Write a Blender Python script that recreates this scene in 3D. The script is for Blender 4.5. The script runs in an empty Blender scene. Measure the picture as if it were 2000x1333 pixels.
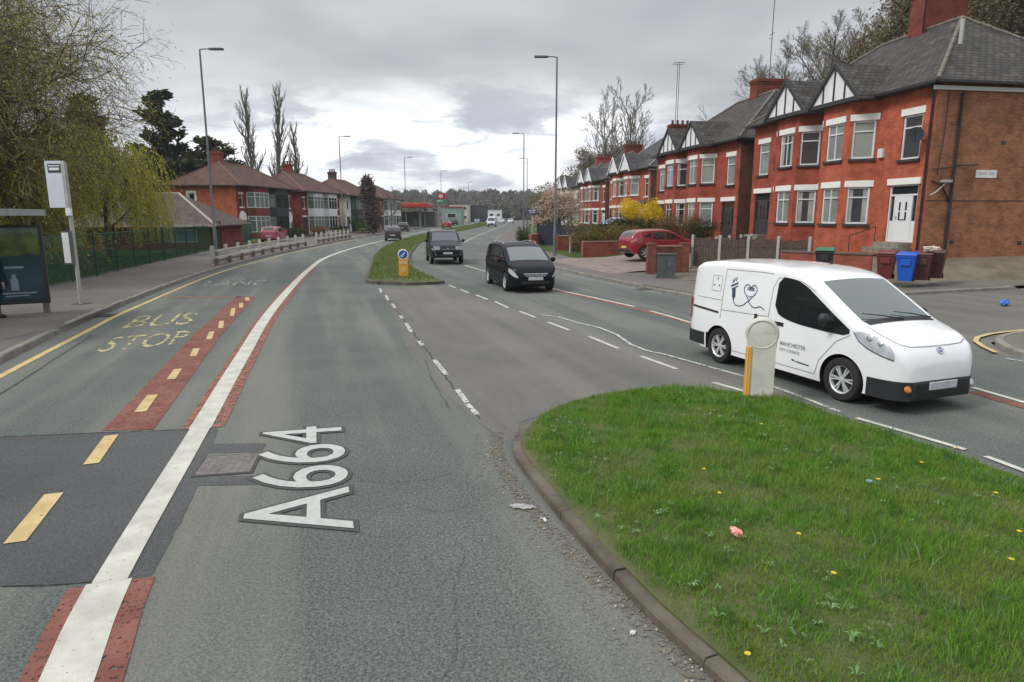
import bpy, bmesh, math, random
import numpy as np
from mathutils import Vector, Matrix, Euler
from mathutils.geometry import tessellate_polygon
R = math.radians
sc = bpy.context.scene
COL = sc.collection

# ---------------------------------------------------------------- camera
CAM_H = 2.65; FOC = 1300.0; PITCH = math.atan(246 / 1300)
cam = bpy.data.cameras.new('camera'); camo = bpy.data.objects.new('camera', cam); COL.objects.link(camo)
cam.sensor_fit = 'HORIZONTAL'; cam.sensor_width = 36; cam.lens = 36 * FOC / 2000
cam.clip_start = 0.1; cam.clip_end = 6000
camo.location = (0, 0, CAM_H); camo.rotation_euler = (R(90) - PITCH, 0, 0)
sc.camera = camo

def G(x, y, z=0.0):
    """survey helper: where a sight line from the camera position meets the level z"""
    u = (x - 1000) / FOC; v = (666.5 - y) / FOC
    up = v * math.cos(PITCH) - math.sin(PITCH); fw = math.cos(PITCH) + v * math.sin(PITCH)
    t = (z - CAM_H) / up
    return (t * u, t * fw)

# ---------------------------------------------------------------- sky and light
SUN_EL, SUN_AZ = R(46), R(-112)      # azimuth clockwise from +Y
w = bpy.data.worlds.new('World'); sc.world = w; w.use_nodes = True
nt = w.node_tree; N = nt.nodes; LK = nt.links; N.clear()
def nd(tree, typ, **kw):
    n = tree.nodes.new(typ)
    for k, v in kw.items():
        if k.startswith('_'): setattr(n, k[1:], v)
        else:
            k2 = int(k[1:]) if k[0] == 'i' and k[1:].isdigit() else k
            n.inputs[k2].default_value = v
    return n
def math_n(tree, op, a, b=None, clamp=False):
    n = tree.nodes.new('ShaderNodeMath'); n.operation = op; n.use_clamp = clamp
    for i, x in enumerate((a, b)):
        if x is None: continue
        if isinstance(x, (int, float)): n.inputs[i].default_value = x
        else: tree.links.new(x, n.inputs[i])
    return n.outputs[0]
def ramp_n(tree, fac, stops):
    n = tree.nodes.new('ShaderNodeValToRGB'); tree.links.new(fac, n.inputs[0])
    el = n.color_ramp.elements
    while len(el) > 1: el.remove(el[-1])
    el[0].position = stops[0][0]; el[0].color = stops[0][1]
    for p, c in stops[1:]:
        e = el.new(p); e.color = c
    return n.outputs[0]
def g3(v): return (v, v, v, 1)
def mixc(tree, fac, a, b):
    n = tree.nodes.new('ShaderNodeMix'); n.data_type = 'RGBA'
    for i, x in ((0, fac), (6, a), (7, b)):
        if isinstance(x, (int, float)): n.inputs[i].default_value = x
        elif isinstance(x, tuple): n.inputs[i].default_value = x if len(x) == 4 else (*x, 1)
        else: tree.links.new(x, n.inputs[i])
    return n.outputs[2]
sky = nd(nt, 'ShaderNodeTexSky', _sky_type='NISHITA', _sun_disc=False, _sun_elevation=SUN_EL, _sun_rotation=SUN_AZ)
skyk = nt.nodes.new('ShaderNodeVectorMath'); skyk.operation = 'SCALE'; skyk.inputs[3].default_value = 0.09
LK.new(sky.outputs[0], skyk.inputs[0])
tc = nt.nodes.new('ShaderNodeTexCoord'); sep = nt.nodes.new('ShaderNodeSeparateXYZ'); LK.new(tc.outputs[0], sep.inputs[0])
# cloud deck: project the view direction on a flat layer so that clouds flatten towards the horizon
zc = math_n(nt, 'ADD', math_n(nt, 'MAXIMUM', sep.outputs[2], 0.0), 0.16)
cx = math_n(nt, 'DIVIDE', sep.outputs[0], zc); cy = math_n(nt, 'DIVIDE', sep.outputs[1], zc)
cmb = nt.nodes.new('ShaderNodeCombineXYZ'); LK.new(cx, cmb.inputs[0]); LK.new(cy, cmb.inputs[1])
n1 = nd(nt, 'ShaderNodeTexNoise', Scale=0.9, Detail=3.0, Roughness=0.5, Distortion=0.2); LK.new(cmb.outputs[0], n1.inputs[0])
n2 = nd(nt, 'ShaderNodeTexNoise', Scale=1.7, Detail=9.0, Roughness=0.58, Distortion=0.5); LK.new(cmb.outputs[0], n2.inputs[0])
base = ramp_n(nt, n1.outputs[0], [(0.36, (0.33, 0.35, 0.385, 1)), (0.64, (0.51, 0.53, 0.56, 1))])
puff = ramp_n(nt, n2.outputs[0], [(0.36, (0.40, 0.43, 0.50, 1)), (0.44, (0.55, 0.58, 0.64, 1)), (0.495, (0.82, 0.84, 0.87, 1)), (0.60, (0.95, 0.955, 0.96, 1))])
# the break in the overcast, low and ahead of the road
az = math_n(nt, 'ARCTAN2', sep.outputs[0], sep.outputs[1])
a1 = math_n(nt, 'DIVIDE', math_n(nt, 'ADD', az, 0.10), 0.52)
g1 = math_n(nt, 'SUBTRACT', 1.0, math_n(nt, 'MULTIPLY', a1, a1), True)
e1 = math_n(nt, 'SUBTRACT', 1.0, math_n(nt, 'DIVIDE', sep.outputs[2], 0.23), True)
wob = math_n(nt, 'MULTIPLY', math_n(nt, 'SUBTRACT', n2.outputs[0], 0.5), 1.3)
brk = math_n(nt, 'ADD', math_n(nt, 'MULTIPLY', math_n(nt, 'MULTIPLY', g1, e1), 3.6), math_n(nt, 'SUBTRACT', wob, 0.55), True)
cloud = mixc(nt, brk, base, puff)
hz = math_n(nt, 'SUBTRACT', 1.0, math_n(nt, 'DIVIDE', sep.outputs[2], 0.10), True)
cloud2 = mixc(nt, math_n(nt, 'MULTIPLY', hz, 0.35), cloud, (0.66, 0.69, 0.73, 1))
# above the picture the deck is thinner and brighter
ov = nt.nodes.new('ShaderNodeMapRange'); LK.new(sep.outputs[2], ov.inputs[0]); ov.inputs[1].default_value = 0.30; ov.inputs[2].default_value = 0.75
ov.inputs[3].default_value = 0; ov.inputs[4].default_value = 1
cloud3 = mixc(nt, ov.outputs[0], cloud2, (0.93, 0.95, 0.98, 1))
gap = ramp_n(nt, n1.outputs[0], [(0.30, g3(0.12)), (0.40, g3(0.0))])
final = mixc(nt, gap, cloud3, skyk.outputs[0])
bg = nd(nt, 'ShaderNodeBackground', Strength=1.0); LK.new(final, bg.inputs[0])
wo = nt.nodes.new('ShaderNodeOutputWorld'); LK.new(bg.outputs[0], wo.inputs[0])

sl = bpy.data.lights.new('sun', 'SUN'); sl.energy = 1.5; sl.angle = R(16); sl.color = (1.0, 0.97, 0.92)
so = bpy.data.objects.new('sun', sl); COL.objects.link(so)
sd = Vector((math.sin(SUN_AZ) * math.cos(SUN_EL), math.cos(SUN_AZ) * math.cos(SUN_EL), math.sin(SUN_EL)))
so.rotation_euler = (-sd).to_track_quat('-Z', 'Y').to_euler(); so.location = (0, 0, 60)
vs = sc.view_settings; vs.view_transform = 'Standard'; vs.look = 'None'; vs.gamma = 1; vs.exposure = 0.45; vs.use_curve_mapping = False

# ---------------------------------------------------------------- materials
MATS = {}
def mat(name, col, col2=None, scale=4.0, rough=0.75, metal=0.0, bump=0.0, bscale=60.0, detail=5.0, spec=None, coat=0.0,
        island=None, wear=None, lo=0.35, hi=0.65, emit=None, world=False, trans=0.0):
    if name in MATS: return MATS[name]
    m = bpy.data.materials.new(name); m.use_nodes = True; t = m.node_tree; b = t.nodes['Principled BSDF']
    c = (*col, 1)
    co = t.nodes.new('ShaderNodeTexCoord').outputs[3]
    if world: co = t.nodes.new('ShaderNodeNewGeometry').outputs[0]
    out = None
    if col2 is not None:
        n = nd(t, 'ShaderNodeTexNoise', Scale=scale, Detail=detail, Roughness=0.6); t.links.new(co, n.inputs[0])
        out = ramp_n(t, n.outputs[0], [(lo, c), (hi, (*col2, 1))])
    if island is not None:
        ge = t.nodes.new('ShaderNodeNewGeometry')
        n = ramp_n(t, ge.outputs['Random Per Island'], [(i / (len(island) - 1), (*k, 1)) for i, k in enumerate(island)])
        out = n if out is None else mixc(t, 0.6, out, n)
    if out is not None: t.links.new(out, b.inputs['Base Color'])
    else: b.inputs['Base Color'].default_value = c
    b.inputs['Roughness'].default_value = rough; b.inputs['Metallic'].default_value = metal
    if spec is not None: b.inputs['Specular IOR Level'].default_value = spec
    if coat: b.inputs['Coat Weight'].default_value = coat; b.inputs['Coat Roughness'].default_value = 0.05
    if bump:
        n = nd(t, 'ShaderNodeTexNoise', Scale=bscale, Detail=3.0); t.links.new(co, n.inputs[0])
        bp = nd(t, 'ShaderNodeBump', Strength=bump, Distance=0.02); t.links.new(n.outputs[0], bp.inputs['Height'])
        t.links.new(bp.outputs[0], b.inputs['Normal'])
    if wear is not None:     # worn paint: part of it is simply gone
        n = nd(t, 'ShaderNodeTexNoise', Scale=wear[1], Detail=6.0, Roughness=0.7); t.links.new(t.nodes.new('ShaderNodeNewGeometry').outputs[0], n.inputs[0])
        a = ramp_n(t, n.outputs[0], [(wear[0] - 0.04, g3(0)), (wear[0] + 0.04, g3(1))]); t.links.new(a, b.inputs['Alpha'])
    if emit: b.inputs['Emission Color'].default_value = (*emit[0], 1); b.inputs['Emission Strength'].default_value = emit[1]
    MATS[name] = m; return m

def brick(name, c1, c2, mortar, bw=0.225, bh=0.075, ms=0.010, off=0.5, rough=0.85, patch=None, bump=0.25, soft=0.1):
    if name in MATS: return MATS[name]
    m = bpy.data.materials.new(name); m.use_nodes = True; t = m.node_tree; b = t.nodes['Principled BSDF']
    uv = t.nodes.new('ShaderNodeTexCoord').outputs[2]
    br = t.nodes.new('ShaderNodeTexBrick'); t.links.new(uv, br.inputs[0]); br.offset = off
    br.inputs['Color1'].default_value = (*c1, 1); br.inputs['Color2'].default_value = (*c2, 1); br.inputs['Mortar'].default_value = (*mortar, 1)
    br.inputs['Scale'].default_value = 1; br.inputs['Mortar Size'].default_value = ms; br.inputs['Mortar Smooth'].default_value = soft
    br.inputs['Brick Width'].default_value = bw; br.inputs['Row Height'].default_value = bh
    n = nd(t, 'ShaderNodeTexNoise', Scale=1.3, Detail=7.0, Roughness=0.65); t.links.new(uv, n.inputs[0])
    dk = ramp_n(t, n.outputs[0], [(0.32, g3(0.55)), (0.50, g3(0.93)), (0.66, g3(1.14))])
    mu = t.nodes.new('ShaderNodeMix'); mu.data_type = 'RGBA'; mu.blend_type = 'MULTIPLY'; mu.inputs[0].default_value = 1
    t.links.new(br.outputs[0], mu.inputs[6]); t.links.new(dk, mu.inputs[7]); out = mu.outputs[2]
    if patch:
        n2_ = nd(t, 'ShaderNodeTexNoise', Scale=patch[1], Detail=5.0, Roughness=0.7); t.links.new(uv, n2_.inputs[0])
        f = ramp_n(t, n2_.outputs[0], [(patch[2], g3(0)), (patch[2] + 0.12, g3(0.8))])
        out = mixc(t, f, out, patch[0])
    t.links.new(out, b.inputs['Base Color']); b.inputs['Roughness'].default_value = rough
    b.inputs['Specular IOR Level'].default_value = 0.25
    bp = nd(t, 'ShaderNodeBump', Strength=bump, Distance=0.01); bp.invert = True
    t.links.new(br.outputs[1], bp.inputs['Height']); t.links.new(bp.outputs[0], b.inputs['Normal'])
    MATS[name] = m; return m

# ---------------------------------------------------------------- mesh building
class MB:
    def __init__(s): s.v = []; s.f = []; s.m = []
    def n(s): return len(s.v)
    def face(s, pts, mi=0):
        b = len(s.v); s.v += [tuple(p) for p in pts]; s.f.append(tuple(range(b, b + len(pts)))); s.m.append(mi)
    def raw(s, vs, fs, mi=0):
        b = len(s.v); s.v += [tuple(p) for p in vs]; s.f += [tuple(b + i for i in f) for f in fs]; s.m += [mi] * len(fs)
    def box(s, c, d, rz=0.0, mi=0, M=None):
        x, y, z = d[0] / 2, d[1] / 2, d[2] / 2
        cs, sn = math.cos(rz), math.sin(rz)
        vs = []
        for (i, j, k) in ((-1,-1,-1),(1,-1,-1),(1,1,-1),(-1,1,-1),(-1,-1,1),(1,-1,1),(1,1,1),(-1,1,1)):
            px, py = i * x, j * y
            p = Vector((px * cs - py * sn + c[0], px * sn + py * cs + c[1], k * z + c[2]))
            vs.append(M @ p if M else p)
        s.raw(vs, [(0,3,2,1),(4,5,6,7),(0,1,5,4),(1,2,6,5),(2,3,7,6),(3,0,4,7)], mi)
    def beam(s, a, b, w_, h, mi=0, up=(0, 0, 1)):
        a = Vector(a); b = Vector(b); d = (b - a).normalized(); u = Vector(up)
        if abs(d.dot(u)) > 0.98: u = Vector((1, 0, 0))
        sx = d.cross(u).normalized(); sz = sx.cross(d).normalized(); vs = []
        for p in (a, b):
            for (i, j) in ((-1,-1),(1,-1),(1,1),(-1,1)): vs.append(p + sx * (i * w_ / 2) + sz * (j * h / 2))
        s.raw(vs, [(0,1,2,3)[::-1],(4,5,6,7),(0,1,5,4),(1,2,6,5),(2,3,7,6),(3,0,4,7)], mi)
    def tube(s, pts, rad, n=8, mi=0, cap=True):
        pts = [Vector(p) for p in pts]
        if not hasattr(rad, '__len__'): rad = [rad] * len(pts)
        b = len(s.v); prev = None
        for i, p in enumerate(pts):
            d = (pts[min(i + 1, len(pts) - 1)] - pts[max(i - 1, 0)])
            d = d.normalized() if d.length > 1e-9 else Vector((0, 0, 1))
            if prev is None:
                u = Vector((0, 0, 1)) if abs(d.z) < 0.9 else Vector((1, 0, 0)); prev = d.cross(u).normalized()
            else:
                prev = (prev - d * prev.dot(d)).normalized()
            q = d.cross(prev)
            for k in range(n):
                a = 2 * math.pi * k / n; s.v.append(tuple(p + (prev * math.cos(a) + q * math.sin(a)) * rad[i]))
        for i in range(len(pts) - 1):
            for k in range(n):
                k2 = (k + 1) % n; s.f.append((b + i*n + k, b + i*n + k2, b + (i+1)*n + k2, b + (i+1)*n + k)); s.m.append(mi)
        if cap:
            s.f.append(tuple(b + k for k in range(n))[::-1]); s.m.append(mi)
            e = b + (len(pts) - 1) * n; s.f.append(tuple(e + k for k in range(n))); s.m.append(mi)
    def lathe(s, prof, n=24, mi=0, M=None, cap=True):      # prof: (r, z)
        b = len(s.v)
        for (r, z) in prof:
            for k in range(n):
                a = 2 * math.pi * k / n; p = Vector((r * math.cos(a), r * math.sin(a), z)); s.v.append(tuple(M @ p if M else p))
        for i in range(len(prof) - 1):
            for k in range(n):
                k2 = (k + 1) % n; s.f.append((b + i*n + k, b + i*n + k2, b + (i+1)*n + k2, b + (i+1)*n + k)); s.m.append(mi)
        if cap and prof[0][0] > 1e-5: s.f.append(tuple(b + k for k in range(n))[::-1]); s.m.append(mi)
        e = b + (len(prof) - 1) * n
        if cap and prof[-1][0] > 1e-5: s.f.append(tuple(e + k for k in range(n))); s.m.append(mi)
    def prism(s, poly, z0, z1, mi=0, M=None, top=True, bot=True):
        n = len(poly); vs = [Vector((x, y, z0)) for x, y in poly] + [Vector((x, y, z1)) for x, y in poly]
        if M: vs = [M @ p for p in vs]
        tri = tessellate_polygon([[Vector((x, y, 0)) for x, y in poly]])
        fs = [(i, (i + 1) % n, n + (i + 1) % n, n + i) for i in range(n)]
        if top: fs += [tuple(n + i for i in t) for t in tri]
        if bot: fs += [tuple(t)[::-1] for t in tri]
        s.raw(vs, fs, mi)
    def sheet(s, poly, z, mi=0):
        tri = tessellate_polygon([[Vector((p[0], p[1], 0)) for p in poly]])
        vs = [(p[0], p[1], z(p[0], p[1]) if callable(z) else z) for p in poly]
        fs = []
        for t in tri:
            a, b, c = (vs[i] for i in t)
            cr = (b[0]-a[0])*(c[1]-a[1]) - (b[1]-a[1])*(c[0]-a[0])
            fs.append(tuple(t) if cr > 0 else tuple(t)[::-1])
        s.raw(vs, fs, mi)
    def strip(s, L, Rr, mi=0):          # two rails of 3D points
        b = len(s.v); n = len(L)
        for p, q in zip(L, Rr): s.v.append(tuple(p)); s.v.append(tuple(q))
        for i in range(n - 1): s.f.append((b+2*i, b+2*i+1, b+2*i+3, b+2*i+2)); s.m.append(mi)
    def build(s, name, mats, parent=None, smooth=None, fix=False, loc=None):
        me = bpy.data.meshes.new(name); me.from_pydata(s.v, [], s.f)
        if not isinstance(mats, (list, tuple)): mats = [mats]
        for m in mats: me.materials.append(m)
        me.polygons.foreach_set('material_index', s.m)
        if fix:
            bm = bmesh.new(); bm.from_mesh(me); bmesh.ops.remove_doubles(bm, verts=bm.verts, dist=1e-5)
            bmesh.ops.recalc_face_normals(bm, faces=bm.faces); bm.to_mesh(me); bm.free()
        autouv(me)
        if smooth is not None:
            me.polygons.foreach_set('use_smooth', [True] * len(me.polygons)); me.set_sharp_from_angle(angle=R(smooth))
        me.update()
        o = bpy.data.objects.new(name, me); COL.objects.link(o)
        if parent is not None: o.parent = parent
        if loc is not None: o.location = loc
        return o
def autouv(me):
    nl = len(me.loops)
    if nl == 0 or nl > 400000: return
    co = np.empty(len(me.vertices) * 3); me.vertices.foreach_get('co', co); co = co.reshape(-1, 3)
    vi = np.empty(nl, dtype=np.int32); me.loops.foreach_get('vertex_index', vi)
    npoly = len(me.polygons); nor = np.empty(npoly * 3); me.polygons.foreach_get('normal', nor); nor = nor.reshape(-1, 3)
    tot = np.empty(npoly, dtype=np.int32); me.polygons.foreach_get('loop_total', tot)
    nr = np.repeat(nor, tot, axis=0); T = np.stack([-nr[:, 1], nr[:, 0], np.zeros(len(nr))], 1)
    ln = np.linalg.norm(T, axis=1); flat = ln < 0.05; T[flat] = (1, 0, 0); ln[flat] = 1; T /= ln[:, None]
    B = np.cross(nr, T); P = co[vi]
    uv = np.stack([(P * T).sum(1), (P * B).sum(1)], 1).astype(np.float32)
    l = me.uv_layers.new(name='uv'); l.data.foreach_set('uv', uv.ravel())

def thing(name, label, cat, loc=(0, 0, 0), rz=0.0, group=None):
    o = bpy.data.objects.new(name, None); o.empty_display_size = 0.3; COL.objects.link(o)
    o.location = loc; o.rotation_euler = (0, 0, rz); return tag(o, label, cat, group)
def tag(o, label, cat, group=None):
    o['label'] = label; o['category'] = cat
    if group: o['group'] = group
    return o
def struct(o, label=None, cat=None):
    o['kind'] = 'structure'
    if label: o['label'] = label
    if cat: o['category'] = cat
    return o
def stuff(o, label, cat): o['kind'] = 'stuff'; o['label'] = label; o['category'] = cat; return o
def copy_thing(root, loc, rz, label, scale=None):
    c = root.copy(); COL.objects.link(c); c.location = loc; c.rotation_euler = (0, 0, rz); c['label'] = label
    if scale: c.scale = (scale, scale, scale)
    def kids(a, b):
        for ch in list(a.children):
            if ch == b: continue
            d = ch.copy(); COL.objects.link(d); d.parent = b; d.matrix_parent_inverse = ch.matrix_parent_inverse.copy(); kids(ch, d)
    kids(root, c); return c
def text_mesh(txt, size=1.0, offset=0.0, bold=False, space=1.0):
    cu = bpy.data.curves.new('t', 'FONT'); cu.body = txt; cu.size = size; cu.offset = offset; cu.space_character = space
    cu.resolution_u = 4
    o = bpy.data.objects.new('t', cu); COL.objects.link(o)
    bpy.context.view_layer.update()
    me = bpy.data.meshes.new_from_object(o.evaluated_get(bpy.context.evaluated_depsgraph_get()))
    vs = [v.co.copy() for v in me.vertices]; fs = [tuple(p.vertices) for p in me.polygons]
    bpy.data.objects.remove(o); bpy.data.curves.remove(cu); bpy.data.meshes.remove(me)
    return vs, fs
def lerp(pts, x):
    if x <= pts[0][0]: return pts[0][1]
    for (a, b), (c, d) in zip(pts, pts[1:]):
        if x <= c: return b + (d - b) * (x - a) / (c - a)
    return pts[-1][1]
def catmull(pts, step=1.0):
    P = [Vector(p[:2]) for p in pts]; P = [2*P[0]-P[1]] + P + [2*P[-1]-P[-2]]; out = []
    for i in range(1, len(P) - 2):
        n = max(1, int((P[i+1]-P[i]).length / step))
        for k in range(n):
            t = k / n; a, b, c, d = P[i-1], P[i], P[i+1], P[i+2]
            out.append(0.5*((2*b)+(c-a)*t+(2*a-5*b+4*c-d)*t*t+(3*b-a-3*c+d)*t**3))
    out.append(P[-2]); return out
def offset(pts, d):                       # + = to the left of travel
    out = []
    for i, p in enumerate(pts):
        t = (pts[min(i+1, len(pts)-1)] - pts[max(i-1, 0)]).normalized(); out.append(p + Vector((-t.y, t.x)) * d)
    return out
def sstep(a, b, x):
    t = min(1, max(0, (x - a) / (b - a))); return t * t * (3 - 2 * t)
def inpoly(poly, X, Y):
    ins = np.zeros(len(X), bool); n = len(poly)
    for i in range(n):
        x1, y1 = poly[i][0], poly[i][1]; x2, y2 = poly[(i+1) % n][0], poly[(i+1) % n][1]
        if y1 == y2: continue
        c = ((y1 > Y) != (y2 > Y)) & (X < (x2 - x1) * (Y - y1) / (y2 - y1) + x1); ins ^= c
    return ins
# ================================================================ the road and the ground
LK_ = catmull([(-4.6,-4),(-6.6,3.2),(-9.32,11.82),(-10.43,15.32),(-11.54,19.27),(-14.13,30.66),(-15.55,41),(-16.49,50.84),(-17.98,76.24),(-18.6,100),(-18.6,165),(-15.5,250),(-8,400)], 1.5)
RK_ = catmull([(5.9,21.2),(5.41,22.6),(2.06,33.65),(-.3,43),(-1.7,56),(-1.5,86),(.5,150),(3.5,250),(10,400)], 1.5)
LKf = [(p.y, p.x) for p in LK_]; RKf = [(5, 9.9)] + [(p.y, p.x) for p in RK_]
def side_road_z(x): return 0.028 * max(0, x - 11)
def ground_z(x, y):
    if y > 420 or y < -10 or abs(x) > 300:
        return 0.1 + sstep(420, 700, y) * 6 * sstep(-200, 0, abs(x))
    lx = lerp(LKf, y); rx = lerp(RKf, y)
    if x < lx: 
        d = lx - x
        z = -0.06 + 0.14 * sstep(2.0, 3.6, d) + 5 * sstep(40, 110, d)
        return z
    d = x - rx
    if y < 21:
        z = -0.06 if d < 2 else -0.06 + side_road_z(x)
        if y < 12 and x > 14.5: z = max(z, 0.1)
        return z if x < 26 else z + (x - 26) * 0.12
    if d < 0: return -0.06
    z = -0.06 + 0.16 * sstep(1.2, 2.6, d) + 0.85 * sstep(5.0, 12.0, d)
    z2 = -0.06 + side_road_z(x) + 0.02 + (0.6 * sstep(23.5, 27, y) + 0.1 * sstep(24.5, 26, y) * sstep(2.5, 5, d)) * sstep(2.2, 5, d)
    k = sstep(24, 30, y); z = z * k + z2 * (1 - k) if y < 30 else z
    return z + 9 * sstep(22, 60, d) 
def axis(a, b, fine, lo, hi):
    out = list(np.arange(a, b + .01, fine)); s = fine
    while out[-1] < hi: s *= 1.25; out.append(out[-1] + s)
    s = fine
    while out[0] > lo: s *= 1.25; out.insert(0, out[0] - s)
    return out
gx = axis(-42, 40, 1.1, -1500, 1500); gy = axis(-4, 120, 1.3, -60, 2400)
mb = MB(); nx = len(gx)
mb.v = [(x, y, ground_z(x, y)) for y in gy for x in gx]
mb.f = [(j*nx+i, j*nx+i+1, (j+1)*nx+i+1, (j+1)*nx+i) for j in range(len(gy)-1) for i in range(nx-1)]; mb.m = [0]*len(mb.f)
M_ground = mat('ground_grass', (0.030, 0.058, 0.012), (0.075, 0.10, 0.03), scale=0.7, rough=0.95, bump=0.5, bscale=14, spec=0.1, world=True)
struct(mb.build('ground', M_ground, smooth=60), 'rough grass ground around the road', 'ground')

# asphalt -----------------------------------------------------------------------------------
def asphalt(name, c1, c2, sp=0.68, tracks=True):
    m = bpy.data.materials.new(name); m.use_nodes = True; t = m.node_tree; b = t.nodes['Principled BSDF']
    co = t.nodes.new('ShaderNodeNewGeometry').outputs[0]
    a = nd(t, 'ShaderNodeTexNoise', Scale=0.35, Detail=6.0, Roughness=0.6); t.links.new(co, a.inputs[0])
    big = ramp_n(t, a.outputs[0], [(0.36, (*c1, 1)), (0.66, (*c2, 1))])
    f = nd(t, 'ShaderNodeTexNoise', Scale=42.0, Detail=4.0, Roughness=0.75); t.links.new(co, f.inputs[0])
    fr = ramp_n(t, f.outputs[0], [(0.30, g3(1 - sp)), (0.5, g3(1.0)), (0.70, g3(1 + sp))])
    v = nd(t, 'ShaderNodeTexVoronoi', Scale=85.0); t.links.new(co, v.inputs[0])
    vr = ramp_n(t, v.outputs[0], [(0.0, g3(1.18)), (0.5, g3(0.94)), (0.8, g3(0.62))])
    def mul(x, y):
        q = t.nodes.new('ShaderNodeMix'); q.data_type = 'RGBA'; q.blend_type = 'MULTIPLY'; q.inputs[0].default_value = 1
        t.links.new(x, q.inputs[6]); t.links.new(y, q.inputs[7]); return q.outputs[2]
    out = mul(mul(big, fr), vr)
    if tracks:     # polished, dusty wheel tracks run with the road
        mp0 = t.nodes.new('ShaderNodeMapping'); t.links.new(co, mp0.inputs[0]); mp0.inputs['Rotation'].default_value = (0, 0, R(-16)); mp = t.nodes.new('ShaderNodeMapping'); t.links.new(mp0.outputs[0], mp.inputs[0]); mp.inputs['Scale'].default_value = (1.0, 0.05, 1)
        s_ = nd(t, 'ShaderNodeTexNoise', Scale=0.9, Detail=4.0, Roughness=0.55); t.links.new(mp.outputs[0], s_.inputs[0])
        tr = ramp_n(t, s_.outputs[0], [(0.46, g3(0.0)), (0.64, g3(0.50))])
        out = mixc(t, tr, out, (0.20, 0.19, 0.16, 1))
    t.links.new(out, b.inputs['Base Color']); b.inputs['Roughness'].default_value = 0.85; b.inputs['Specular IOR Level'].default_value = 0.3
    bp = nd(t, 'ShaderNodeBump', Strength=0.45, Distance=0.006); t.links.new(f.outputs[0], bp.inputs['Height']); t.links.new(bp.outputs[0], b.inputs['Normal'])
    MATS[name] = m; return m
M_road = asphalt('green_grey_asphalt', (0.094, 0.109, 0.102), (0.132, 0.144, 0.132))
M_junc = asphalt('grey_brown_asphalt', (0.118, 0.115, 0.103), (0.158, 0.152, 0.135), sp=0.25)
M_patch = asphalt('dark_fresh_asphalt', (0.066, 0.068, 0.070), (0.102, 0.103, 0.104), sp=0.35, tracks=False)
M_pave = asphalt('pavement_asphalt', (0.130, 0.112, 0.108), (0.175, 0.155, 0.145), sp=0.2, tracks=False)
M_pav2 = asphalt('worn_pavement', (0.115, 0.108, 0.095), (0.18, 0.165, 0.135), sp=0.25, tracks=False)
M_kerb = mat('kerb_concrete', (0.17, 0.155, 0.125), (0.26, 0.245, 0.21), scale=3, rough=0.9, bump=0.5, bscale=30, world=True)
M_kerbd = mat('dirty_kerb', (0.070, 0.058, 0.042), (0.135, 0.115, 0.088), scale=2.2, rough=0.95, bump=0.7, bscale=25, world=True)

mb = MB()     # main carriageways, one sheet from kerb to kerb
Lr = [Vector((p.x - .02, p.y)) for p in LK_]
Rr = [Vector((lerp(RKf, p.y) + .05, p.y)) if p.y > 21 else Vector((lerp([(-4, 15), (5, 12.5), (12.4, 9.8), (21, 6.0)], p.y) + .05, p.y)) for p in LK_]
mb.strip([(p.x, p.y, 0) for p in Rr], [(p.x, p.y, 0) for p in Lr])
mb.f = [f[::-1] for f in mb.f]
struct(mb.build('main_road', M_road, fix=True), 'green grey asphalt dual carriageway curving away', 'road')
mb = MB()     # side road
top = [(6.0, 21.3), (7.0, 20.7), (9, 20.8), (14, 22.0), (22, 23.6), (45, 28)]
bot = [(9.5, 12.3), (9.6, 12.6), (10.1, 13.8), (13, 15.2), (22, 17.2), (45, 22)]
mb.strip([(x, y, side_road_z(x) + .004) for x, y in bot], [(x, y, side_road_z(x) + .004) for x, y in top])
struct(mb.build('side_road', M_junc), 'worn side road joining from the right', 'road')
# junction gap between the two grass islands
JP = [G(742,563), G(800,690), G(870,770), G(940,830), G(1010,875), (0.1,8.3), (1.0,9.3), (2.2,9.9), (3.4,9.6), (4.1,9.2), G(1560,770), G(1450,735), G(1350,710), G(1250,690), G(1190,662), G(1100,640), G(1000,603), G(930,578), G(868,558), G(800,561)]
mb = MB(); mb.sheet(JP, 0.004); struct(mb.build('junction_surface', M_junc), 'brown grey asphalt of the gap between the two grass islands', 'road')
# resurfaced dark patch
PP = [G(-160,862), G(60,851), G(230,844), G(425,838), G(418,868), G(520,866), G(512,884), G(405,886), G(398,930), G(505,930), G(500,948), G(388,950), G(335,1051), G(292,1133), G(240,1136), G(180,1138), G(80,1146), G(-200,1150)]
rj = random.Random(5); PJ = []
for a_, b_ in zip(PP, PP[1:]+PP[:1]):
    n_ = max(1, int(math.hypot(b_[0]-a_[0], b_[1]-a_[1])/.09)); PJ += [(a_[0]+(b_[0]-a_[0])*k/n_+rj.uniform(-.012,.012), a_[1]+(b_[1]-a_[1])*k/n_+rj.uniform(-.012,.012)) for k in range(n_)]
mb = MB(); mb.sheet(PJ, 0.004); struct(mb.build('road_patch', M_patch), 'dark resurfaced patch across the bus lane', 'road')
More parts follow.
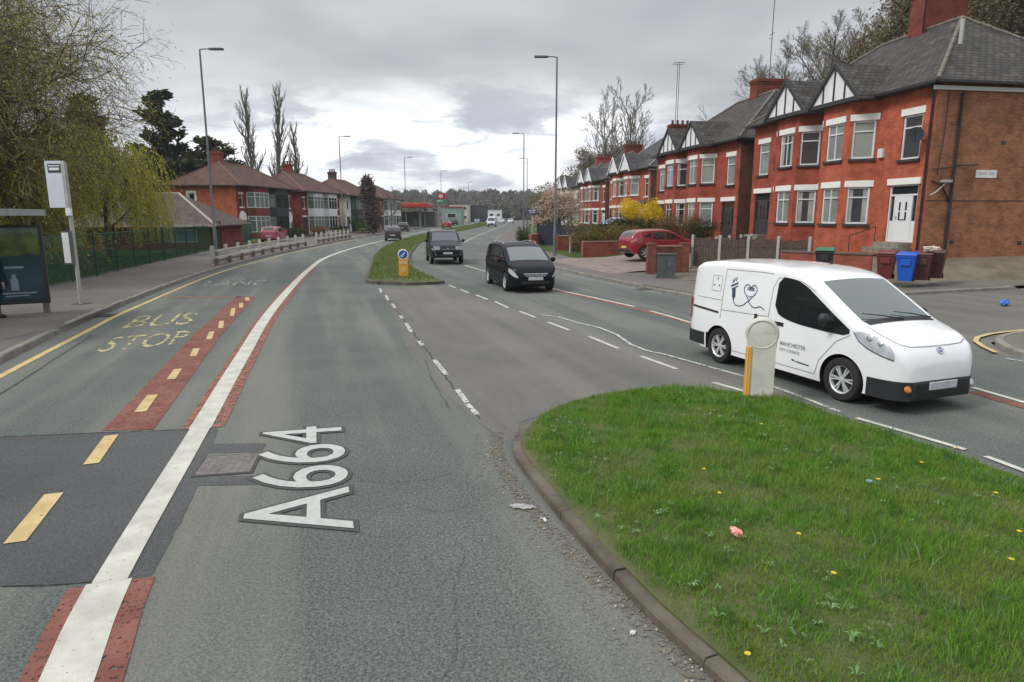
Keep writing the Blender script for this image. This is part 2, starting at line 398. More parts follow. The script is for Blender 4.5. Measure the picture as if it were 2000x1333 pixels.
# grit and dirt along the near kerb
M_grit = mat('road_grit', (0.11, 0.092, 0.066), (0.20, 0.175, 0.13), scale=9, rough=1, bump=0.6, bscale=50, wear=(0.535, 30.0), world=True)
gp = catmull([(1.75, 2.2), (0.98, 3.9), (0.52, 5.0), (0.18, 6.0), (-0.08, 7.1), (-.1, 7.9)], 0.25)
mb = MB(); ga = offset(gp, 0.16); mb.strip([(p.x, p.y, .008) for p in ga], [(p.x, p.y, .008) for p in gp]); mb.f = [f[::-1] for f in mb.f]
gb = offset(gp, 0.36); M_grit2 = mat('thin_road_grit', (0.13, 0.115, 0.085), (0.22, 0.20, 0.16), scale=9, rough=1, wear=(0.60, 34.0), world=True)
mb.strip([(p.x, p.y, .008) for p in gb], [(p.x, p.y, .008) for p in ga], 1)
stuff(mb.build('grit', [M_grit, M_grit2]), 'brown grit and dirt gathered along the island kerb', 'grit')
rg = random.Random(3); mb = MB()
for i in range(240):
    t = rg.random(); p = gp[int(t * (len(gp) - 1))]; d = abs(rg.gauss(0.02, 0.13)); r_ = rg.uniform(.003, .011)
    x, y = p.x - d - .01, p.y + rg.uniform(-.15, .15)
    mb.lathe([(0, 0), (r_, .0), (r_ * .8, r_ * .7), (0, r_)], n=5, M=Matrix.Translation((x, y, .006)) @ Matrix.Rotation(rg.random()*6, 4, 'Z'))
stuff(mb.build('loose_stones', mat('stone_chips', (0.2, 0.17, 0.12), island=[(0.12,0.10,0.07),(0.3,0.27,0.2),(0.5,0.47,0.4)])), 'small pale stones scattered in the gutter', 'stones')

# road markings ------------------------------------------------------------------------------
M_white = mat('white_road_paint', (0.40, 0.39, 0.34), (0.55, 0.54, 0.48), scale=3, rough=0.8, bump=0.25, bscale=80, world=True, wear=(0.335, 26.0))
M_whit2 = mat('faded_white_paint', (0.42, 0.42, 0.38), (0.55, 0.55, 0.50), scale=5, rough=0.85, wear=(0.45, 16.0), world=True)
M_gwht = mat('ghost_white_paint', (0.36, 0.37, 0.33), rough=0.9, wear=(0.54, 6.0))
M_yell = mat('yellow_road_paint', (0.42, 0.31, 0.13), (0.54, 0.42, 0.21), scale=4, rough=0.85, wear=(0.35, 12.0), world=True)
M_yel2 = mat('faded_yellow_paint', (0.36, 0.31, 0.15), (0.44, 0.39, 0.23), rough=0.9, wear=(0.475, 4.0), world=True)
M_red = mat('red_road_coating', (0.15, 0.050, 0.036), (0.22, 0.09, 0.066), scale=2.5, rough=0.9, wear=(0.41, 22.0), bump=0.3, bscale=70, world=True)
M_red2 = mat('faded_red_coating', (0.22, 0.085, 0.062), (0.27, 0.12, 0.09), scale=5, rough=0.9, wear=(0.45, 9.0), world=True)
def mark(name, m, label, segs, z, step=0.6):
    """segs: list of (points, width) strokes; one painted marking per object"""
    mb = MB()
    for pts, wd in segs:
        c = catmull(pts, step) if len(pts) > 2 else [Vector(pts[0]), Vector(pts[1])]
        wl = wd if callable(wd) else (lambda k, w0=wd: w0)
        n = len(c) - 1
        l = offset(c, 1); l2 = [p + (q - p) * (wl(i / n) / 2) for i, (p, q) in enumerate(zip(c, l))]; r2 = [p - (q - p) * (wl(i / n) / 2) for i, (p, q) in enumerate(zip(c, l))]
        b = len(mb.f); mb.strip([(p.x, p.y, z) for p in l2], [(p.x, p.y, z) for p in r2])
        for i in range(b, len(mb.f)):
            a, d, e = (mb.v[k] for k in mb.f[i][:3])
            if (d[0]-a[0])*(e[1]-a[1]) - (d[1]-a[1])*(e[0]-a[0]) < 0: mb.f[i] = mb.f[i][::-1]
    o = mb.build(name, m); struct(o, label, 'road marking'); return o
WL = [(-.9,-1.3),(-2.57,3.41),(-2.95,4.46),(-3.92,8.0),(-5.1,12.27),(-6.98,19.4),(-9.85,32.1),(-11.88,43.3),(-13.1,57.5),(-13.65,75),(-14.2,100),(-14.2,165),(-10.5,250)]
WLc = catmull(WL, .5)
def seg(c, y0, y1, dx=0.0): return [Vector((p.x + dx, p.y)) for p in c if y0 <= p.y <= y1]
def line_strip(name, m, label, c, w0, z): 
    return mark(name, m, label, [([(p.x, p.y) for p in c], w0)], z)
yb = 4.47
def line_at(y): return lerp([(p.y, p.x) for p in WLc], y)
def piece(y0, y1, dx=0.0, n=20): return [(line_at(y0 + (y1-y0)*i/n) + dx, y0 + (y1-y0)*i/n) for i in range(n+1)]
mark('bus_lane_line', M_white, 'thick solid white line between bus lane and traffic lane', [(piece(-1, yb), .30), (piece(yb, 8.02, 0, 8), .235), (piece(8.02, 40, 0, 50), .26), (piece(40, 240, 0, 80), .24)], 0.012)
mark('red_edging', M_red, 'red coating edging the near end of the white line', [(piece(-1, yb - .01, .022), .565)], 0.008)
mark('red_edging', M_red2, 'red coating edging the white line beyond the dark patch', [(piece(8.05, 34, .03, 40), .50)], 0.008)
yl = [(-7.3,7.0)] + [(p[0], p[1]) for p in [(-8.5,10.67)]] + [(-9.9,15.35),(-11.0,19.3),(-13.6,30.7),(-15.0,41),(-15.95,50.8),(-17.4,76)]
mark('yellow_kerb_line', M_yell, 'single yellow line beside the left kerb', [(yl, .13)], 0.006)
# red strip with yellow dashes
A0, A1, B0, B1 = G(200,842), G(300,840), G(462,580), G(500,580)
mb = MB(); mb.sheet([A0, A1, ((A1[0]+B1[0])/2-.12, (A1[1]+B1[1])/2), B1, B0, ((A0[0]+B0[0])/2-.1, (A0[1]+B0[1])/2)], .006)
struct(mb.build('red_strip', M_red), 'red coated strip with yellow dashes beside the bus bay', 'road marking')
dash = []
for a, b, wd in (((15,1062),(108,966),.16),((164,908),(220,852),.15),((268,806),(300,773),.15),((328,742),(350,722),.13),((371,697),(386,682),.12),((402,664),(416,649),.11),((425,642),(435,628),.11),((447,618),(458,603),.11),((465,602),(473,593),.11),((478,588),(484,582),.12)):
    dash.append(([G(a[0]+14 if a[1]>850 else a[0]+6, a[1]), G(b[0]-2, b[1])], wd))
mark('yellow_dashes', M_yell, 'row of yellow dashes marking the bus bay', dash, 0.012)
mark('red_cross_line', M_red2, 'thin red line across the far end of the bus bay', [([G(330,581), G(470,581)], .3)], 0.006)
# worn words
def words(name, m, txt, bl, br, tl, z, label, space=1.0, off=0.0, extra=None):
    vs, fs = text_mesh(txt, 1.0, off, space=space)
    xs = [v.x for v in vs]; ys = [v.y for v in vs]; x0, x1, y0, y1 = min(xs), max(xs), min(ys), max(ys)
    if extra: x0, x1, y0, y1 = extra
    bl, br, tl = Vector(bl), Vector(br), Vector(tl); mb = MB()
    mb.raw([(*(bl + (br-bl)*((v.x-x0)/(x1-x0)) + (tl-bl)*((v.y-y0)/(y1-y0))), z) for v in vs], fs)
    for i, f in enumerate(mb.f):
        a, b, c = (mb.v[k] for k in f[:3])
        if (b[0]-a[0])*(c[1]-a[1]) - (b[1]-a[1])*(c[0]-a[0]) < 0: mb.f[i] = f[::-1]
    struct(mb.build(name, m), label, 'road marking'); return x0, x1, y0, y1
words('bus_lettering', M_yel2, 'BUS', G(236,643), G(370,634), G(272,618), .008, 'worn yellow word BUS above STOP in the bus bay')
words('stop_lettering', M_yel2, 'STOP', G(185,690), G(358,672), G(222,660), .008, 'worn yellow word STOP in the bus bay')
words('bus_lettering', M_gwht, 'BUS', G(430,549), G(516,546), G(446,541), .008, 'faded white word BUS farther along the lane')
words('lane_lettering', mat('worn_white_words', (0.40,0.41,0.37), rough=.9, wear=(0.50, 3.5)), 'LANE', G(392,560), G(512,557), G(410,550), .008, 'faded white word LANE farther along the lane')
# the road number: an overlay caption, built as flat lettering on the lane
M_num = mat('white_number_overlay', (0.38, 0.385, 0.37), (0.47, 0.475, 0.455), scale=14, rough=0.85, spec=0.2, wear=(0.27, 40.0), world=True); M_numd = mat('dark_number_edge', (0.070, 0.078, 0.072), rough=0.9, spec=0.2, wear=(0.36, 30.0))
bl, br, tl = G(694,1035), G(668,832), G(464,1058)
ex = words('road_number', M_num, 'A664', bl, br, tl, .016, 'large white A664 overlay lettering lying on the near lane', off=0.0)
words('road_number_edge', M_numd, 'A664', bl, br, tl, .010, 'dark edge around the A664 overlay lettering', off=0.032, extra=ex)
B_LW = 1
# junction dashes
gl = []
for a, b in (((742,564),(745,572)),((753,577),(758,587)),((766,594),(772,603)),((781,617),(786,623)),((793,632),(804,650)),((818,667),(826,676)),((848,704),(872,733)),((893,762),(912,788)),((912,790),(933,812))):
    gl.append(([G(*a), G(*b)], .085))
mark('junction_line', M_whit2, 'broken white line along the left edge of the junction', gl, 0.010)
gr_ = []
for a, b in (((877,558),(890,563)),((899,566),(916,573)),((930,577),(953,586)),((967,590),(993,602)),((1015,609),(1046,621)),((1070,630),(1112,646)),((1150,658),(1208,682)),((1252,697),(1322,722)),((1392,748),(1470,770))):
    gr_.append(([G(*a), G(*b)], .09))
mark('junction_line', M_white, 'broken white line along the right edge of the junction', gr_, 0.010)
wv = [G(*p) for p in ((1056,616),(1090,620),(1130,632),(1170,641),(1205,655),(1232,674),(1262,686),(1300,694),(1350,708),(1400,722),(1455,737),(1560,775),(1640,806))]
mark('wavy_line', M_whit2, 'wavering thin white line beside the oncoming lane', [(wv, .075)], 0.013)
dv = [G(*p) for p in ((908,519),(935,527),(1000,543),(1090,567),(1150,580),(1240,600))]
mark('lane_divider', M_white, 'white lane line under the black cars', [(dv, .11), ([G(1270,608),G(1310,619),G(1362,635),G(1420,652)], .10)], 0.010)
mark('red_lane_divider', M_red2, 'red coating under the oncoming lane line', [([G(1060,562),G(1150,582),G(1240,603),G(1310,621),G(1400,648)], .22)], 0.006)
mark('lane_divider', M_white, 'white lane line right of the van', [([G(1900,758),G(2010,790),G(2100,820)], .10)], 0.010)
mark('red_lane_divider', M_red, 'red coating under the line right of the van', [([G(1900,766),G(2010,799),G(2100,830)], .20)], 0.006)
mark('far_lane_divider', M_white, 'white lane line far along the oncoming road', [([G(906,474),G(935,460),G(968,447),(-1.5,210),(1.0,290)], .13)], 0.010)
mark('give_way_line', M_gwht, 'faint line across the mouth of the side road', [([(10.6,19.2),(13.0,14.9)], .12)], 0.018)
mark('corner_yellow_line', M_yell, 'yellow line bending round the right corner', [([(9.35,12.6),(9.75,13.75),(10.7,14.65),(13.1,15.6),(16,16.4)], .1)], 0.020 + .03)
mark('island_edge_line', M_white, 'broken white line along the far side of the near island', [([G(1672,818),G(1770,846),G(1885,880)], .085), ([G(1925,893),G(2010,925),G(2120,975)], .085)], 0.012)
mark('right_edge_line', M_whit2, 'white edge line by the right corner kerb', [([G(1965,702),G(2030,712)], .07)], 0.014)
mark('right_edge_line', M_whit2, 'thin white line beside the right hand kerb', [([G(1098,535),G(1180,552),G(1290,574)], .06)], 0.010)
# cracks and seams
M_crk = mat('tar_seam', (0.05, 0.053, 0.05), rough=0.9, wear=(0.45, 9.0))
def crack(label, pts, wd=.012, jit=.02, seed=1, z=.010):
    r_ = random.Random(seed); c = catmull([G(*p) for p in pts], .12)
    c = [Vector((p.x + r_.uniform(-jit, jit), p.y + r_.uniform(-jit, jit))) for p in c]
    mb = MB(); l = offset(c, wd/2); q = offset(c, -wd/2); mb.strip([(p.x,p.y,z) for p in q], [(p.x,p.y,z) for p in l])
    struct(mb.build('road_crack', M_crk), label, 'road crack')
crack('dark tar seam beside the yellow kerb line', [(-60,790),(0,770),(110,700),(180,655)], .03, .004, 1)
crack('jagged tar seam along the left edge of the junction', [(745,568),(790,627),(830,680),(870,735),(905,785),(935,818)], .035, .02, 2, .0075)
crack('crack across the near lane in front of the island', [(700,940),(760,945),(830,938),(880,925)], .007, .02, 3)
crack('crack beside the road number', [(715,1000),(790,985),(850,1000),(930,990)], .005, .02, 4)
crack('seam along the top of the dark patch', [(0,855),(230,845),(425,838)], .018, .006, 5)
crack('long seam down the middle of the junction', [(830,700),(845,745),(880,800)], .012, .02, 6, .0078)
crack('fine crack near the bottom of the road', [(860,1333),(900,1240),(890,1150),(905,1060)], .004, .03, 7)
crack('bottom seam of the dark patch', [(0,1148),(100,1143),(180,1137)], .014, .01, 8)
# manhole cover
t = thing('manhole_cover', 'square weathered manhole cover set in the dark patch', 'manhole cover', (-3.06, 6.80, 0), R(11))
mb = MB(); mb.box((0, 0, .006), (.60, .60, .012)); mb.build('rim', mat('manhole_rim', (0.05, 0.047, 0.045), rough=.7), t)
mb = MB(); mb.box((0, 0, .010), (.54, .54, .014))
for i in range(7):
    for j in range(7): mb.box((-.21 + i*.07, -.21 + j*.07, .018), (.035, .035, .004), rz=R(45))
mb.build('cover', mat('manhole_cover', (0.12, 0.108, 0.105), (0.19, 0.172, 0.165), scale=12, rough=.85, bump=.5), t)

# kerbs and pavements -----------------------------------------------------------------------
def kerb(name, pts, wd, h, m, label, side=1, stone=0.92, zf=None, seed=0):
    """kerb stones along a line: each stone slightly off its neighbours; side +1 = stones left of travel"""
    r_ = random.Random(seed); mb = MB(); acc = 0; c = pts; cur = [c[0]]
    for i in range(1, len(c)):
        cur.append(c[i]); acc += (c[i]-c[i-1]).length
        if acc >= stone or i == len(c)-1:
            dz = r_.uniform(-.008, .008); dx = r_.uniform(-.006, .006)
            f = offset(cur, 0.0 + dx); b = offset(cur, side * wd + dx)
            d0 = (cur[1]-cur[0]).normalized()*.006; f = [f[0]+d0] + f[1:-1] + [f[-1]-d0]; b = [b[0]+d0] + b[1:-1] + [b[-1]-d0]
            bev = [p + (q-p)*.12 for p, q in zip(f, b)]
            z0 = [zf(p.x, p.y) if zf else 0 for p in f]
            rows = [[(p.x,p.y,z-.05) for p,z in zip(f,z0)], [(p.x,p.y,z+h-.02+dz) for p,z in zip(f,z0)], [(p.x,p.y,z+h+dz) for p,z in zip(bev,z0)], [(p.x,p.y,z+h+dz) for p,z in zip(b,z0)], [(p.x,p.y,z-.05) for p,z in zip(b,z0)]]
            for k in range(4): mb.strip(rows[k], rows[k+1])
            for e in (0, -1): mb.face([rw[e] for rw in rows])
            cur = [c[i]]; acc = 0
    return struct(mb.build(name, m, fix=True), label, 'kerb')
def resample(c, st):
    out = [c[0]]; acc = 0
    for a, b in zip(c, c[1:]):
        L = (b-a).length; d = st - acc
        while d <= L: out.append(a + (b-a)*(d/L)); d += st
        acc = L - (d - st)
    return out
kerb('left_kerb', resample([p for p in LK_ if p.y < 130], .31), .13, .12, M_kerb, 'concrete kerb along the left pavement', 1, seed=1)
RKc = resample(catmull([(45,27.95),(30,25.15),(22,23.45),(13,21.72),(9,20.72),(7.2,20.5),(6.2,20.8)] + [(p.x,p.y) for p in RK_ if p.y < 130], .5), .31)
def rk_z(x, y): return side_road_z(x) if y < 22.5 else 0
kerb('right_kerb', RKc, .13, .11, M_kerb, 'concrete kerb along the right pavement', -1, seed=2, zf=rk_z)
lp = resample([p for p in LK_ if p.y < 300], 1.2); mb = MB()
wid = lambda y: lerp([(0, 3.6), (20, 4.0), (35, 4.3), (50, 5.6), (80, 6.0), (300, 4)], y)
o0 = offset(lp, .13); o1 = [a + (b-a)*wid(a.y) for a, b in zip(lp, offset(lp, 1))]
mb.strip([(p.x,p.y,.115) for p in o1], [(p.x,p.y,.115) for p in o0]); mb.strip([(p.x,p.y,-.05) for p in o1], [(p.x,p.y,.115) for p in o1])
mb.f = [f if f[0] < 0 else f for f in mb.f]
struct(mb.build('left_pavement', M_pave, fix=True), 'brown grey asphalt pavement beside the bus stop', 'pavement')
mb = MB(); pp = [G(0,640), G(240,600), G(270,590), G(262,575), G(150,578), G(60,590)]
mb.sheet([G(-120,690,.12), G(120,640,.12), G(215,600,.12), G(250,582,.12), G(150,590,.12), G(60,600,.12), G(-120,640,.12)], .121)
struct(mb.build('shelter_paving', M_pav2), 'paler worn paving under the bus shelter', 'pavement')
rp = resample([p for p in RK_ if p.y < 400], 1.2); mb = MB()
q0 = offset(rp, -.13); q1 = [a + (b-a)*lerp([(20,3.0),(30,3.0),(45,3.6),(60,3.2),(90,3),(400,3)], a.y) for a, b in zip(rp, offset(rp, -1))]
mb.strip([(p.x,p.y,.105) for p in q0], [(p.x,p.y,.105) for p in q1]); mb.strip([(p.x,p.y,.105) for p in q1], [(p.x,p.y,-.06) for p in q1])
struct(mb.build('right_pavement', M_pave, fix=True), 'grey pavement in front of the houses on the right', 'pavement')
mb = MB()    # pavement at the near right corner
c0 = catmull([(9.62,12.4),(9.75,13.0),(10.25,13.9),(11.4,14.7),(13,15.15),(17,16.1),(26,18.1)], .4)
c1 = catmull([(13.4,0),(11.6,6),(9.62,12.4)], .6)
ring = c1[:-1] + c0
kerb('corner_kerb', resample(ring, .3), .13, .11, M_kerb, 'concrete kerb round the near right corner', -1, seed=5, zf=lambda x, y: side_road_z(x))
inner = offset(ring, -.13)
mb.sheet([(p.x, p.y) for p in inner] + [(26, 0)], lambda x, y: .10 + side_road_z(x))
struct(mb.build('corner_pavement', M_pav2), 'worn pavement at the near right corner', 'pavement')
mb = MB()    # far side of side road: verge, dirt bank under gable wall
f0 = [(6.3,20.9),(7.2,20.60),(9,20.83),(13,21.84),(22,23.57),(45,28.07)]; f1 = [(4.8,24.6),(7,23.2),(9,23.4),(13,24.2),(22,26.1),(45,30.5)]
mb.strip([(x,y,.11+side_road_z(x)) for x,y in f0], [(x,y,.13+side_road_z(x)) for x,y in f1]); mb.strip([(x,y,.13+side_road_z(x)) for x,y in f1], [(x,y,-.1) for x,y in f1])
struct(mb.build('side_pavement', M_pav2, fix=True), 'worn pavement along the side road below the gable wall', 'pavement')
# driveway of the red car and garden paths
mb = MB(); DR = [(4.6,30.0),(7.5,30.6),(12.5,36),(12.4,43),(8,43),(3.2,39.5)]
def drive_z(x, y): return 0.125 + 0.55 * sstep(4.5, 13, x)
cen = [(x, y) for x, y in DR]
nu = 14
def bil(u, v):
    a = Vector((4.3,29.4)).lerp(Vector((1.9,38.6)), v); b = Vector((13.5,34.0)).lerp(Vector((12.6,43)), v); return a.lerp(b, u)
for i in range(nu):
    for j in range(6):
        q = [bil((i+a)/nu, (j+b)/6) for a, b in ((0,0),(1,0),(1,1),(0,1))]
        mb.face([(p.x, p.y, max(ground_z(p.x, p.y)+.07, .109)) for p in q])
struct(mb.build('driveway', mat('block_paving', (0.16,0.115,0.10), (0.25,0.205,0.18), scale=2.5, rough=.9, bump=.5, world=True), fix=True, smooth=50), 'pinkish paved driveway under the red car', 'driveway')

# bare earth and paving between the pavement and the houses, draped over the ground
def draped(name, poly, m, label, cat, dz=.03, st=.6, lo=-9):
    xs_ = [p[0] for p in poly]; ys_ = [p[1] for p in poly]; mb = MB(); X = min(xs_)
    while X < max(xs_):
        Y = min(ys_)
        while Y < max(ys_):
            if inpoly(poly, np.array([X+st/2]), np.array([Y+st/2]))[0]:
                mb.face([(a, b, max(ground_z(a, b)+dz, lo)) for a, b in ((X,Y),(X+st,Y),(X+st,Y+st),(X,Y+st))])
            Y += st
        X += st
    return struct(mb.build(name, m, fix=True, smooth=60), label, cat)
M_dirt = mat('dirt_bank', (0.105,0.085,0.06), (0.17,0.145,0.10), scale=1.4, rough=1, bump=.7, bscale=12, world=True)
draped('dirt_verge', [(11,22.6),(17,23.6),(22.5,24.8),(46,29.2),(46,32),(17.6,27.6),(15.4,31),(12.8,30),(10.5,27)], M_dirt, 'brown dirt bank below the gable wall and the corner house', 'ground')
draped('front_yard', [(8.2,23.3),(12.5,23.8),(11,27),(13,30),(13.2,34),(9,32.6),(5.6,31.6),(6.6,27.5)], M_pav2, 'worn yard surface behind the grey cabinet', 'ground', lo=.1075)

# islands -----------------------------------------------------------------------------------
I1 = catmull([(2.9,-.3),(1.95,1.6),(1.18,3.41),(.91,4.02),(.55,5.08),(.25,6.11),(.03,6.94),(.02,7.44),(.20,8.15),(.55,8.8),(1.2,9.4),(2.26,9.85),(3.35,9.58),(3.95,9.15),(4.28,8.40),(4.88,7.0),(5.35,5.7),(6.3,3.2),(7.4,0)], .25)
M_soil = mat('island_soil', (0.055,0.075,0.02), (0.10,0.10,0.04), scale=2.5, rough=1, bump=.6, bscale=20, world=True)
def isl_z(p): return .10
mb = MB(); mb.prism([(p.x,p.y) for p in offset(I1, -.10)], -.03, .095)
struct(mb.build('near_island', M_soil, fix=True), 'soil of the near grass traffic island', 'traffic island')
k1 = [p for p in I1[:]]; ki = max(i for i, p in enumerate(k1) if p.x < .25 and p.y < 8.3)
kerb('island_kerb', resample(k1[:ki+1], .15), .125, .085, M_kerbd, 'earthy sunken kerb curving along the near island', -1, seed=3)
I2 = catmull([(-2.72,26.05),(-3.9,25.5),(-5.35,26.0),(-6.0,27.9),(-7.37,35.36),(-8.99,44.38),(-10.7,58),(-11.9,78),(-12.2,103),(-12.1,140),(-9.7,235)], 1.0)
I2b = catmull([(-5.6,235),(-6.6,170),(-9.2,101),(-9.0,69),(-7.5,50),(-5.9,38),(-4.4,31.0),(-2.72,26.05)], 1.0)
ring2 = I2 + I2b[1:-1]
mb = MB(); mb.prism([(p.x,p.y) for p in ring2], -.03, .11)
struct(mb.build('far_island', M_soil, fix=True), 'soil of the long grass strip between the carriageways', 'traffic island')
kerb('far_island_kerb', resample([p for p in I2b if p.y < 60] + [p for p in I2 if p.y < 60], .31) , .12, .12, M_kerbd, 'dirty kerb round the nose of the far island', 1, seed=4)

# grass blades ------------------------------------------------------------------------------
def grass(name, poly, n, h0, h1, wdt, z, m, label, seed, dens=None, lean=.5):
    rs = np.random.RandomState(seed); P = np.array([(p[0], p[1]) for p in poly]); lo, hi = P.min(0), P.max(0)
    X = rs.uniform(lo[0], hi[0], n * 3); Y = rs.uniform(lo[1], hi[1], n * 3)
    k = inpoly(poly, X, Y)
    cl = np.sin(X * 3.1 + np.sin(Y * 2.3) * 2) * np.cos(Y * 2.7 + np.sin(X * 1.7)) + .6*np.sin(X*9+Y*7)*np.cos(Y*8.3-X*5)
    if dens is not None: k &= rs.rand(len(X)) < dens(X, Y)
    X, Y, cl = X[k][:n], Y[k][:n], cl[k][:n]; n = len(X)
    H = (h0 + (h1 - h0) * rs.rand(n) ** 1.6) * (1 + .42 * cl); a = rs.rand(n) * 6.283; W = wdt * rs.uniform(.6, 1.4, n)
    b = rs.rand(n) * 6.283; ln = H * lean * rs.rand(n) ** .7
    Z = np.array([z(x, y) for x, y in zip(X, Y)]) if callable(z) else np.full(n, z)
    dx, dy = np.cos(a) * W / 2, np.sin(a) * W / 2; ox, oy = np.cos(b) * ln, np.sin(b) * ln
    V = np.empty((n, 5, 3))
    V[:,0] = np.stack([X-dx, Y-dy, Z], 1); V[:,1] = np.stack([X+dx, Y+dy, Z], 1)
    V[:,2] = np.stack([X+dx*.7+ox*.35, Y+dy*.7+oy*.35, Z+H*.6], 1); V[:,3] = np.stack([X-dx*.7+ox*.35, Y-dy*.7+oy*.35, Z+H*.6], 1)
    V[:,4] = np.stack([X+ox, Y+oy, Z+H], 1)
    me = bpy.data.meshes.new(name); me.vertices.add(n*5); me.vertices.foreach_set('co', V.ravel())
    i = np.arange(n)[:,None]*5; L = np.concatenate([i+np.array([0,1,2,3]), i+np.array([3,2,4])], 1).ravel()
    me.loops.add(n*7); me.loops.foreach_set('vertex_index', L.astype(np.int32))
    me.polygons.add(n*2); st = (np.arange(n)[:,None]*7 + np.array([0,4])).ravel(); me.polygons.foreach_set('loop_start', st.astype(np.int32))
    me.update(calc_edges=True); me.materials.append(m)
    o = bpy.data.objects.new(name, me); COL.objects.link(o); return stuff(o, label, 'grass')
def grassmat(name, cols, patch):
    m = bpy.data.materials.new(name); m.use_nodes = True; t = m.node_tree; b = t.nodes['Principled BSDF']
    ge = t.nodes.new('ShaderNodeNewGeometry')
    c = ramp_n(t, ge.outputs['Random Per Island'], [(i/(len(cols)-1), (*k, 1)) for i, k in enumerate(cols)])
    n = nd(t, 'ShaderNodeTexNoise', Scale=2.2, Detail=6.0, Roughness=.7); t.links.new(ge.outputs[0], n.inputs[0])
    f = ramp_n(t, n.outputs[0], [(.44, g3(0)), (.60, g3(.75))])
    n3 = nd(t, 'ShaderNodeTexNoise', Scale=5.5, Detail=5.0, Roughness=.65); t.links.new(ge.outputs[0], n3.inputs[0])
    c = mixc(t, ramp_n(t, n3.outputs[0], [(.47, g3(0)), (.62, g3(.7))]), c, (cols[0][0]*.62, cols[0][1]*.62, cols[0][2]*.8, 1))
    t.links.new(mixc(t, f, c, patch), b.inputs['Base Color']); b.inputs['Roughness'].default_value = .6; b.inputs['Specular IOR Level'].default_value = .2
    tr = t.nodes.new('ShaderNodeBsdfTranslucent'); t.links.new(mixc(t, f, c, patch), tr.inputs[0])
    mx = t.nodes.new('ShaderNodeMixShader'); mx.inputs[0].default_value = .35
    t.links.new(b.outputs[0], mx.inputs[1]); t.links.new(tr.outputs[0], mx.inputs[2]); t.links.new(mx.outputs[0], t.nodes['Material Output'].inputs[0])
    return m
M_gr1 = grassmat('fresh_grass', [(0.065,0.18,0.012),(0.12,0.30,0.022),(0.18,0.38,0.045),(0.085,0.24,0.015),(0.30,0.42,0.12)], (0.23,0.31,0.06,1))
M_gr2 = grassmat('strip_grass', [(0.10,0.175,0.025),(0.15,0.235,0.04),(0.20,0.27,0.07)], (0.17,0.19,0.06,1))
M_gr3 = grassmat('park_grass', [(0.035,0.08,0.012),(0.055,0.115,0.02),(0.075,0.14,0.03)], (0.07,0.085,0.03,1))
near_poly = [(p.x,p.y) for p in offset(I1, -.12)]
kx = [p.x for p in I1[:ki]]; ky = [p.y for p in I1[:ki]]
def dens1(X, Y):
    xk = np.interp(Y, ky, kx); d = X - xk
    bare = np.clip((d - .13) / (.19 + .10*np.sin(Y*5)+.06*np.sin(Y*13)), .04, 1)
    pt = np.sin(X*2.3+1.3*np.sin(Y*1.9))*np.sin(Y*2.9+np.sin(X*3.1)); return np.where(Y < 8.0, bare, 1.0)*np.clip(1.15-.55*np.clip(pt,0,1)**2,.3,1)
vis = near_poly
grass('grass', vis, 250000, .025, .085, .0056, .09, M_gr1, 'lush green grass covering the near traffic island', 1, dens1, .75)
grass('coarse_grass', vis, 7000, .07, .14, .010, .09, grassmat('coarse_blades', [(0.10,0.20,0.05),(0.17,0.28,0.09),(0.24,0.33,0.16)], (0.16,0.24,0.09,1)), 'coarse tufts of longer grass on the near island', 5, lambda X, Y: dens1(X,Y)*(np.sin(X*5.3+2*np.sin(Y*3))*np.cos(Y*4.7) > .25), .9)
far_poly = [(p.x,p.y) for p in ring2 if p.y < 240]
grass('strip_grass', far_poly, 90000, .05, .14, .03, .10, M_gr2, 'short green grass on the long central strip', 2, lambda X, Y: np.clip(40/np.maximum(Y,40),.25,1)*np.where(Y<27.2,.35,1))
park = [(-16.6,23),(-18.1,29.4),(-20,38),(-22.8,51),(-40,55),(-42,26),(-24,18),(-15.5,18)]
grass('park_grass', park, 60000, .05, .16, .03, ground_z, M_gr3, 'dark green grass behind the green fence', 4)
# weeds with broad leaves on the island
rw = random.Random(8); mb = MB()
def weed(mb, x, y, z, s, rw):
    for k in range(rw.randint(5, 9)):
        a = rw.random()*6.283; L = s*rw.uniform(.6,1.2); wv_ = L*.28; d = Vector((math.cos(a), math.sin(a), 0)); n_ = Vector((-d.y, d.x, 0))
        p0 = Vector((x,y,z+.03)); p1 = p0 + d*L*.5 + Vector((0,0,L*.55)); p2 = p0 + d*L + Vector((0,0,L*.45))
        mb.raw([p0, p1 + n_*wv_/2, p2, p1 - n_*wv_/2], [(0,1,2,3)])
cnt = 0
while cnt < 260:
    x, y = rw.uniform(.1, 6.5), rw.uniform(2, 9.8)
    if inpoly(near_poly, np.array([x]), np.array([y]))[0] and rw.random() < .4+.6*math.sin(x*2.2+y): weed(mb, x, y, .09, rw.uniform(.025,.06), rw); cnt += 1
stuff(mb.build('weeds', mat('weed_leaf', (0.1,0.2,0.05), island=[(0.07,0.15,0.035),(0.11,0.21,0.06),(0.16,0.26,0.10)], rough=.6)), 'broad leaved weeds in the island grass', 'weeds')
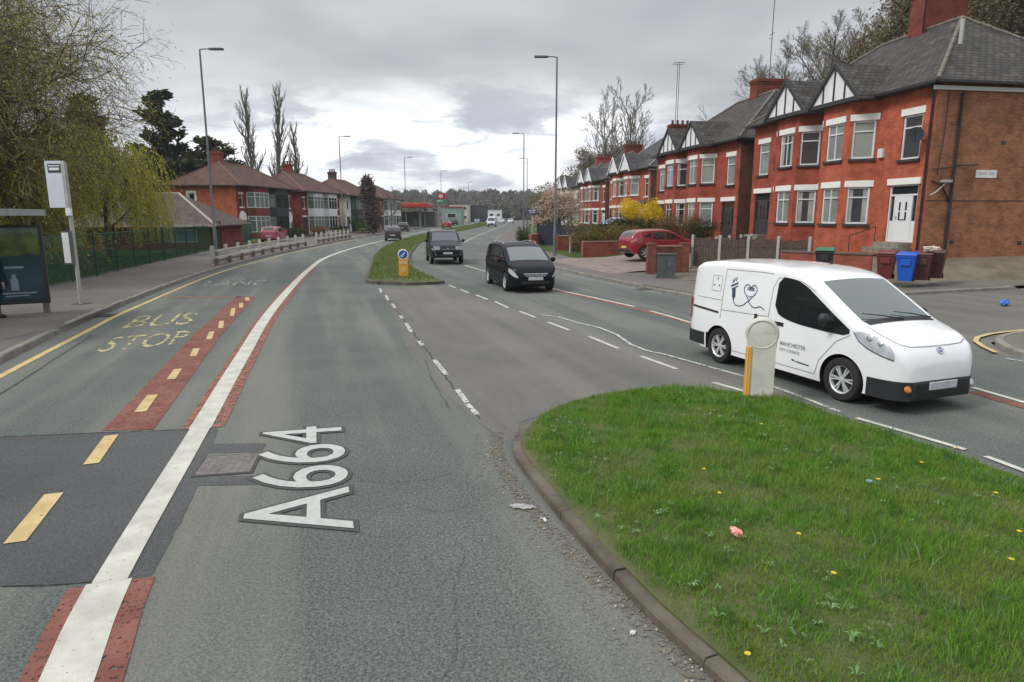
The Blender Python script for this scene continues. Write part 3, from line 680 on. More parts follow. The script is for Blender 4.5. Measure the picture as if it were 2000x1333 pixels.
# dandelions
M_dan = mat('dandelion_yellow', (0.75,0.55,0.03), rough=.8); M_stem = mat('flower_stem', (0.10,0.2,0.05))
d0 = None
for i, (px, py) in enumerate(((1375,918),(1628,1122),(1715,938),(1865,877),(1990,1040),(1975,1095),(1460,1280),(1487,830),(1945,965),(1800,905),(1560,1045),(1405,965))):
    x, y = G(px, py, .17)
    lab = 'yellow dandelion growing in the near island grass'
    if d0 is None:
        d0 = thing('dandelion', lab, 'flower', (x,y,.09), 0, 'dandelions on the near island')
        mb = MB(); mb.tube([(0,0,0),(.004,.003,.05),(0,0,.088)], .0022, 5); mb.build('stem', M_stem, d0)
        mb = MB()
        for k in range(26):
            a = k*2.4; r_ = .006 + .013*(k/26); mb.raw([(0,0,.087),(r_*math.cos(a-.25),r_*math.sin(a-.25),.095),((r_+.005)*math.cos(a),(r_+.005)*math.sin(a),.092),(r_*math.cos(a+.25),r_*math.sin(a+.25),.095)], [(0,1,2,3)])
        mb.build('flower_head', M_dan, d0)
    else: copy_thing(d0, (x,y,.09), i, lab)
# litter
def crumple(name, label, cat, loc, s, m, seed, flat=.5):
    r_ = random.Random(seed); bm = bmesh.new(); bmesh.ops.create_icosphere(bm, subdivisions=3, radius=1)
    for v in bm.verts:
        k = 1 + .35*math.sin(v.co.x*7+seed)*math.cos(v.co.y*6) + r_.uniform(-.12,.12); v.co = Vector((v.co.x*s[0]*k, v.co.y*s[1]*k, (v.co.z*flat*k)*s[2]+s[2]*.4))
    me = bpy.data.meshes.new(name); bm.to_mesh(me); bm.free(); me.materials.append(m)
    o = bpy.data.objects.new(name, me); COL.objects.link(o); o.location = loc; o.rotation_euler[2] = seed; return tag(o, label, cat)
crumple('drink_can', 'crushed pink wrapper lying in the grass', 'litter', (*G(1438,1040,.13), .12), (.06,.035,.035), mat('pink_foil', (0.75,0.16,0.15), (0.9,0.45,0.4), scale=20, rough=.4), 2, .8)
crumple('paper_scrap', 'white paper scrap on the tip of the island', 'litter', (*G(1080,812,.05), .06), (.11,.025,.02), mat('white_paper', (0.6,0.6,0.58), rough=.8), 1, .5)
crumple('feather_scrap', 'torn grey plastic scrap on the road by the kerb', 'litter', (*G(1018,992), .01), (.11,.05,.015), mat('grey_plastic_scrap', (0.22,0.21,0.21), (0.4,0.39,0.38), scale=18, rough=.7), 3, .4)
crumple('paper_scrap', 'small white scrap in the gutter', 'litter', (*G(1064,1018), .01), (.035,.012,.012), mat('white_paper', (0,0,0)), 5, .5)
crumple('plastic_bag', 'blue plastic bag lying by the right corner', 'litter', (*G(1962,594,.15), .15), (.20,.10,.10), mat('blue_bag_plastic', (0.03,0.13,0.55), (0.08,0.25,0.75), scale=8, rough=.35), 4, .8)
crumple('glass_shard', 'pale blue scrap in the island grass', 'litter', (*G(1697,940,.13), .12), (.03,.02,.02), mat('pale_blue_scrap', (0.25,0.42,0.48), rough=.3), 6, .8)
crumple('paper_scrap', 'small white scrap on the road beside the kerb bend', 'litter', (*G(1235,1240), .01), (.022,.016,.012), mat('white_paper', (0,0,0)), 7, .8)

# gully gratings beside the kerbs
def gully(label, x, y, rz):
    t = thing('gully_grating', label, 'drain', (x, y, .002), rz); mb = MB()
    for s_ in (-1, 1): mb.box((s_*.21, 0, .008), (.03, .42, .016)); mb.box((0, s_*.21, .008), (.39, .03, .016))
    mb.build('frame', MATS['manhole_rim'], t); mb = MB()
    for k in range(7): mb.box((-.165+k*.055, 0, .006), (.028, .39, .012))
    mb.build('bars', MATS['manhole_rim'], t)
gully('drain grating in the gutter below the bus stop pole', -10.88, 17.6, R(16))
gully('drain grating in the gutter before the grey cabinet', 4.75, 24.0, R(16))
# ================================================================ vehicles
M_tyre = mat('tyre_rubber', (0.018,0.018,0.019), rough=.85); M_hub = mat('brake_dark', (0.012,0.012,0.012), rough=.8)
M_rim = mat('alloy', (0.62,0.63,0.65), rough=.35, metal=.35); M_blk = mat('black_plastic', (0.016,0.017,0.020), rough=.55)
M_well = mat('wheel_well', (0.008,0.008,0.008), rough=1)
M_chr = mat('chrome', (0.62,0.63,0.66), rough=.18, metal=1); M_trim = mat('rubber_trim', (0.012,0.012,0.012), rough=.6)
M_glass = mat('car_glass', (0.012,0.015,0.017), rough=.04, spec=.8, coat=.5); M_lens = mat('headlight_lens', (0.52,0.55,0.60), (0.36,0.385,0.42), scale=9, rough=.08, coat=1.0, spec=.8)
M_lensd = mat('headlight_bowl', (0.10,0.11,0.12), rough=.2, metal=.6); M_rlens = mat('tail_lens', (0.30,0.012,0.012), rough=.12, coat=.8)
M_amb = mat('amber_lens', (0.6,0.2,0.04), rough=.2); M_plate = mat('number_plate', (0.42,0.42,0.45), (0.55,0.55,0.58), scale=9, rough=.5)
M_seam = mat('shut_line', (0.10,0.10,0.11), rough=.8)
def paint(name, c, metal=.0, rough=.28): return mat(name, c, rough=rough, metal=metal, coat=.8, spec=.5)

class Body:
    """a car shell described by its side profile, plan and section"""
    def __init__(s, L, W, top, bot, plan, belt, tum, rc=.10, crown=.035, tuck=.05):
        s.L, s.W, s.top, s.bot, s.plan, s.belt, s.tum, s.rc, s.crown, s.tuck = L, W, top, bot, plan, belt, tum, rc, crown, tuck
        s.zmax = max(z for _, z in top)
    def zt(s, x): return lerp(s.top, x)
    def zb(s, x): return lerp(s.bot, x)
    def hw(s, x, z):
        w0 = lerp(s.plan, x); bl = s.belt
        if z < bl: k = 1 - s.tuck * ((z - .62*bl) / (.62*bl)) ** 2
        else:
            k = (1 - s.tuck * .375) * (1 - s.tum * ((z - bl) / (s.zmax - bl)) ** 1.15)
        return w0 * k
    # section parameter t: 0 sill .. .6 shoulder .. .75 top edge .. 1 centre
    def S(s, x, t, side=1):
        zb, zt = s.zb(x), s.zt(x); rc = min(s.rc, (zt - zb) * .35); z1 = zt - rc
        if t <= .6: z = zb + (z1 - zb) * t / .6; return Vector((x, side * s.hw(x, z), z))
        h1 = s.hw(x, z1); yc = h1 - rc
        if t <= .75:
            a = (t - .6) / .15 * math.pi / 2; return Vector((x, side * (yc + rc * math.cos(a)), z1 + rc * math.sin(a)))
        y = yc * (1 - (t - .75) / .25); return Vector((x, side * y, zt + s.crown * (1 - (y / yc) ** 2)))
    def tz(s, x, z):
        zb, zt = s.zb(x), s.zt(x); rc = min(s.rc, (zt - zb) * .35); return max(0, min(.6, .6 * (z - zb) / (zt - rc - zb)))
    def N(s, x, t, side=1):
        e = .01; a = s.S(x + e, t, side) - s.S(x - e, t, side); t0, t1 = max(0, t - .012), min(1, t + .012)
        b = s.S(x, t1, side) - s.S(x, t0, side); n = a.cross(b)
        if n.length < 1e-9: return Vector((0, side, 0))
        n.normalize(); ctr = Vector((x, 0, (s.zb(x) + s.zt(x)) / 2)); p = s.S(x, t, side)
        if n.dot(p - ctr) < 0: n = -n
        return n
    def shell(s, xs, wheels, wr, mpaint, name, parent, blackz=None):
        ts = [0,.05,.12,.2,.28,.36,.44,.52,.6,.63,.66,.69,.72,.75,.80,.86,.93,1.0]
        mb = MB(); m = len(ts); ring = 2*m - 1
        for x in xs:
            for t in ts: mb.v.append(tuple(s.S(x, t, 1)))
            for t in reversed(ts[:-1]): mb.v.append(tuple(s.S(x, t, -1)))
        for i in range(len(xs)-1):
            for k in range(ring):
                k2 = (k+1) % ring; a = i*ring
                mb.f.append((a+k, a+k2, a+ring+k2, a+ring+k)); mb.m.append(0)
        for e, sg in ((0, 1), (len(xs)-1, -1)):
            a = e*ring; ctr = len(mb.v); P = [Vector(mb.v[a+k]) for k in range(ring)]; mb.v.append(tuple(sum(P, Vector())/ring))
            for k in range(ring): mb.f.append((a+k, a+(k+1)%ring, ctr)); mb.m.append(0)
        o = mb.build(name, [mpaint, M_well], parent, fix=True)
        cut = MB()
        for wx in wheels:
            for sd in (1, -1):
                yc = sd * (s.W/2 - .10)
                cut.lathe([(wr+.055, -.26), (wr+.055, .26)], 40, M=Matrix.Translation((wx, yc, wr)) @ Matrix.Rotation(R(90), 4, 'X'))
        c = cut.build('cut', M_well, parent, fix=True)
        md = o.modifiers.new('b', 'BOOLEAN'); md.object = c; md.operation = 'DIFFERENCE'; md.solver = 'EXACT'
        bpy.context.view_layer.update()
        me = bpy.data.meshes.new_from_object(o.evaluated_get(bpy.context.evaluated_depsgraph_get()))
        o.modifiers.clear()
        if len(me.polygons) > 50: o.data = me
        me = o.data; me.name = name
        bpy.data.objects.remove(c)
        while len(me.materials) > 2: me.materials.pop()
        for p in me.polygons:
            p.material_index = 0
            for wx in wheels:
                if math.hypot(p.center.x - wx, p.center.z - wr) < wr + .054 + .003 and abs(p.center.y) < s.W/2 + .02:
                    if abs(math.hypot(p.center.x - wx, p.center.z - wr) - (wr+.055)) < .012 or abs(p.center.y) < s.W/2 - .25: p.material_index = 1
        me.polygons.foreach_set('use_smooth', [True]*len(me.polygons)); me.set_sharp_from_angle(angle=R(32)); me.update()
        return o
    def patch(s, mb, x0, x1, lo, hi, off, side=1, nx=14, ny=5, mi=0, rim=True):
        """a panel lying on the shell; lo, hi are heights (functions of x) on the side, or section parameters if >= 10"""
        rows = []
        for i in range(nx+1):
            x = x0 + (x1-x0)*i/nx; a, b = lo(x), hi(x)
            ta = a-10 if a >= 5 else s.tz(x, a); tb = b-10 if b >= 5 else s.tz(x, b)
            rows.append([s.S(x, ta+(tb-ta)*j/ny, side) + s.N(x, ta+(tb-ta)*j/ny, side)*off for j in range(ny+1)])
        b = len(mb.v)
        for r_ in rows: mb.v += [tuple(p) for p in r_]
        for i in range(nx):
            for j in range(ny):
                q = (b+i*(ny+1)+j, b+(i+1)*(ny+1)+j, b+(i+1)*(ny+1)+j+1, b+i*(ny+1)+j+1)
                mb.f.append(q if side < 0 else q[::-1]); mb.m.append(mi)
    def line(s, mb, pts, wd, off, side, mi=0):
        """thin strip along (x, z) points on the side, or (x, 10 + t)"""
        P = []
        for (x0, z0), (x1, z1) in zip(pts, pts[1:]):
            n = max(2, int(math.hypot(x1-x0, (z1-z0)) / .06))
            for k in range(n): P.append((x0+(x1-x0)*k/n, z0+(z1-z0)*k/n))
        P.append(pts[-1]); Q = []; Nn = []
        for x, z in P:
            t = z-10 if z >= 5 else s.tz(x, z); Nn.append(s.N(x, t, side)); Q.append(s.S(x, t, side) + Nn[-1]*off)
        A, B = [], []
        for i, p in enumerate(Q):
            d = (Q[min(i+1,len(Q)-1)] - Q[max(i-1,0)]).normalized(); c = d.cross(Nn[i]).normalized()
            A.append(p + c*wd/2); B.append(p - c*wd/2)
        mb.strip(A, B, mi)

def wheel(parent, x, y, r, side, style='spoke', wd=.20, n=7, mrim=None):
    T = Matrix.Translation((x, y, r)) @ Matrix.Rotation(R(-90 if side > 0 else 90), 4, 'X')   # local +z points outwards
    mb = MB(); mb.lathe([(0,-.06),(r*.62,-.06),(r*.62,.03),(0,.03)], 28, M=T); hub = mb.build('wheel', M_hub, parent, smooth=35)
    mb = MB(); h = wd/2
    mb.lathe([(r*.63,-h),(r*.9,-h),(r*.985,-h*.8),(r,-h*.3),(r,h*.3),(r*.985,h*.8),(r*.93,h),(r*.70,h*1.02),(r*.64,h*.8),(r*.63,-h)], 36, M=T, cap=False)
    mb.build('tyre', M_tyre, hub, smooth=40)
    mb = MB(); q = r*.645
    mb.lathe([(q*.90,h*.35),(q*.93,h*.72),(q,h*.86),(q*1.01,h*.6)], 32, M=T, cap=False)
    mb.lathe([(0,h*.78),(q*.16,h*.76),(q*.22,h*.55)], 16, M=T)
    for k in range(n):
        a = 2*math.pi*k/n
        for da in ((-.13, .13) if style == 'split' else (0,)):
            w0, w1 = (q*.16, q*.30) if style == 'spoke' else (q*.10, q*.10)
            pts = [(q*.12, -w0/2), (q*.93, -w1/2), (q*.93, w1/2), (q*.12, w0/2)]
            ca, sa = math.cos(a+da), math.sin(a+da)
            p = [(c*ca - d*sa, c*sa + d*ca) for c, d in pts]
            z0, z1 = h*.62, h*.70
            vs = [T @ Vector((p[i][0], p[i][1], z)) for z in (z0-.02, z1) for i in range(4)]
            mb.raw(vs, [(4,5,6,7),(0,1,5,4),(1,2,6,5),(2,3,7,6),(3,0,4,7)])
    mb.build('rim', mrim or M_rim, hub, smooth=30); return hub

def xs_for(L2, n=34):
    a = [-L2, -L2+.02, -L2+.06, -L2+.13]; b = [L2-.13, L2-.06, L2-.02, L2]
    m = [a[-1] + (b[0]-a[-1])*i/n for i in range(1, n)]; return a + m + b

def generic_car(name, label, cat, loc, heading, sp, group=None):
    """sp: dict with the dimensions and shapes of one vehicle; heading = direction of travel from +x, radians"""
    t = thing(name, label, cat, (loc[0], loc[1], loc[2] if len(loc) > 2 else 0.004), heading, group)
    B = Body(sp['L'], sp['W'], sp['top'], sp['bot'], sp['plan'], sp['belt'], sp['tum'], sp.get('rc', .1), sp.get('crown', .035))
    P = sp['paint']; L2 = sp['L']/2; wr = sp['wr']; wf, wb = sp['axles']; detail = sp.get('detail', 1)
    B.shell(xs_for(L2), (wf, wb), wr, P, 'body', t)
    for wx in (wf, wb):
        for sd in (1, -1): wheel(t, wx, sd*(sp['W']/2 - .115), wr, sd, sp.get('rimstyle', 'split'), .2, sp.get('nspoke', 5), sp.get('mrim'))
    G_ = sp.get('glass', M_glass)
    ws = sp['screen']; mb = MB()
    for sd in (1, -1): B.patch(mb, ws[0], ws[1], lambda x: 10.765, lambda x: 11.0, .006, sd, 10, 8)
    mb.build('windscreen', sp.get('screenglass', G_), t, smooth=50, fix=True)
    rs = sp['rear']; mb = MB()
    for sd in (1, -1): B.patch(mb, rs[0], rs[1], lambda x: 10.79, lambda x: 11.0, .006, sd, 6, 8)
    mb.build('rear_window', G_, t, smooth=50, fix=True)
    for sd in (1, -1):
        for (x0, x1, lo, hi) in sp['windows']:
            mb = MB(); B.patch(mb, x0, x1, lambda x, q=lo: lerp(q, x), lambda x, q=hi: lerp(q, x), .005, sd, 16, 6)
            mb.build('side_window', G_, t, smooth=50)
        mb = MB()
        for ln in sp.get('seams', []): B.line(mb, ln, .011, .0035, sd)
        if mb.v: mb.build('door_seam', sp.get('mseam', M_trim), t)
        for (x, z) in sp.get('handles', []):
            mb = MB(); B.patch(mb, x-.085, x+.085, lambda q: z-.018, lambda q: z+.018, .022, sd, 4, 2)
            B.patch(mb, x-.095, x+.095, lambda q: z-.03, lambda q: z+.03, .004, sd, 4, 2)
            mb.build('door_handle', sp.get('mhandle', P), t)
        # mirror
        mx, mz = sp['mirror']; p = B.S(mx, B.tz(mx, mz), sd); mb = MB()
        mb.tube([p + Vector((0, -sd*.02, 0)), p + Vector((.0, sd*.05, .01)), p + Vector((.0, sd*.09, .03))], [.03,.03,.03], 8)
        c = p + Vector((0, sd*.16, .045))
        mb.tube([c + Vector((.07,0,0)), c + Vector((.045,0,0)), c + Vector((0,0,0)), c + Vector((-.035,0,0))], [.03,.075,.09,.088], 12)
        mb.build('mirror', sp.get('mmirror', P), t, smooth=40)
        if sp.get('sillband'):
            mb = MB(); a, b_ = sp['sillband']; B.patch(mb, wb+wr+.06, wf-wr-.06, lambda x: a, lambda x: b_, .008, sd, 10, 2); mb.build('side_moulding', sp.get('mband', M_blk), t)
        if sp.get('rail'):
            x0, x1 = sp['rail']; mb = MB(); pts = [B.S(x0+(x1-x0)*k/8, .76, sd) + Vector((0,0,.045 if 0 < k < 8 else .0)) for k in range(9)]
            mb.tube(pts, .016, 6); mb.build('roof_rail', sp.get('mrail', M_chr), t, smooth=50)
        # lights
        for (nm, x0, x1, lo, hi, m_, off) in sp['lights']:
            mb = MB(); B.patch(mb, x0, x1, lambda x, q=lo: lerp(q, x), lambda x, q=hi: lerp(q, x), off, sd, 12, 5); mb.build(nm, m_, t, smooth=60)
    for (nm, m_, boxes) in sp['boxes']:
        mb = MB()
        for (c, d) in boxes: mb.box(c, d)
        o = mb.build(nm, m_, t)
        bv = o.modifiers.new('b', 'BEVEL'); bv.width = .008; bv.segments = 2; bv.limit_method = 'ANGLE'
    return t, B

def bumper(name, B, x0, x1, z0, z1, m, t, grow=.014, front=True):
    """a bumper shell wrapped round one end of the body"""
    mb = MB(); n = 12; xs = [x0 + (x1-x0)*i/n for i in range(n+1)]; rows = []
    for x in xs:
        a = B.hw(x, (z0+z1)/2) + grow; zb_ = z0; rows.append((x, a, zb_, z1))
    sgn = 1 if front else -1; xe = xs[-1] + sgn*grow
    ring = []
    for (x, a, zb_, zt_) in rows + [(xe, rows[-1][1]*.985, z0+.02, z1-.02)]:
        zs = [zb_ + (zt_-zb_)*k/4 for k in range(5)]
        ring.append([Vector((x, a, z)) for z in zs] + [Vector((x, -a, z)) for z in reversed(zs)])
    b = len(mb.v); k = len(ring[0])
    for r_ in ring: mb.v += [tuple(p) for p in r_]
    for i in range(len(ring)-1):
        for j in range(k):
            mb.f.append((b+i*k+j, b+i*k+(j+1)%k, b+(i+1)*k+(j+1)%k, b+(i+1)*k+j)); mb.m.append(0)
    mb.f.append(tuple(b+j for j in range(k))); mb.m.append(0); e = b+(len(ring)-1)*k; mb.f.append(tuple(e+j for j in range(k))); mb.m.append(0)
    return mb.build(name, m, t, fix=True, smooth=35)

# ---- the white van
VT = [(-2.28,1.50),(-2.26,1.62),(-2.20,1.72),(-2.05,1.785),(-1.5,1.83),(-.5,1.845),(.2,1.81),(.55,1.745),(.72,1.68),(1.58,1.155),(1.80,1.085),(2.0,1.015),(2.13,.95),(2.22,.87),(2.28,.77),(2.31,.69),(2.325,.62)]
VB = [(-2.28,.34),(-2.1,.27),(-1.8,.22),(1.7,.20),(2.1,.21),(2.28,.27)]
VP = [(-2.325,.66),(-2.28,.70),(-2.24,.77),(-2.15,.805),(-1.9,.83),(-1.2,.847),(1.2,.847),(1.6,.83),(1.9,.80),(2.1,.765),(2.22,.71),(2.29,.63),(2.325,.55)]
M_vanp = mat('white_van_paint', (0.78,0.79,0.80), (0.84,0.85,0.87), scale=1.3, rough=.25, coat=.8)
M_vgl = mat('van_windscreen', (0.05,0.075,0.07), rough=.05, spec=.8, coat=.6)
def dl(a): return a
van_sp = dict(L=4.65, W=1.695, top=VT, bot=VB, plan=VP, belt=1.02, tum=.13, rc=.12, crown=.03, paint=M_vanp, wr=.318, axles=(1.42,-1.305),
  rimstyle='split', nspoke=6, mseam=mat('van_shut_line', (0.22,0.225,0.24), rough=.8), screen=(.76,1.58), rear=(-2.279,-2.255), screenglass=M_vgl,
  windows=[(.02,1.50,[(.02,1.22),(.06,1.13),(.15,1.07),(.35,1.02),(.6,.99),(1.1,.965),(1.42,.965),(1.50,1.0)],[(.02,1.58),(.05,1.65),(.12,1.68),(.4,1.655),(.62,1.575),(1.50,1.055)])],
  seams=[[(-.10,.28),(-.10,.95),(-.08,1.5),(0,1.66),(.5,1.64),(.78,1.52)],[(-.10,.30),(.95,.30),(1.02,.52),(1.30,.86),(1.52,.98)],
         [(-1.28,.82),(-1.28,1.70),(-.12,1.72)],[(-.95,.30),(-.12,.30)],[(-1.28,.98),(-.12,1.02)],[(-2.02,1.15),(-1.30,1.15)]],
  handles=[(.16,.94)], mhandle=M_blk, mirror=(1.18,1.12), mmirror=M_blk,
  lights=[('headlight',1.57,2.17,[(1.57,1.04),(1.66,.93),(1.80,.85),(2.0,.785),(2.17,.745)],[(1.56,10.59),(1.7,10.65),(1.9,10.675),(2.1,10.66),(2.19,10.60)],M_lens,.007),
          ('tail_light',-2.24,-2.16,[(-2.3,.72)],[(-2.3,1.10)],M_rlens,.012)],
  boxes=[('number_plate', M_plate, [((2.36,0,.39),(.02,.52,.11))]), ('rear_plate', M_plate, [((-2.315,0,.48),(.02,.52,.11))]),
         ('aerial', M_blk, [((.30,0,1.90),(.05,.02,.05))])])
vd = math.atan2(9.30-11.74, 4.74-3.80)
vx, vy = math.cos(vd), math.sin(vd)
# centre of the van from the front wheel contact on its right-hand side
right = Vector((vy, -vx))
fwp = Vector((4.76, 9.33)); ctr = fwp - Vector((vx, vy))*1.42 - right*(.79)
van, VBd = generic_car('electric_van', 'white panel van with heart and plug drawing on its side, passing the near island', 'van', (ctr.x, ctr.y), vd, van_sp)
bumper('front_bumper', VBd, 1.84, 2.325, .20, .46, M_blk, van)
bumper('rear_bumper', VBd, -1.72, -2.285, .27, .50, M_blk, van, front=False)
for sd in (1, -1):
    mb = MB(); VBd.line(mb, [(-2.12,.965),(-1.34,.925)], .035, .012, sd); mb.build('door_rail', M_blk, van)
    mb = MB(); VBd.patch(mb, -.40, -.34, lambda x: .86, lambda x: 1.03, .02, sd, 2, 3); mb.build('door_handle', M_blk, van)
    mb = MB(); VBd.line(mb, [(1.57,1.035),(1.66,.925),(1.80,.845),(2.0,.78),(2.17,.74)], .012, .009, sd); mb.build('headlight_trim', M_trim, van)
    mb = MB(); p = Vector((2.07, sd*.58, .40)); mb.lathe([(0,.0),(.05,0),(.055,-.02)], 16, M=Matrix.Translation((2.335, sd*.50, .33)) @ Matrix.Rotation(R(90), 4, 'Y'))
    mb.lathe([(.03,.035),(.045,.03),(.05,0)], 14, M=Matrix.Translation((2.30, sd*.60, .36)) @ Matrix.Rotation(R(65 if sd > 0 else 65), 4, 'Y'))
    mb.build('fog_lamp', M_amb if sd < 0 else M_lens, van, smooth=40)
    mb = MB()
    for (a, r0) in ((1.82,.040),(1.98,.032)):
        c = VBd.S(a, .63, sd) + VBd.N(a, .63, sd)*.012; n_ = VBd.N(a, .63, sd)
        mb.lathe([(0,0),(r0,0),(r0*1.2,-.004)], 14, M=Matrix.Translation(c) @ n_.to_track_quat('Z', 'Y').to_matrix().to_4x4())
    mb.build('headlight_bowl', M_chr, van, smooth=40)
mb = MB()     # bonnet shut line, wipers, grille line
for sd in (1, -1): VBd.line(mb, [(1.66,10.74),(1.95,10.72),(2.12,10.74),(2.19,10.80),(2.21,10.9),(2.215,10.999)], .010, .004, sd)
mb.build('bonnet_seam', mat('seam_grey', (0.16,0.165,0.17), rough=.7), van)
for y0, y1 in ((.62,-.02),(.05,-.62)):
    mb = MB()
    a = Vector((1.63, y0*.95, VBd.zt(1.63)+.045)); b = Vector((1.50, y1, VBd.zt(1.50)+.075)); mb.tube([a, a.lerp(b,.5)+Vector((0,0,.008)), b], [.012,.009,.006], 6)
    mb.build('wiper', M_trim, van)
mb = MB(); 
for sd in (1,-1): VBd.patch(mb, 1.555, 1.66, lambda x: 10.77, lambda x: 11.0, .008, sd, 3, 6)
mb.build('scuttle_panel', M_blk, van, fix=True)
mb = MB(); mb.box((2.343,0,.36),(.02,.9,.14)); mb.build('lower_grille', M_trim, van)
mb = MB(); nrm = VBd.N(2.25, .985, 1); cp = VBd.S(2.25, .999, 1) + nrm*.006
Mx = Matrix.Translation(cp) @ nrm.to_track_quat('Z','Y').to_matrix().to_4x4()
mb.lathe([(.030,0),(.050,.006),(.056,.004),(.058,-.004)], 24, M=Mx); mb.lathe([(0,.003),(.034,.003),(.036,0)], 20, mi=1, M=Mx); mb.box((0,0,.006),(.13,.018,.006), mi=0, M=Mx)
mb.build('badge', [M_chr, mat('badge_violet', (0.10,0.09,0.42), rough=.3, coat=.5)], van, smooth=40)
# drawings and words on the side that faces the camera and its mirror side
M_ink = mat('navy_ink', (0.045,0.055,0.12), rough=.5); M_inkg = mat('grey_ink', (0.28,0.29,0.31), rough=.5)
def side_map(sd):
    def f(x, z): t_ = VBd.tz(x, z); return VBd.S(x, t_, sd) + VBd.N(x, t_, sd)*.007
    return f
def side_text(mb, txt, x, z, size, sd, sp_=1.0, bold=.012):
    vs, fs = text_mesh(txt, size, bold*size, space=sp_); f = side_map(sd); d = 1 if sd < 0 else -1
    mb.raw([f(x + d*v.x, z + v.y) for v in vs], fs)
for sd in (-1, 1):
    d = 1 if sd < 0 else -1; xo = (lambda q: q) if sd < 0 else (lambda q: -1.15 - q)
    mb = MB()
    def L(pts, w=.013): VBd.line(mb, [(xo(a), b) for a, b in pts], w, .007, sd)
    # cable, heart
    heart = [(-.62 + .0, 1.16)]
    for k in range(25):
        a = -math.pi + 2*math.pi*k/24
        hx = .0098*16*math.sin(a)**3; hz = .0098*(13*math.cos(a)-5*math.cos(2*a)-2*math.cos(3*a)-math.cos(4*a))
        heart.append((-.60+hx, 1.37+hz))
    L(heart[1:], .016)
    L([(-1.0,1.22),(-.98,1.16),(-.92,1.11),(-.82,1.10),(-.72,1.13),(-.62,1.21)], .016); L([(-.60,1.20),(-.50,1.13),(-.42,1.12),(-.32,1.155),(-.26,1.14),(-.20,1.11)], .016)
    L([(-.66,1.31),(-.60,1.28),(-.54,1.31)], .010)
    # plug
    L([(-1.10,1.42),(-.93,1.49)], .03); L([(-1.07,1.37),(-.92,1.44)], .02)
    L([(-1.04,1.50),(-1.03,1.57)], .018); L([(-.99,1.52),(-.98,1.59)], .018); L([(-1.07,1.47),(-1.06,1.54)], .014)
    L([(-1.02,1.39),(-.99,1.24)], .085); L([(-1.0,1.25),(-.985,1.20)], .04)
    mb.build('drawing', M_ink, van)
    mb = MB(); VBd.line(mb, [(xo(-1.62),1.57),(xo(-1.62),1.30),(xo(-1.36),1.30),(xo(-1.36),1.57),(xo(-1.62),1.57)], .008, .006, sd); mb.build('socket_outline', M_inkg, van)
    mb = MB(); VBd.line(mb, [(xo(-1.49),1.50),(xo(-1.49),1.54)], .022, .007, sd)
    for q in (-1.56,-1.42): VBd.line(mb, [(xo(q)-.02,1.40),(xo(q)+.02,1.40)], .022, .007, sd)
    mb.build('socket_holes', M_ink, van)
    mb = MB(); side_text(mb, '100%', -.69 if sd < 0 else -.46, 1.39, .085, sd, bold=.03); mb.build('heart_lettering', M_ink, van)
    x0 = .22 if sd < 0 else 1.0; 
    mb = MB(); side_text(mb, 'MANCHESTER', x0, .62, .085, sd, bold=.015); side_text(mb, 'CITY COUNCIL', x0, .53, .062, sd); mb.build('door_lettering', M_inkg, van)
    mb = MB(); f = side_map(sd); 
    for (a, b, c, e) in ((-.13,.56,.02,.12),(-.10,.56,.02,.14),(-.07,.57,.02,.12)): VBd.line(mb, [(x0+d*a,b),(x0+d*a,b+e)], c, .007, sd)
    mb.build('crest', M_inkg, van)
    mb = MB(); VBd.line(mb, [(x0+d*.27,.43),(x0+d*.33,.42)], .025, .007, sd); VBd.line(mb, [(x0+d*.35,.415),(x0+d*.62,.40)], .018, .007, sd); mb.build('small_lettering', M_ink, van)

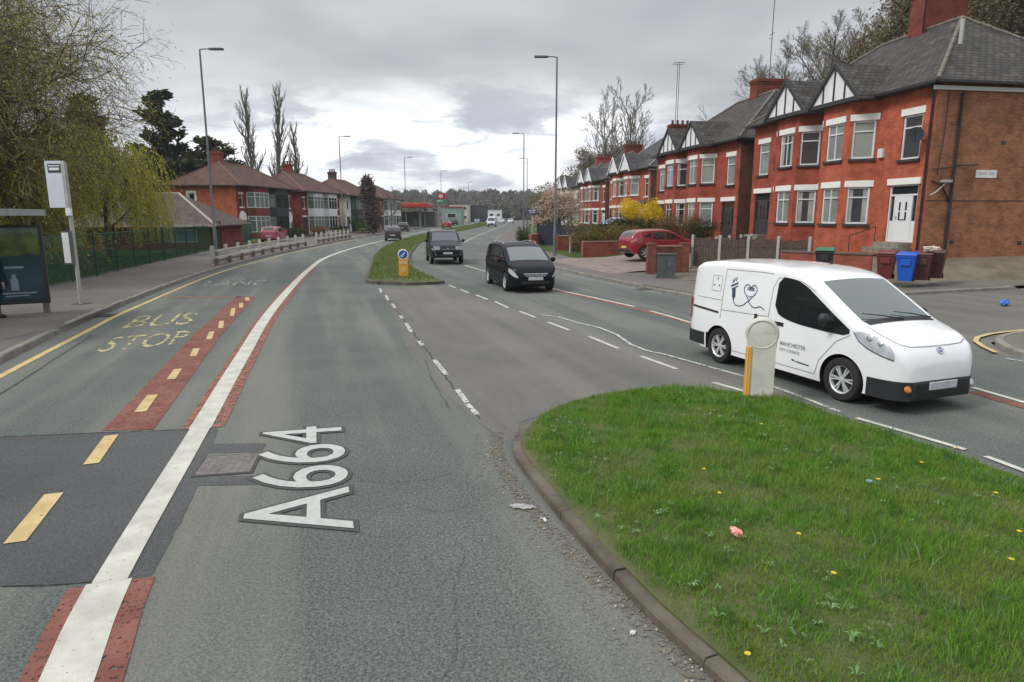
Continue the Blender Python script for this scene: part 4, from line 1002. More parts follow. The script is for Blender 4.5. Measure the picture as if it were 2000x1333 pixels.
# ---- black people carrier
ZT = [(-2.23,.95),(-2.20,1.08),(-2.05,1.42),(-1.95,1.53),(-1.7,1.595),(-.8,1.635),(0,1.625),(.45,1.56),(.65,1.49),(1.50,1.06),(1.7,.99),(1.95,.90),(2.1,.82),(2.19,.72),(2.23,.62)]
ZB = [(-2.23,.36),(-2.0,.25),(-1.6,.21),(1.6,.20),(2.05,.20),(2.23,.27)]
ZP = [(-2.23,.68),(-2.18,.76),(-2.05,.82),(-1.7,.86),(-1,.875),(1,.875),(1.5,.865),(1.85,.82),(2.05,.75),(2.17,.65),(2.23,.54)]
M_blkp = mat('black_car_paint', (0.006,0.007,0.012), rough=.5, coat=.3, spec=.05)
mpv = dict(L=4.46, W=1.80, top=ZT, bot=ZB, plan=ZP, belt=.95, tum=.17, rc=.10, paint=M_blkp, wr=.325, axles=(1.30,-1.40), screen=(.66,1.50), rear=(-2.19,-1.98),
  screenglass=mat('pale_windscreen', (0.085,0.10,0.115), rough=.05, spec=.7, coat=.4),
  windows=[(.28,1.36,[(.28,.99),(1.36,.975)],[(.28,1.50),(.5,1.46),(.62,1.40),(1.36,1.0)]),(-.62,.20,[(-.7,1.02),(.2,.99)],[(-.7,1.53),(.2,1.515)]),(-1.72,-.70,[(-1.72,1.07),(-.7,1.02)],[(-1.72,1.36),(-1.6,1.45),(-.7,1.53)])],
  seams=[[(1.12,.30),(1.20,.80),(1.30,.95)],[(.24,.28),(.24,.96)],[(-.66,.28),(-.66,.98)],[(-.64,.28),(1.12,.28)]],
  handles=[(.38,.86),(-.50,.88)], mirror=(1.05,1.03),
  lights=[('headlight',1.72,2.19,[(1.72,.72),(2.0,.60),(2.19,.52)],[(1.72,10.56),(1.85,10.60),(2.05,10.62),(2.19,10.55)],M_lens,.007),
          ('tail_light',-2.19,-1.98,[(-2.2,.80),(-2.0,.86)],[(-2.19,1.02),(-2.0,1.32)],M_rlens,.007)],
  sillband=(.46,.50), mband=M_trim, rail=(-1.7,.2), mrail=M_chr,
  boxes=[('grille', M_chr, [((2.245,0,.655),(.02,.86,.05)),((2.235,0,.59),(.02,.74,.03))]), ('lower_grille', M_trim, [((2.235,0,.36),(.02,1.0,.10))]), ('number_plate', M_plate, [((2.26,0,.50),(.02,.52,.11))]), ('badge', M_chr, [((2.262,0,.645),(.02,.11,.08))])])
zd = math.atan2(-1.0, .24)
zc = Vector((.72,22.75)) - Vector((math.cos(zd), math.sin(zd)))*2.23
generic_car('people_carrier', 'black people carrier with chrome grille driving towards the camera behind the junction', 'car', (zc.x+.05, zc.y+.1), zd+.02, mpv)
# ---- dark off-road car
ST = [(-2.35,1.0),(-2.32,1.12),(-2.2,1.55),(-2.05,1.70),(-1.8,1.745),(-.5,1.77),(.15,1.74),(.35,1.68),(1.0,1.18),(1.3,1.13),(1.9,1.06),(2.15,1.0),(2.27,.88),(2.35,.74)]
SB = [(-2.35,.50),(-2.1,.38),(1.9,.36),(2.2,.36),(2.35,.42)]
SP_ = [(-2.35,.72),(-2.3,.79),(-2.1,.86),(-1.6,.90),(1.4,.90),(1.85,.87),(2.1,.82),(2.25,.75),(2.35,.64)]
M_navy = mat('dark_blue_paint', (0.008,0.012,0.024), rough=.4, coat=.3, spec=.1)
suv = dict(L=4.70, W=1.85, top=ST, bot=SB, plan=SP_, belt=1.10, tum=.13, rc=.09, paint=M_navy, wr=.37, axles=(1.42,-1.43), screen=(.38,1.0), rear=(-2.3,-2.1),
  screenglass=mat('grey_windscreen', (0.06,0.075,0.095), rough=.05, spec=.7, coat=.4),
  windows=[(.05,.92,[(.05,1.14),(.92,1.14)],[(.05,1.62),(.28,1.58),(.92,1.16)]),(-.85,-.03,[(-.9,1.16),(0,1.14)],[(-.9,1.64),(0,1.63)]),(-1.9,-.95,[(-1.9,1.2),(-.9,1.16)],[(-1.9,1.54),(-1.75,1.61),(-.9,1.64)])],
  seams=[[(1.0,.45),(1.02,1.1)],[(0,.42),(0,1.12)],[(-.9,.42),(-.9,1.14)]], handles=[(.14,1.0),(-.76,1.02)], mirror=(.86,1.2), sillband=(.42,.52), rail=(-1.9,.0), mrail=M_chr,
  lights=[('headlight',1.95,2.32,[(1.95,.84),(2.32,.76)],[(1.95,10.54),(2.1,10.56),(2.32,10.5)],M_lens,.007),('tail_light',-2.32,-2.15,[(-2.3,.95)],[(-2.3,1.25)],M_rlens,.007)],
  boxes=[('grille', M_trim, [((2.36,0,.83),(.03,.70,.16))]), ('grille_bar', M_chr, [((2.38,.2,.83),(.02,.32,.03)),((2.38,-.2,.83),(.02,.32,.03)),((2.385,0,.83),(.02,.12,.13))]), ('number_plate', M_plate, [((2.38,0,.62),(.02,.52,.11))]), ('lower_grille', M_trim, [((2.355,0,.50),(.03,1.1,.12))]),
         ('headlight', M_lens, [((2.30,.60,.89),(.09,.36,.18))]), ('headlight', M_lens, [((2.30,-.60,.89),(.09,.36,.18))]), ('fog_lamp', M_lens, [((2.33,.6,.55),(.03,.14,.09))]), ('fog_lamp', M_lens, [((2.33,-.6,.55),(.03,.14,.09))])])
generic_car('off_road_car', 'dark blue off-road car driving towards the camera beside the grass strip', 'car', (-3.92, 38.5), math.atan2(-1.0,.2), suv)
# ---- red crossover on the drive
CT = [(-2.06,.95),(-2.02,1.10),(-1.82,1.36),(-1.62,1.47),(-1.2,1.53),(-.3,1.565),(.2,1.53),(.45,1.45),(1.12,1.10),(1.5,1.03),(1.82,.95),(1.97,.85),(2.06,.70)]
CB = [(-2.06,.40),(-1.85,.28),(1.8,.26),(2.06,.34)]
CP = [(-2.06,.62),(-2.0,.71),(-1.85,.79),(-1.5,.86),(-1,.875),(1.2,.875),(1.6,.85),(1.85,.77),(1.98,.68),(2.06,.56)]
M_redp = mat('red_car_paint', (0.24,0.012,0.022), rough=.25, coat=.9)
cro = dict(L=4.13, W=1.77, top=CT, bot=CB, plan=CP, belt=.98, tum=.2, rc=.12, paint=M_redp, wr=.34, axles=(1.26,-1.27), nspoke=5, screen=(.47,1.12), rear=(-1.98,-1.66),
  windows=[(.02,1.02,[(.02,1.03),(1.02,1.04)],[(.02,1.42),(.3,1.38),(1.02,1.06)]),(-.78,-.06,[(-.8,1.06),(0,1.03)],[(-.8,1.40),(0,1.425)]),(-1.35,-.86,[(-1.35,1.16),(-.8,1.08)],[(-1.35,1.18),(-1.0,1.36),(-.8,1.40)])],
  seams=[[(1.0,.36),(1.02,1.0)],[(-.02,.34),(-.02,1.0)],[(-.82,.50),(-.82,1.02)]], handles=[(.10,.93)], mirror=(.92,1.08), sillband=(.30,.42),
  lights=[('headlight',1.6,1.98,[(1.6,.80),(1.98,.72)],[(1.6,.88),(1.98,.86)],M_lens,.007),('tail_light',-2.03,-1.72,[(-2.03,.86),(-1.72,1.0)],[(-2.03,.99),(-1.72,1.12)],mat('pink_tail_lens', (0.5,0.13,0.13), rough=.15, coat=.8),.010)],
  boxes=[('number_plate', mat('yellow_plate', (0.6,0.5,0.15), rough=.5), [((-2.08,0,.62),(.02,.52,.11))]),('rear_bumper', M_blk, [((-2.03,0,.42),(.10,1.2,.16))]),('lower_grille', M_trim, [((2.065,0,.45),(.03,1.0,.12))])])
rd = math.atan2(.36, 1.0)
generic_car('red_crossover', 'dark red rounded car parked nose-in on the paved drive', 'car', (8.0, 37.0, max(.13, ground_z(8.0,37.0)+.08)), rd, cro)
# ---- small far cars: one plain hatchback recipe, each in its own paint
HT = [(-2.0,.90),(-1.97,1.05),(-1.75,1.36),(-1.5,1.44),(-.4,1.47),(.1,1.44),(.35,1.36),(1.1,.98),(1.5,.92),(1.85,.80),(1.95,.70),(2.0,.62)]
HB = [(-2.0,.36),(-1.8,.24),(1.8,.22),(2.0,.28)]
HP = [(-2.0,.62),(-1.95,.70),(-1.8,.78),(-1.4,.85),(1.2,.86),(1.6,.82),(1.85,.74),(2.0,.56)]
def hatch(label, loc, heading, pm, name='hatchback', group=None, scale=1.0, glass=None):
    sp = dict(L=4.0, W=1.74, top=HT, bot=HB, plan=HP, belt=.90, tum=.2, rc=.10, paint=pm, wr=.31, axles=(1.22,-1.25), screen=(.37,1.1), rear=(-1.93,-1.6),
      windows=[(.0,1.0,[(0,.95),(1.0,.95)],[(0,1.34),(.25,1.30),(1.0,.97)]),(-1.4,-.08,[(-1.4,1.02),(0,.95)],[(-1.4,1.16),(-1.15,1.30),(0,1.345)])],
      seams=[], handles=[], mirror=(.9,1.0),
      lights=[('headlight',1.6,1.95,[(1.6,.62),(1.95,.55)],[(1.6,.78),(1.95,.68)],M_lens,.007),('tail_light',-1.97,-1.78,[(-2,.75)],[(-2,1.0)],M_rlens,.01)],
      boxes=[('number_plate', M_plate, [((2.01,0,.45),(.02,.5,.11)),((-2.01,0,.60),(.02,.5,.11))]),('grille', M_trim, [((2.0,0,.62),(.02,.8,.08))])])
    if glass: sp['glass'] = glass
    return generic_car(name, label, 'car', loc, heading, sp, group)[0]
UP = R(98)
hatch('dark purple black car driving away in the left lane', (-12.6, 71.5), UP, mat('plum_black_paint', (0.035,0.025,0.035), rough=.3, coat=.7))
hatch('red car driving away beyond the bend of the grass strip', (-13.3, 138), R(88), mat('bright_red_paint', (0.30,0.015,0.018), rough=.3, coat=.8))
hatch('dull pink car parked beyond the blurred tree', (-20.6, 102), R(95), mat('dusty_pink_paint', (0.30,0.17,0.20), rough=.4, coat=.5))
hatch('dark car parked by the left kerb short of the filling station', (-18.0, 112), R(93), mat('charcoal_paint', (0.03,0.03,0.035), rough=.3, coat=.7))
hatch('black car on the filling station forecourt edge', (-15.8, 172), R(190), mat('charcoal_paint', (0,0,0)))
hatch('silver car waiting far beyond the red car', (-10.5, 205), R(92), mat('silver_paint', (0.35,0.37,0.42), rough=.3, metal=.4, coat=.5))
hatch('small white car far along the road behind the grass tip', (-7.0, 232), R(180), mat('white_car_paint', (0.6,0.62,0.68), rough=.3, coat=.6))
hatch('pale silver car leading a queue in the far right bend', (-3.2, 216), R(-93), mat('pale_silver_paint', (0.48,0.5,0.58), rough=.3, metal=.2, coat=.6))
hatch('white car behind another at the far right bend', (-.4, 224), R(-95), mat('white_car_paint', (0,0,0)))
hatch('white car with blue bonnet stripe parked beside the magnolia', (9.6, 63.0, ground_z(9.6,63)+.02), R(200), mat('white_blue_paint', (0.52,0.56,0.72), rough=.3, coat=.6), glass=mat('blue_glass', (0.05,0.08,0.25), rough=.1))
hatch('pink red car parked behind the white post barrier', (-23.5, 66.5, ground_z(-23.5,66.5)), R(95), mat('pink_red_paint', (0.38,0.08,0.12), rough=.4, coat=.5))
# far delivery van
FT = [(-2.6,2.05),(-2.5,2.2),(-.5,2.25),(.9,2.2),(1.2,2.05),(1.75,1.25),(2.3,1.1),(2.5,.9),(2.6,.65)]
far_van = dict(L=5.2, W=1.95, top=FT, bot=[(-2.6,.4),(2.3,.3),(2.6,.35)], plan=[(-2.6,.9),(-2.4,.95),(1.8,.96),(2.3,.9),(2.6,.72)], belt=1.2, tum=.10, rc=.1, paint=mat('white_car_paint', (0,0,0)), wr=.34, axles=(1.65,-1.5),
  screen=(1.22,1.74), rear=(-2.598,-2.55), windows=[(.7,1.6,[(.7,1.2),(1.6,1.2)],[(.7,1.85),(1.1,1.82),(1.6,1.25)])], seams=[], handles=[], mirror=(1.45,1.3),
  lights=[('headlight',2.2,2.55,[(2.2,.75),(2.55,.7)],[(2.2,.95),(2.55,.8)],M_lens,.008)], boxes=[('number_plate', M_plate, [((2.61,0,.5),(.02,.5,.11))]),('lower_grille', mat('blue_black_plastic', (0.03,0.04,0.10), rough=.5), [((2.6,0,.52),(.05,1.5,.34)),((2.6,0,.85),(.03,.9,.12))])])
generic_car('delivery_van', 'white delivery van coming round the far bend beside the grass tip', 'van', (-4.7, 158), R(-93), far_van)
# ================================================================ houses
B_red = brick('smooth_red_brick', (0.40,0.095,0.052), (0.49,0.13,0.068), (0.31,0.095,0.062), ms=.004, bump=.12, soft=.3)
B_red2 = brick('darker_red_brick', (0.29,0.064,0.043), (0.37,0.088,0.056), (0.22,0.068,0.05), ms=.004, bump=.12, soft=.3)
B_side = brick('orange_common_brick', (0.34,0.125,0.062), (0.47,0.195,0.10), (0.22,0.12,0.08), ms=.013, patch=((0.17,0.075,0.05), 3.2, .55), bump=.35)
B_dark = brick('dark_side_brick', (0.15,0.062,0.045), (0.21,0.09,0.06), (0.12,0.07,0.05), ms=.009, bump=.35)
B_or = brick('orange_wall_brick', (0.40,0.10,0.05), (0.46,0.13,0.065), (0.33,0.11,0.07), ms=.005, bump=.15)
B_dred = brick('deep_red_brick', (0.20,0.045,0.035), (0.26,0.06,0.045), (0.15,0.05,0.04), ms=.005, bump=.15)
B_slate = brick('grey_slate', (0.048,0.045,0.043), (0.088,0.080,0.072), (0.014,0.013,0.013), bw=.34, bh=.24, ms=.020, patch=((0.16,0.145,0.10), 1.6, .58), bump=.6, rough=.8)
B_slat2 = brick('dark_slate', (0.060,0.060,0.066), (0.095,0.093,0.095), (0.028,0.028,0.03), bw=.30, bh=.17, ms=.010, bump=.5)
B_tile = brick('brown_tile', (0.105,0.052,0.042), (0.145,0.072,0.056), (0.055,0.035,0.03), bw=.25, bh=.16, ms=.014, bump=.5, patch=((0.11,0.08,0.06), 1.2, .55))
M_upvc = mat('white_window_plastic', (0.70,0.71,0.71), rough=.35); M_cream = mat('cream_stone', (0.76,0.75,0.71), (0.84,0.83,0.79), scale=6, rough=.8)
M_sill = mat('dark_sill', (0.035,0.035,0.038), rough=.7); M_timber = mat('black_timber', (0.03,0.032,0.036), rough=.7)
M_rend = mat('white_render', (0.66,0.67,0.69), (0.78,0.79,0.80), scale=3, rough=.85); M_crend = mat('cream_render', (0.50,0.45,0.36), (0.60,0.55,0.46), scale=2, rough=.9)
M_pipe = mat('black_pipe', (0.018,0.018,0.02), rough=.5); M_pipeg = mat('grey_pipe', (0.30,0.31,0.33), rough=.5)
M_ridge = mat('ridge_tile', (0.12,0.105,0.09), (0.19,0.165,0.135), scale=6, rough=.9, bump=.4); M_pot = mat('chimney_pot', (0.05,0.035,0.032), (0.09,0.06,0.05), scale=6, rough=.9)
M_lead = mat('lead_flashing', (0.22,0.215,0.21), rough=.6)
def pane(name, c, c2=None, sc_=5, rough=.06): return mat(name, c, c2, scale=sc_, rough=rough, spec=.45, coat=.0)
P_dark = pane('dark_pane', (0.012,0.014,0.015), (0.035,0.038,0.042), 1.4); P_blind = pane('blind_pane', (0.24,0.26,0.22), (0.28,0.30,0.26), .8, .1)
P_curt = pane('curtain_pane', (0.16,0.19,0.18), (0.25,0.28,0.27), .9, .1); P_brown = pane('brown_pane', (0.035,0.022,0.020), (0.06,0.045,0.04), 2); P_blue = pane('blue_pane', (0.24,0.30,0.46), rough=.2)
P_green = pane('green_pane', (0.07,0.12,0.10), (0.15,0.22,0.19), 4)

def wall_panel(mb, o, dx, w_, h, opens, out, mi=0, dep=.13):
    """a wall from o along unit dx, w_ wide, h high, with real openings (x, z, w, h) and reveals going inwards"""
    o = Vector(o); dx = Vector(dx).normalized(); up = Vector((0,0,1)); out = Vector(out).normalized()
    xs = sorted({0, w_} | {round(a, 4) for q in opens for a in (q[0], q[0]+q[2])}); zs = sorted({0, h} | {round(a, 4) for q in opens for a in (q[1], q[1]+q[3])})
    flip = dx.cross(up).dot(out) < 0
    def F(pts): mb.face(pts if not flip else pts[::-1], mi)
    for i in range(len(xs)-1):
        for j in range(len(zs)-1):
            cx_, cz_ = (xs[i]+xs[i+1])/2, (zs[j]+zs[j+1])/2
            if any(q[0] < cx_ < q[0]+q[2] and q[1] < cz_ < q[1]+q[3] for q in opens): continue
            F([o+dx*xs[i]+up*zs[j], o+dx*xs[i+1]+up*zs[j], o+dx*xs[i+1]+up*zs[j+1], o+dx*xs[i]+up*zs[j+1]])
    for (x, z, w2, h2) in opens:
        c = [o+dx*x+up*z, o+dx*(x+w2)+up*z, o+dx*(x+w2)+up*(z+h2), o+dx*x+up*(z+h2)]
        for a, b in zip(c, c[1:]+c[:1]): F([b, a, a-out*dep, b-out*dep][::-1] if False else [a, b, b-out*dep, a-out*dep][::-1])
def window(root, o, dx, out, x, z, w_, h, style='top', glass=None, frame=None, lintel=True, sill=True, mlint=None, msill=None, dep=.09, lw=.27, name='window', curtain=0):
    """a window set into an opening: frame, pane, lintel and sill"""
    o = Vector(o); dx = Vector(dx).normalized(); out = Vector(out).normalized(); up = Vector((0,0,1)); fr = frame or M_upvc; gl = glass or P_dark
    M = Matrix((( dx.x, out.x, 0, 0),(dx.y, out.y, 0, 0),(dx.z, out.z, 1, 0),(0,0,0,1)))
    M.translation = o + dx*x + up*z - out*dep
    mb = MB(); t = .08
    mb.box((w_/2, 0, t/2), (w_, .07, t), M=M); mb.box((w_/2, 0, h-t/2), (w_, .07, t), M=M)
    mb.box((t/2, 0, h/2), (t, .07, h-2*t), M=M); mb.box((w_-t/2, 0, h/2), (t, .07, h-2*t), M=M)
    if style in ('top', 'cross'): mb.box((w_/2, .004, h*.72), (w_-2*t, .075, .055), M=M)
    if style in ('cross', 'mull'): mb.box((w_/2, .006, h/2), (.05, .070, h-2*t), M=M)
    if style == 'three':
        for q in (w_/3, 2*w_/3): mb.box((q, .006, h/2), (.055, .070, h-2*t), M=M)
        mb.box((w_/2, .004, h*.72), (w_-2*t, .075, .05), M=M)
    f = mb.build(name, fr, root)
    mb = MB(); mb.box((w_/2, -.015, h/2), (w_-.02, .012, h-.02), M=M); mb.build('pane', gl, f)
    if curtain:
        for q0, q1 in ((.09, .09+w_*curtain), (w_-.09-w_*curtain*.8, w_-.09)):
            mb = MB(); nn_ = 5
            for k in range(nn_): xx = q0+(q1-q0)*(k+.5)/nn_; mb.box((xx, -.004+.006*(k%2), h/2), ((q1-q0)/nn_*.96, .006, h-.20), M=M)
            mb.build('curtain', MATS.get('curtain_cloth') or mat('curtain_cloth', (0.30,0.30,0.28), (0.42,0.42,0.39), scale=3, rough=.9), f)
    if lintel: mb = MB(); mb.box((w_/2, dep+.005, h+lw/2), (w_+.26, .06, lw), M=M); mb.build('lintel', mlint or M_cream, f)
    if sill: mb = MB(); mb.box((w_/2, dep+.02, -.05), (w_+.18, .16, .10), M=M); mb.build('sill', msill or M_sill, f)
    return f
def tri_slab(mb, pts, th, mi=0):
    """closed slab from a roof polygon"""
    pts = [Vector(p) for p in pts]; n = (pts[1]-pts[0]).cross(pts[2]-pts[0]).normalized()
    if n.z < 0: pts = pts[::-1]; n = -n
    lo = [p - Vector((0,0,th)) for p in pts]; k = len(pts)
    mb.face(pts, mi); mb.face(lo[::-1], mi)
    for i in range(k): mb.face([lo[i], lo[(i+1)%k], pts[(i+1)%k], pts[i]], mi)
def chimney(root, x, y, z0, z1, sx, sy, m, pots, parent=None):
    mb = MB(); mb.box((x, y, (z0+z1)/2), (sx, sy, z1-z0)); mb.box((x, y, z1-.28), (sx+.10, sy+.10, .09)); mb.box((x, y, z1-.14), (sx+.18, sy+.18, .10)); mb.box((x, y, z1-.03), (sx+.08, sy+.08, .10))
    c = mb.build('chimney', m, parent or root)
    mb = MB(); n = pots
    along_x = sx > sy
    for i in range(n):
        q = (-.5 + (i+.5)/n) * (max(sx, sy) - .12)
        mb.lathe([(.13,0),(.115,.32),(.14,.34),(.14,.42),(.10,.43)], 10, M=Matrix.Translation((x + (q if along_x else 0), y + (0 if along_x else q), z1+.02)))
    if n: mb.build('chimney_pots', M_pot, c, smooth=40)
    return c
def aerial(root, x, y, z0, h, kind=0, rz=0):
    mb = MB(); mb.tube([(x,y,z0),(x,y,z0+h)], .028, 6)
    if kind == 0:
        for k in range(9): mb.beam((x-.25,y-.5+k*.13,z0+h), (x+.25,y-.5+k*.13,z0+h), .015, .015)
        mb.beam((x,y-.6,z0+h), (x,y+.6,z0+h), .025, .025)
    else:
        mb.beam((x-.3,y,z0+h*.55),(x+.3,y,z0+h*.55),.03,.03); mb.beam((x,y,z0+h*.5),(x+.45,y,z0+h*.52),.03,.03)
    mb.build('aerial', mat('aerial_metal', (0.25,0.26,0.28), rough=.5, metal=.5), root)

def semi(label, cat, corner, direc, z0, L=13.5, D=9.0, H=6.35, base=1.0, mfront=None, mside=None, mroof=None, opts=None, detail=2, name='semi_detached_house'):
    """pair of semis. local x runs along the facade away from the camera, local y goes back into the house, facade at y = 0 facing -y"""
    o_ = dict(timber=True, pots=4, doorA='white', aer=None); o_.update(opts or {})
    rz = math.atan2(direc[1], direc[0]); t = thing(name, label, cat, (corner[0], corner[1], z0), rz)
    # local frame: x along facade (away); facade normal must point to the road (-X world) => local +y; so the house body lies at local y < 0
    mf, ms, mr = mfront or B_red, mside or B_side, mroof or B_slate
    zf = -base
    # ---- facade with its openings
    g = .42                                  # floor level above local ground
    door = (.45, g-.10+.0, 1.62, 2.35); wu = (.62, g+3.25, 1.05, 1.75)
    mirror = lambda q: (L-q[0]-q[2], q[1], q[2], q[3])
    flat_o = [(q[0], q[1]+base, q[2], q[3]) for q in (door, mirror(door), wu, mirror(wu))]
    bayA, bayB = (3.05, 6.55), (L-6.55, L-3.05)
    fr = MB(); out = Vector((0,1,0)); dx = Vector((1,0,0))
    for (a, b, km) in ((0, bayA[0], 0), (bayA[1], L/2, 0), (L/2, bayB[0], 1), (bayB[1], L, 1)):
        ops = [(q[0]-a, q[1], q[2], q[3]) for q in flat_o if a <= q[0] < b]
        wall_panel(fr, (a,0,-base), dx, b-a, H+base, ops, out, mi=km)
    bays = []
    for (a, b) in (bayA, bayB):
        pj = .88; c = .80; P = [Vector((a,0,-base)), Vector((a+c,pj,-base)), Vector((b-c,pj,-base)), Vector((b,0,-base))]
        for i in range(3):
            p, q = P[i], P[i+1]; d = (q-p); wl = d.length; d.normalize(); nn = Vector((-d.y, d.x, 0))
            if nn.y < 0: nn = -nn
            if i == 1: ws = [( (wl-1.15)/2, g+.62, 1.15, 1.62), ((wl-1.15)/2, g+3.45, 1.15, 1.62)]
            else: ws = [((wl-.90)/2, g+.62, .90, 1.62), ((wl-.90)/2, g+3.45, .90, 1.62)]
            wall_panel(fr, p, d, wl, H+base, [(w1[0], w1[1]+base, w1[2], w1[3]) for w1 in ws], nn, mi=int(a > L/2))
            bays.append((p + Vector((0,0,base)), d, nn, ws, i))
        # bay floor caps
        fr.face([p + Vector((0,0,H+base)) for p in P], int(a > L/2))
    sd = MB()
    sd.raw([(0,0,-base),(0,-D,-base),(0,-D,H),(0,0,H)], [(0,1,2,3)]); sd.raw([(L,0,-base),(L,-D,-base),(L,-D,H),(L,0,H)], [(3,2,1,0)]); sd.raw([(0,-D,-base),(L,-D,-base),(L,-D,H),(0,-D,H)], [(3,2,1,0)])
    fr.build('front_wall', [mf, o_.get('mB', mf)], t); sd.build('side_wall', ms, t)
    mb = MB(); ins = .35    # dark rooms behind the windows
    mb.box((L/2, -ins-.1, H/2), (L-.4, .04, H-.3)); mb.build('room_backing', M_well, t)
    # windows
    rr = random.Random(int(corner[1]*10)); glz = o_.get('glass', [P_blind, P_curt, P_dark, P_dark, P_brown, P_curt])
    for bi, (p, d, nn, ws, i) in enumerate(bays):
        for k, q in enumerate(ws):
            gl = glz[(bi*2+k) % len(glz)]
            window(t, p, d, nn, q[0], q[1], q[2], q[3], 'cross' if i == 1 else 'top', gl, msill=o_.get('msill'), mlint=o_.get('mlint'), curtain=(.0, .2, .26, .16)[rr.randrange(4)] if gl in (P_dark, P_brown) else 0)
    for q, mrr in ((wu, 0), (mirror(wu), 1)):
        window(t, (0,0,0), dx, out, q[0], q[1], q[2], q[3], 'top', glz[(mrr*3) % len(glz)], msill=o_.get('msill'), mlint=o_.get('mlint'))
    for q, kind in ((door, o_['doorA']), (mirror(door), o_.get('doorB', 'dark'))):
        x, z, w2, h2 = q; white = kind == 'white'; md = mat('white_door', (0.72,0.73,0.74), rough=.35) if white else mat('dark_door', (0.05,0.04,0.045), rough=.4)
        mb = MB(); yy = -.09
        mb.box((x+.035,yy,z+h2/2),(.07,.08,h2)); mb.box((x+w2-.035,yy,z+h2/2),(.07,.08,h2)); mb.box((x+w2/2,yy,z+h2-.03),(w2-.14,.08,.06)); mb.box((x+w2/2,yy,z+h2-.42),(w2-.14,.08,.07))
        mb.box((x+.33,yy,z+(h2-.45)/2),(.06,.08,h2-.45)); mb.box((x+w2-.33,yy,z+(h2-.45)/2),(.06,.08,h2-.45)); mb.box((x+w2/2,yy,z+.03),(w2-.14,.10,.06))
        mb.box((x+.2,yy,z+.45),(.22,.05,.84)); mb.box((x+w2-.2,yy,z+.45),(.22,.05,.84))
        df = mb.build('door_frame', M_upvc if white else md, t)
        mb = MB(); mb.box((x+w2/2,yy-.02,z+h2-.22),(w2-.14,.012,.34)); mb.box((x+.2,yy-.02,z+1.4),(.22,.012,1.06)); mb.box((x+w2-.2,yy-.02,z+1.4),(.22,.012,1.06)); mb.build('pane', P_dark, df)
        mb = MB(); mb.box((x+w2/2,yy+.005,z+(h2-.47)/2+.04),(w2-.72,.05,h2-.52))
        dd = mb.build('door', md, t)
        mb = MB()
        for k in range(4): mb.box((x+w2/2+(-.18 if k < 2 else .18)+(0),yy+.034,z+1.12+.0+(.35 if k%2 else -.05)),(.09,.012,.34))
        mb.build('door_glass', P_dark, dd)
        mb = MB(); mb.box((x+w2/2,yy+.037,z+.92),(.26,.014,.05)); mb.box((x+w2/2+(.36 if white else -.36)*.9,yy+.05,z+1.0),(.03,.05,.16)); mb.build('letterbox', M_chr, dd)
        mb = MB(); mb.box((x+w2/2,.02,z+h2+.13),(w2+.25,.07,.26)); mb.build('lintel', o_.get('mlint') or M_cream, df)
        mb = MB(); mb.box((x+w2/2,.25,z-.12),(1.5,.7,.22)); mb.box((x+w2/2,.45,z-.32),(1.7,1.1,.20)); mb.build('step', M_kerb, t)
    # ---- hipped roof
    ov = .38; rh = D*.5*.80; zr = H+.05; x0, x1, y0, y1 = -ov, L+ov, ov, -D-ov; hd = (D/2+ov)*.95; zt = zr+rh; ym = -D/2
    A, B_, C_, D_ = (x0,y0,zr),(x1,y0,zr),(x1,y1,zr),(x0,y1,zr); E_, F_ = (x0+hd,ym,zt),(x1-hd,ym,zt)
    mb = MB(); tri_slab(mb, [A,B_,F_,E_], .07); tri_slab(mb, [B_,C_,F_], .07); tri_slab(mb, [C_,D_,E_,F_], .07); tri_slab(mb, [D_,A,E_], .07)
    rf = mb.build('roof', mr, t)
    mb = MB()
    for a, b in ((A,E_),(D_,E_),(B_,F_),(C_,F_),(E_,F_)):
        a, b = Vector(a), Vector(b); n = max(2, int((b-a).length/.42))
        for k in range(n): mb.tube([a+(b-a)*((k+.04)/n)+Vector((0,0,.02+.012*(k%2))), a+(b-a)*((k+.99)/n)+Vector((0,0,.02+.012*(k%2)))], .085, 6)
    mb.build('ridge_tiles', o_.get('mridge', M_ridge), rf)
    # ---- gables over the bays
    for (a, b) in (bayA, bayB):
        gx0, gx1 = a+.10, b-.10; gy = 1.22; gm = (gx0+gx1)/2; gh = 1.62; gz = zr-.02; run = 3.0
        yb = ym + (D/2+ov) * (1 - gh/rh) * 1.0
        mb = MB(); yi = y0 - (y0-ym)*(gh/rh)
        ap = Vector((gm, gy, gz+gh)); bk = Vector((gm, yi, gz+gh))
        for s_, xx in ((-1, gx0-.22), (1, gx1+.22)):
            low = gz - .14; e = Vector((xx, gy, low)); ei = Vector((xx, y0-.02 - 0, low)); 
            ei2 = Vector((xx, y0 - .1, gz-.02))
            tri_slab(mb, [ap, e, ei, bk] if s_ < 0 else [ap, bk, ei, e], .06)
        mb.build('gable_roof', mr, rf)
        mb = MB(); gy2 = gy-.10
        mb.raw([(gx0,gy2,gz),(gx1,gy2,gz),(gm,gy2,gz+gh-.08),(gx0,gy2-.1,gz),(gx1,gy2-.1,gz),(gm,gy2-.1,gz+gh-.08)], [(0,2,1),(3,4,5),(0,1,4,3),(1,2,5,4),(2,0,3,5)])
        gb = mb.build('gable', M_rend, t)
        mb = MB()
        for s_, xx in ((-1, gx0-.24), (1, gx1+.24)): mb.beam((xx, gy-.02, gz-.20), (gm + s_*.0, gy-.02, gz+gh-.02), .05, .15, up=(0,1,0)) if False else mb.beam((xx, gy-.015, gz-.22), (gm, gy-.015, gz+gh-.07), .045, .16)
        if o_['timber']:
            for f_ in (-.5, 0, .5): mb.box((gm+f_*(gx1-gx0)/2*.92, gy2+.02, gz+(gh*(1-abs(f_)))/2-.04), (.09,.035,gh*(1-abs(f_))-.10))
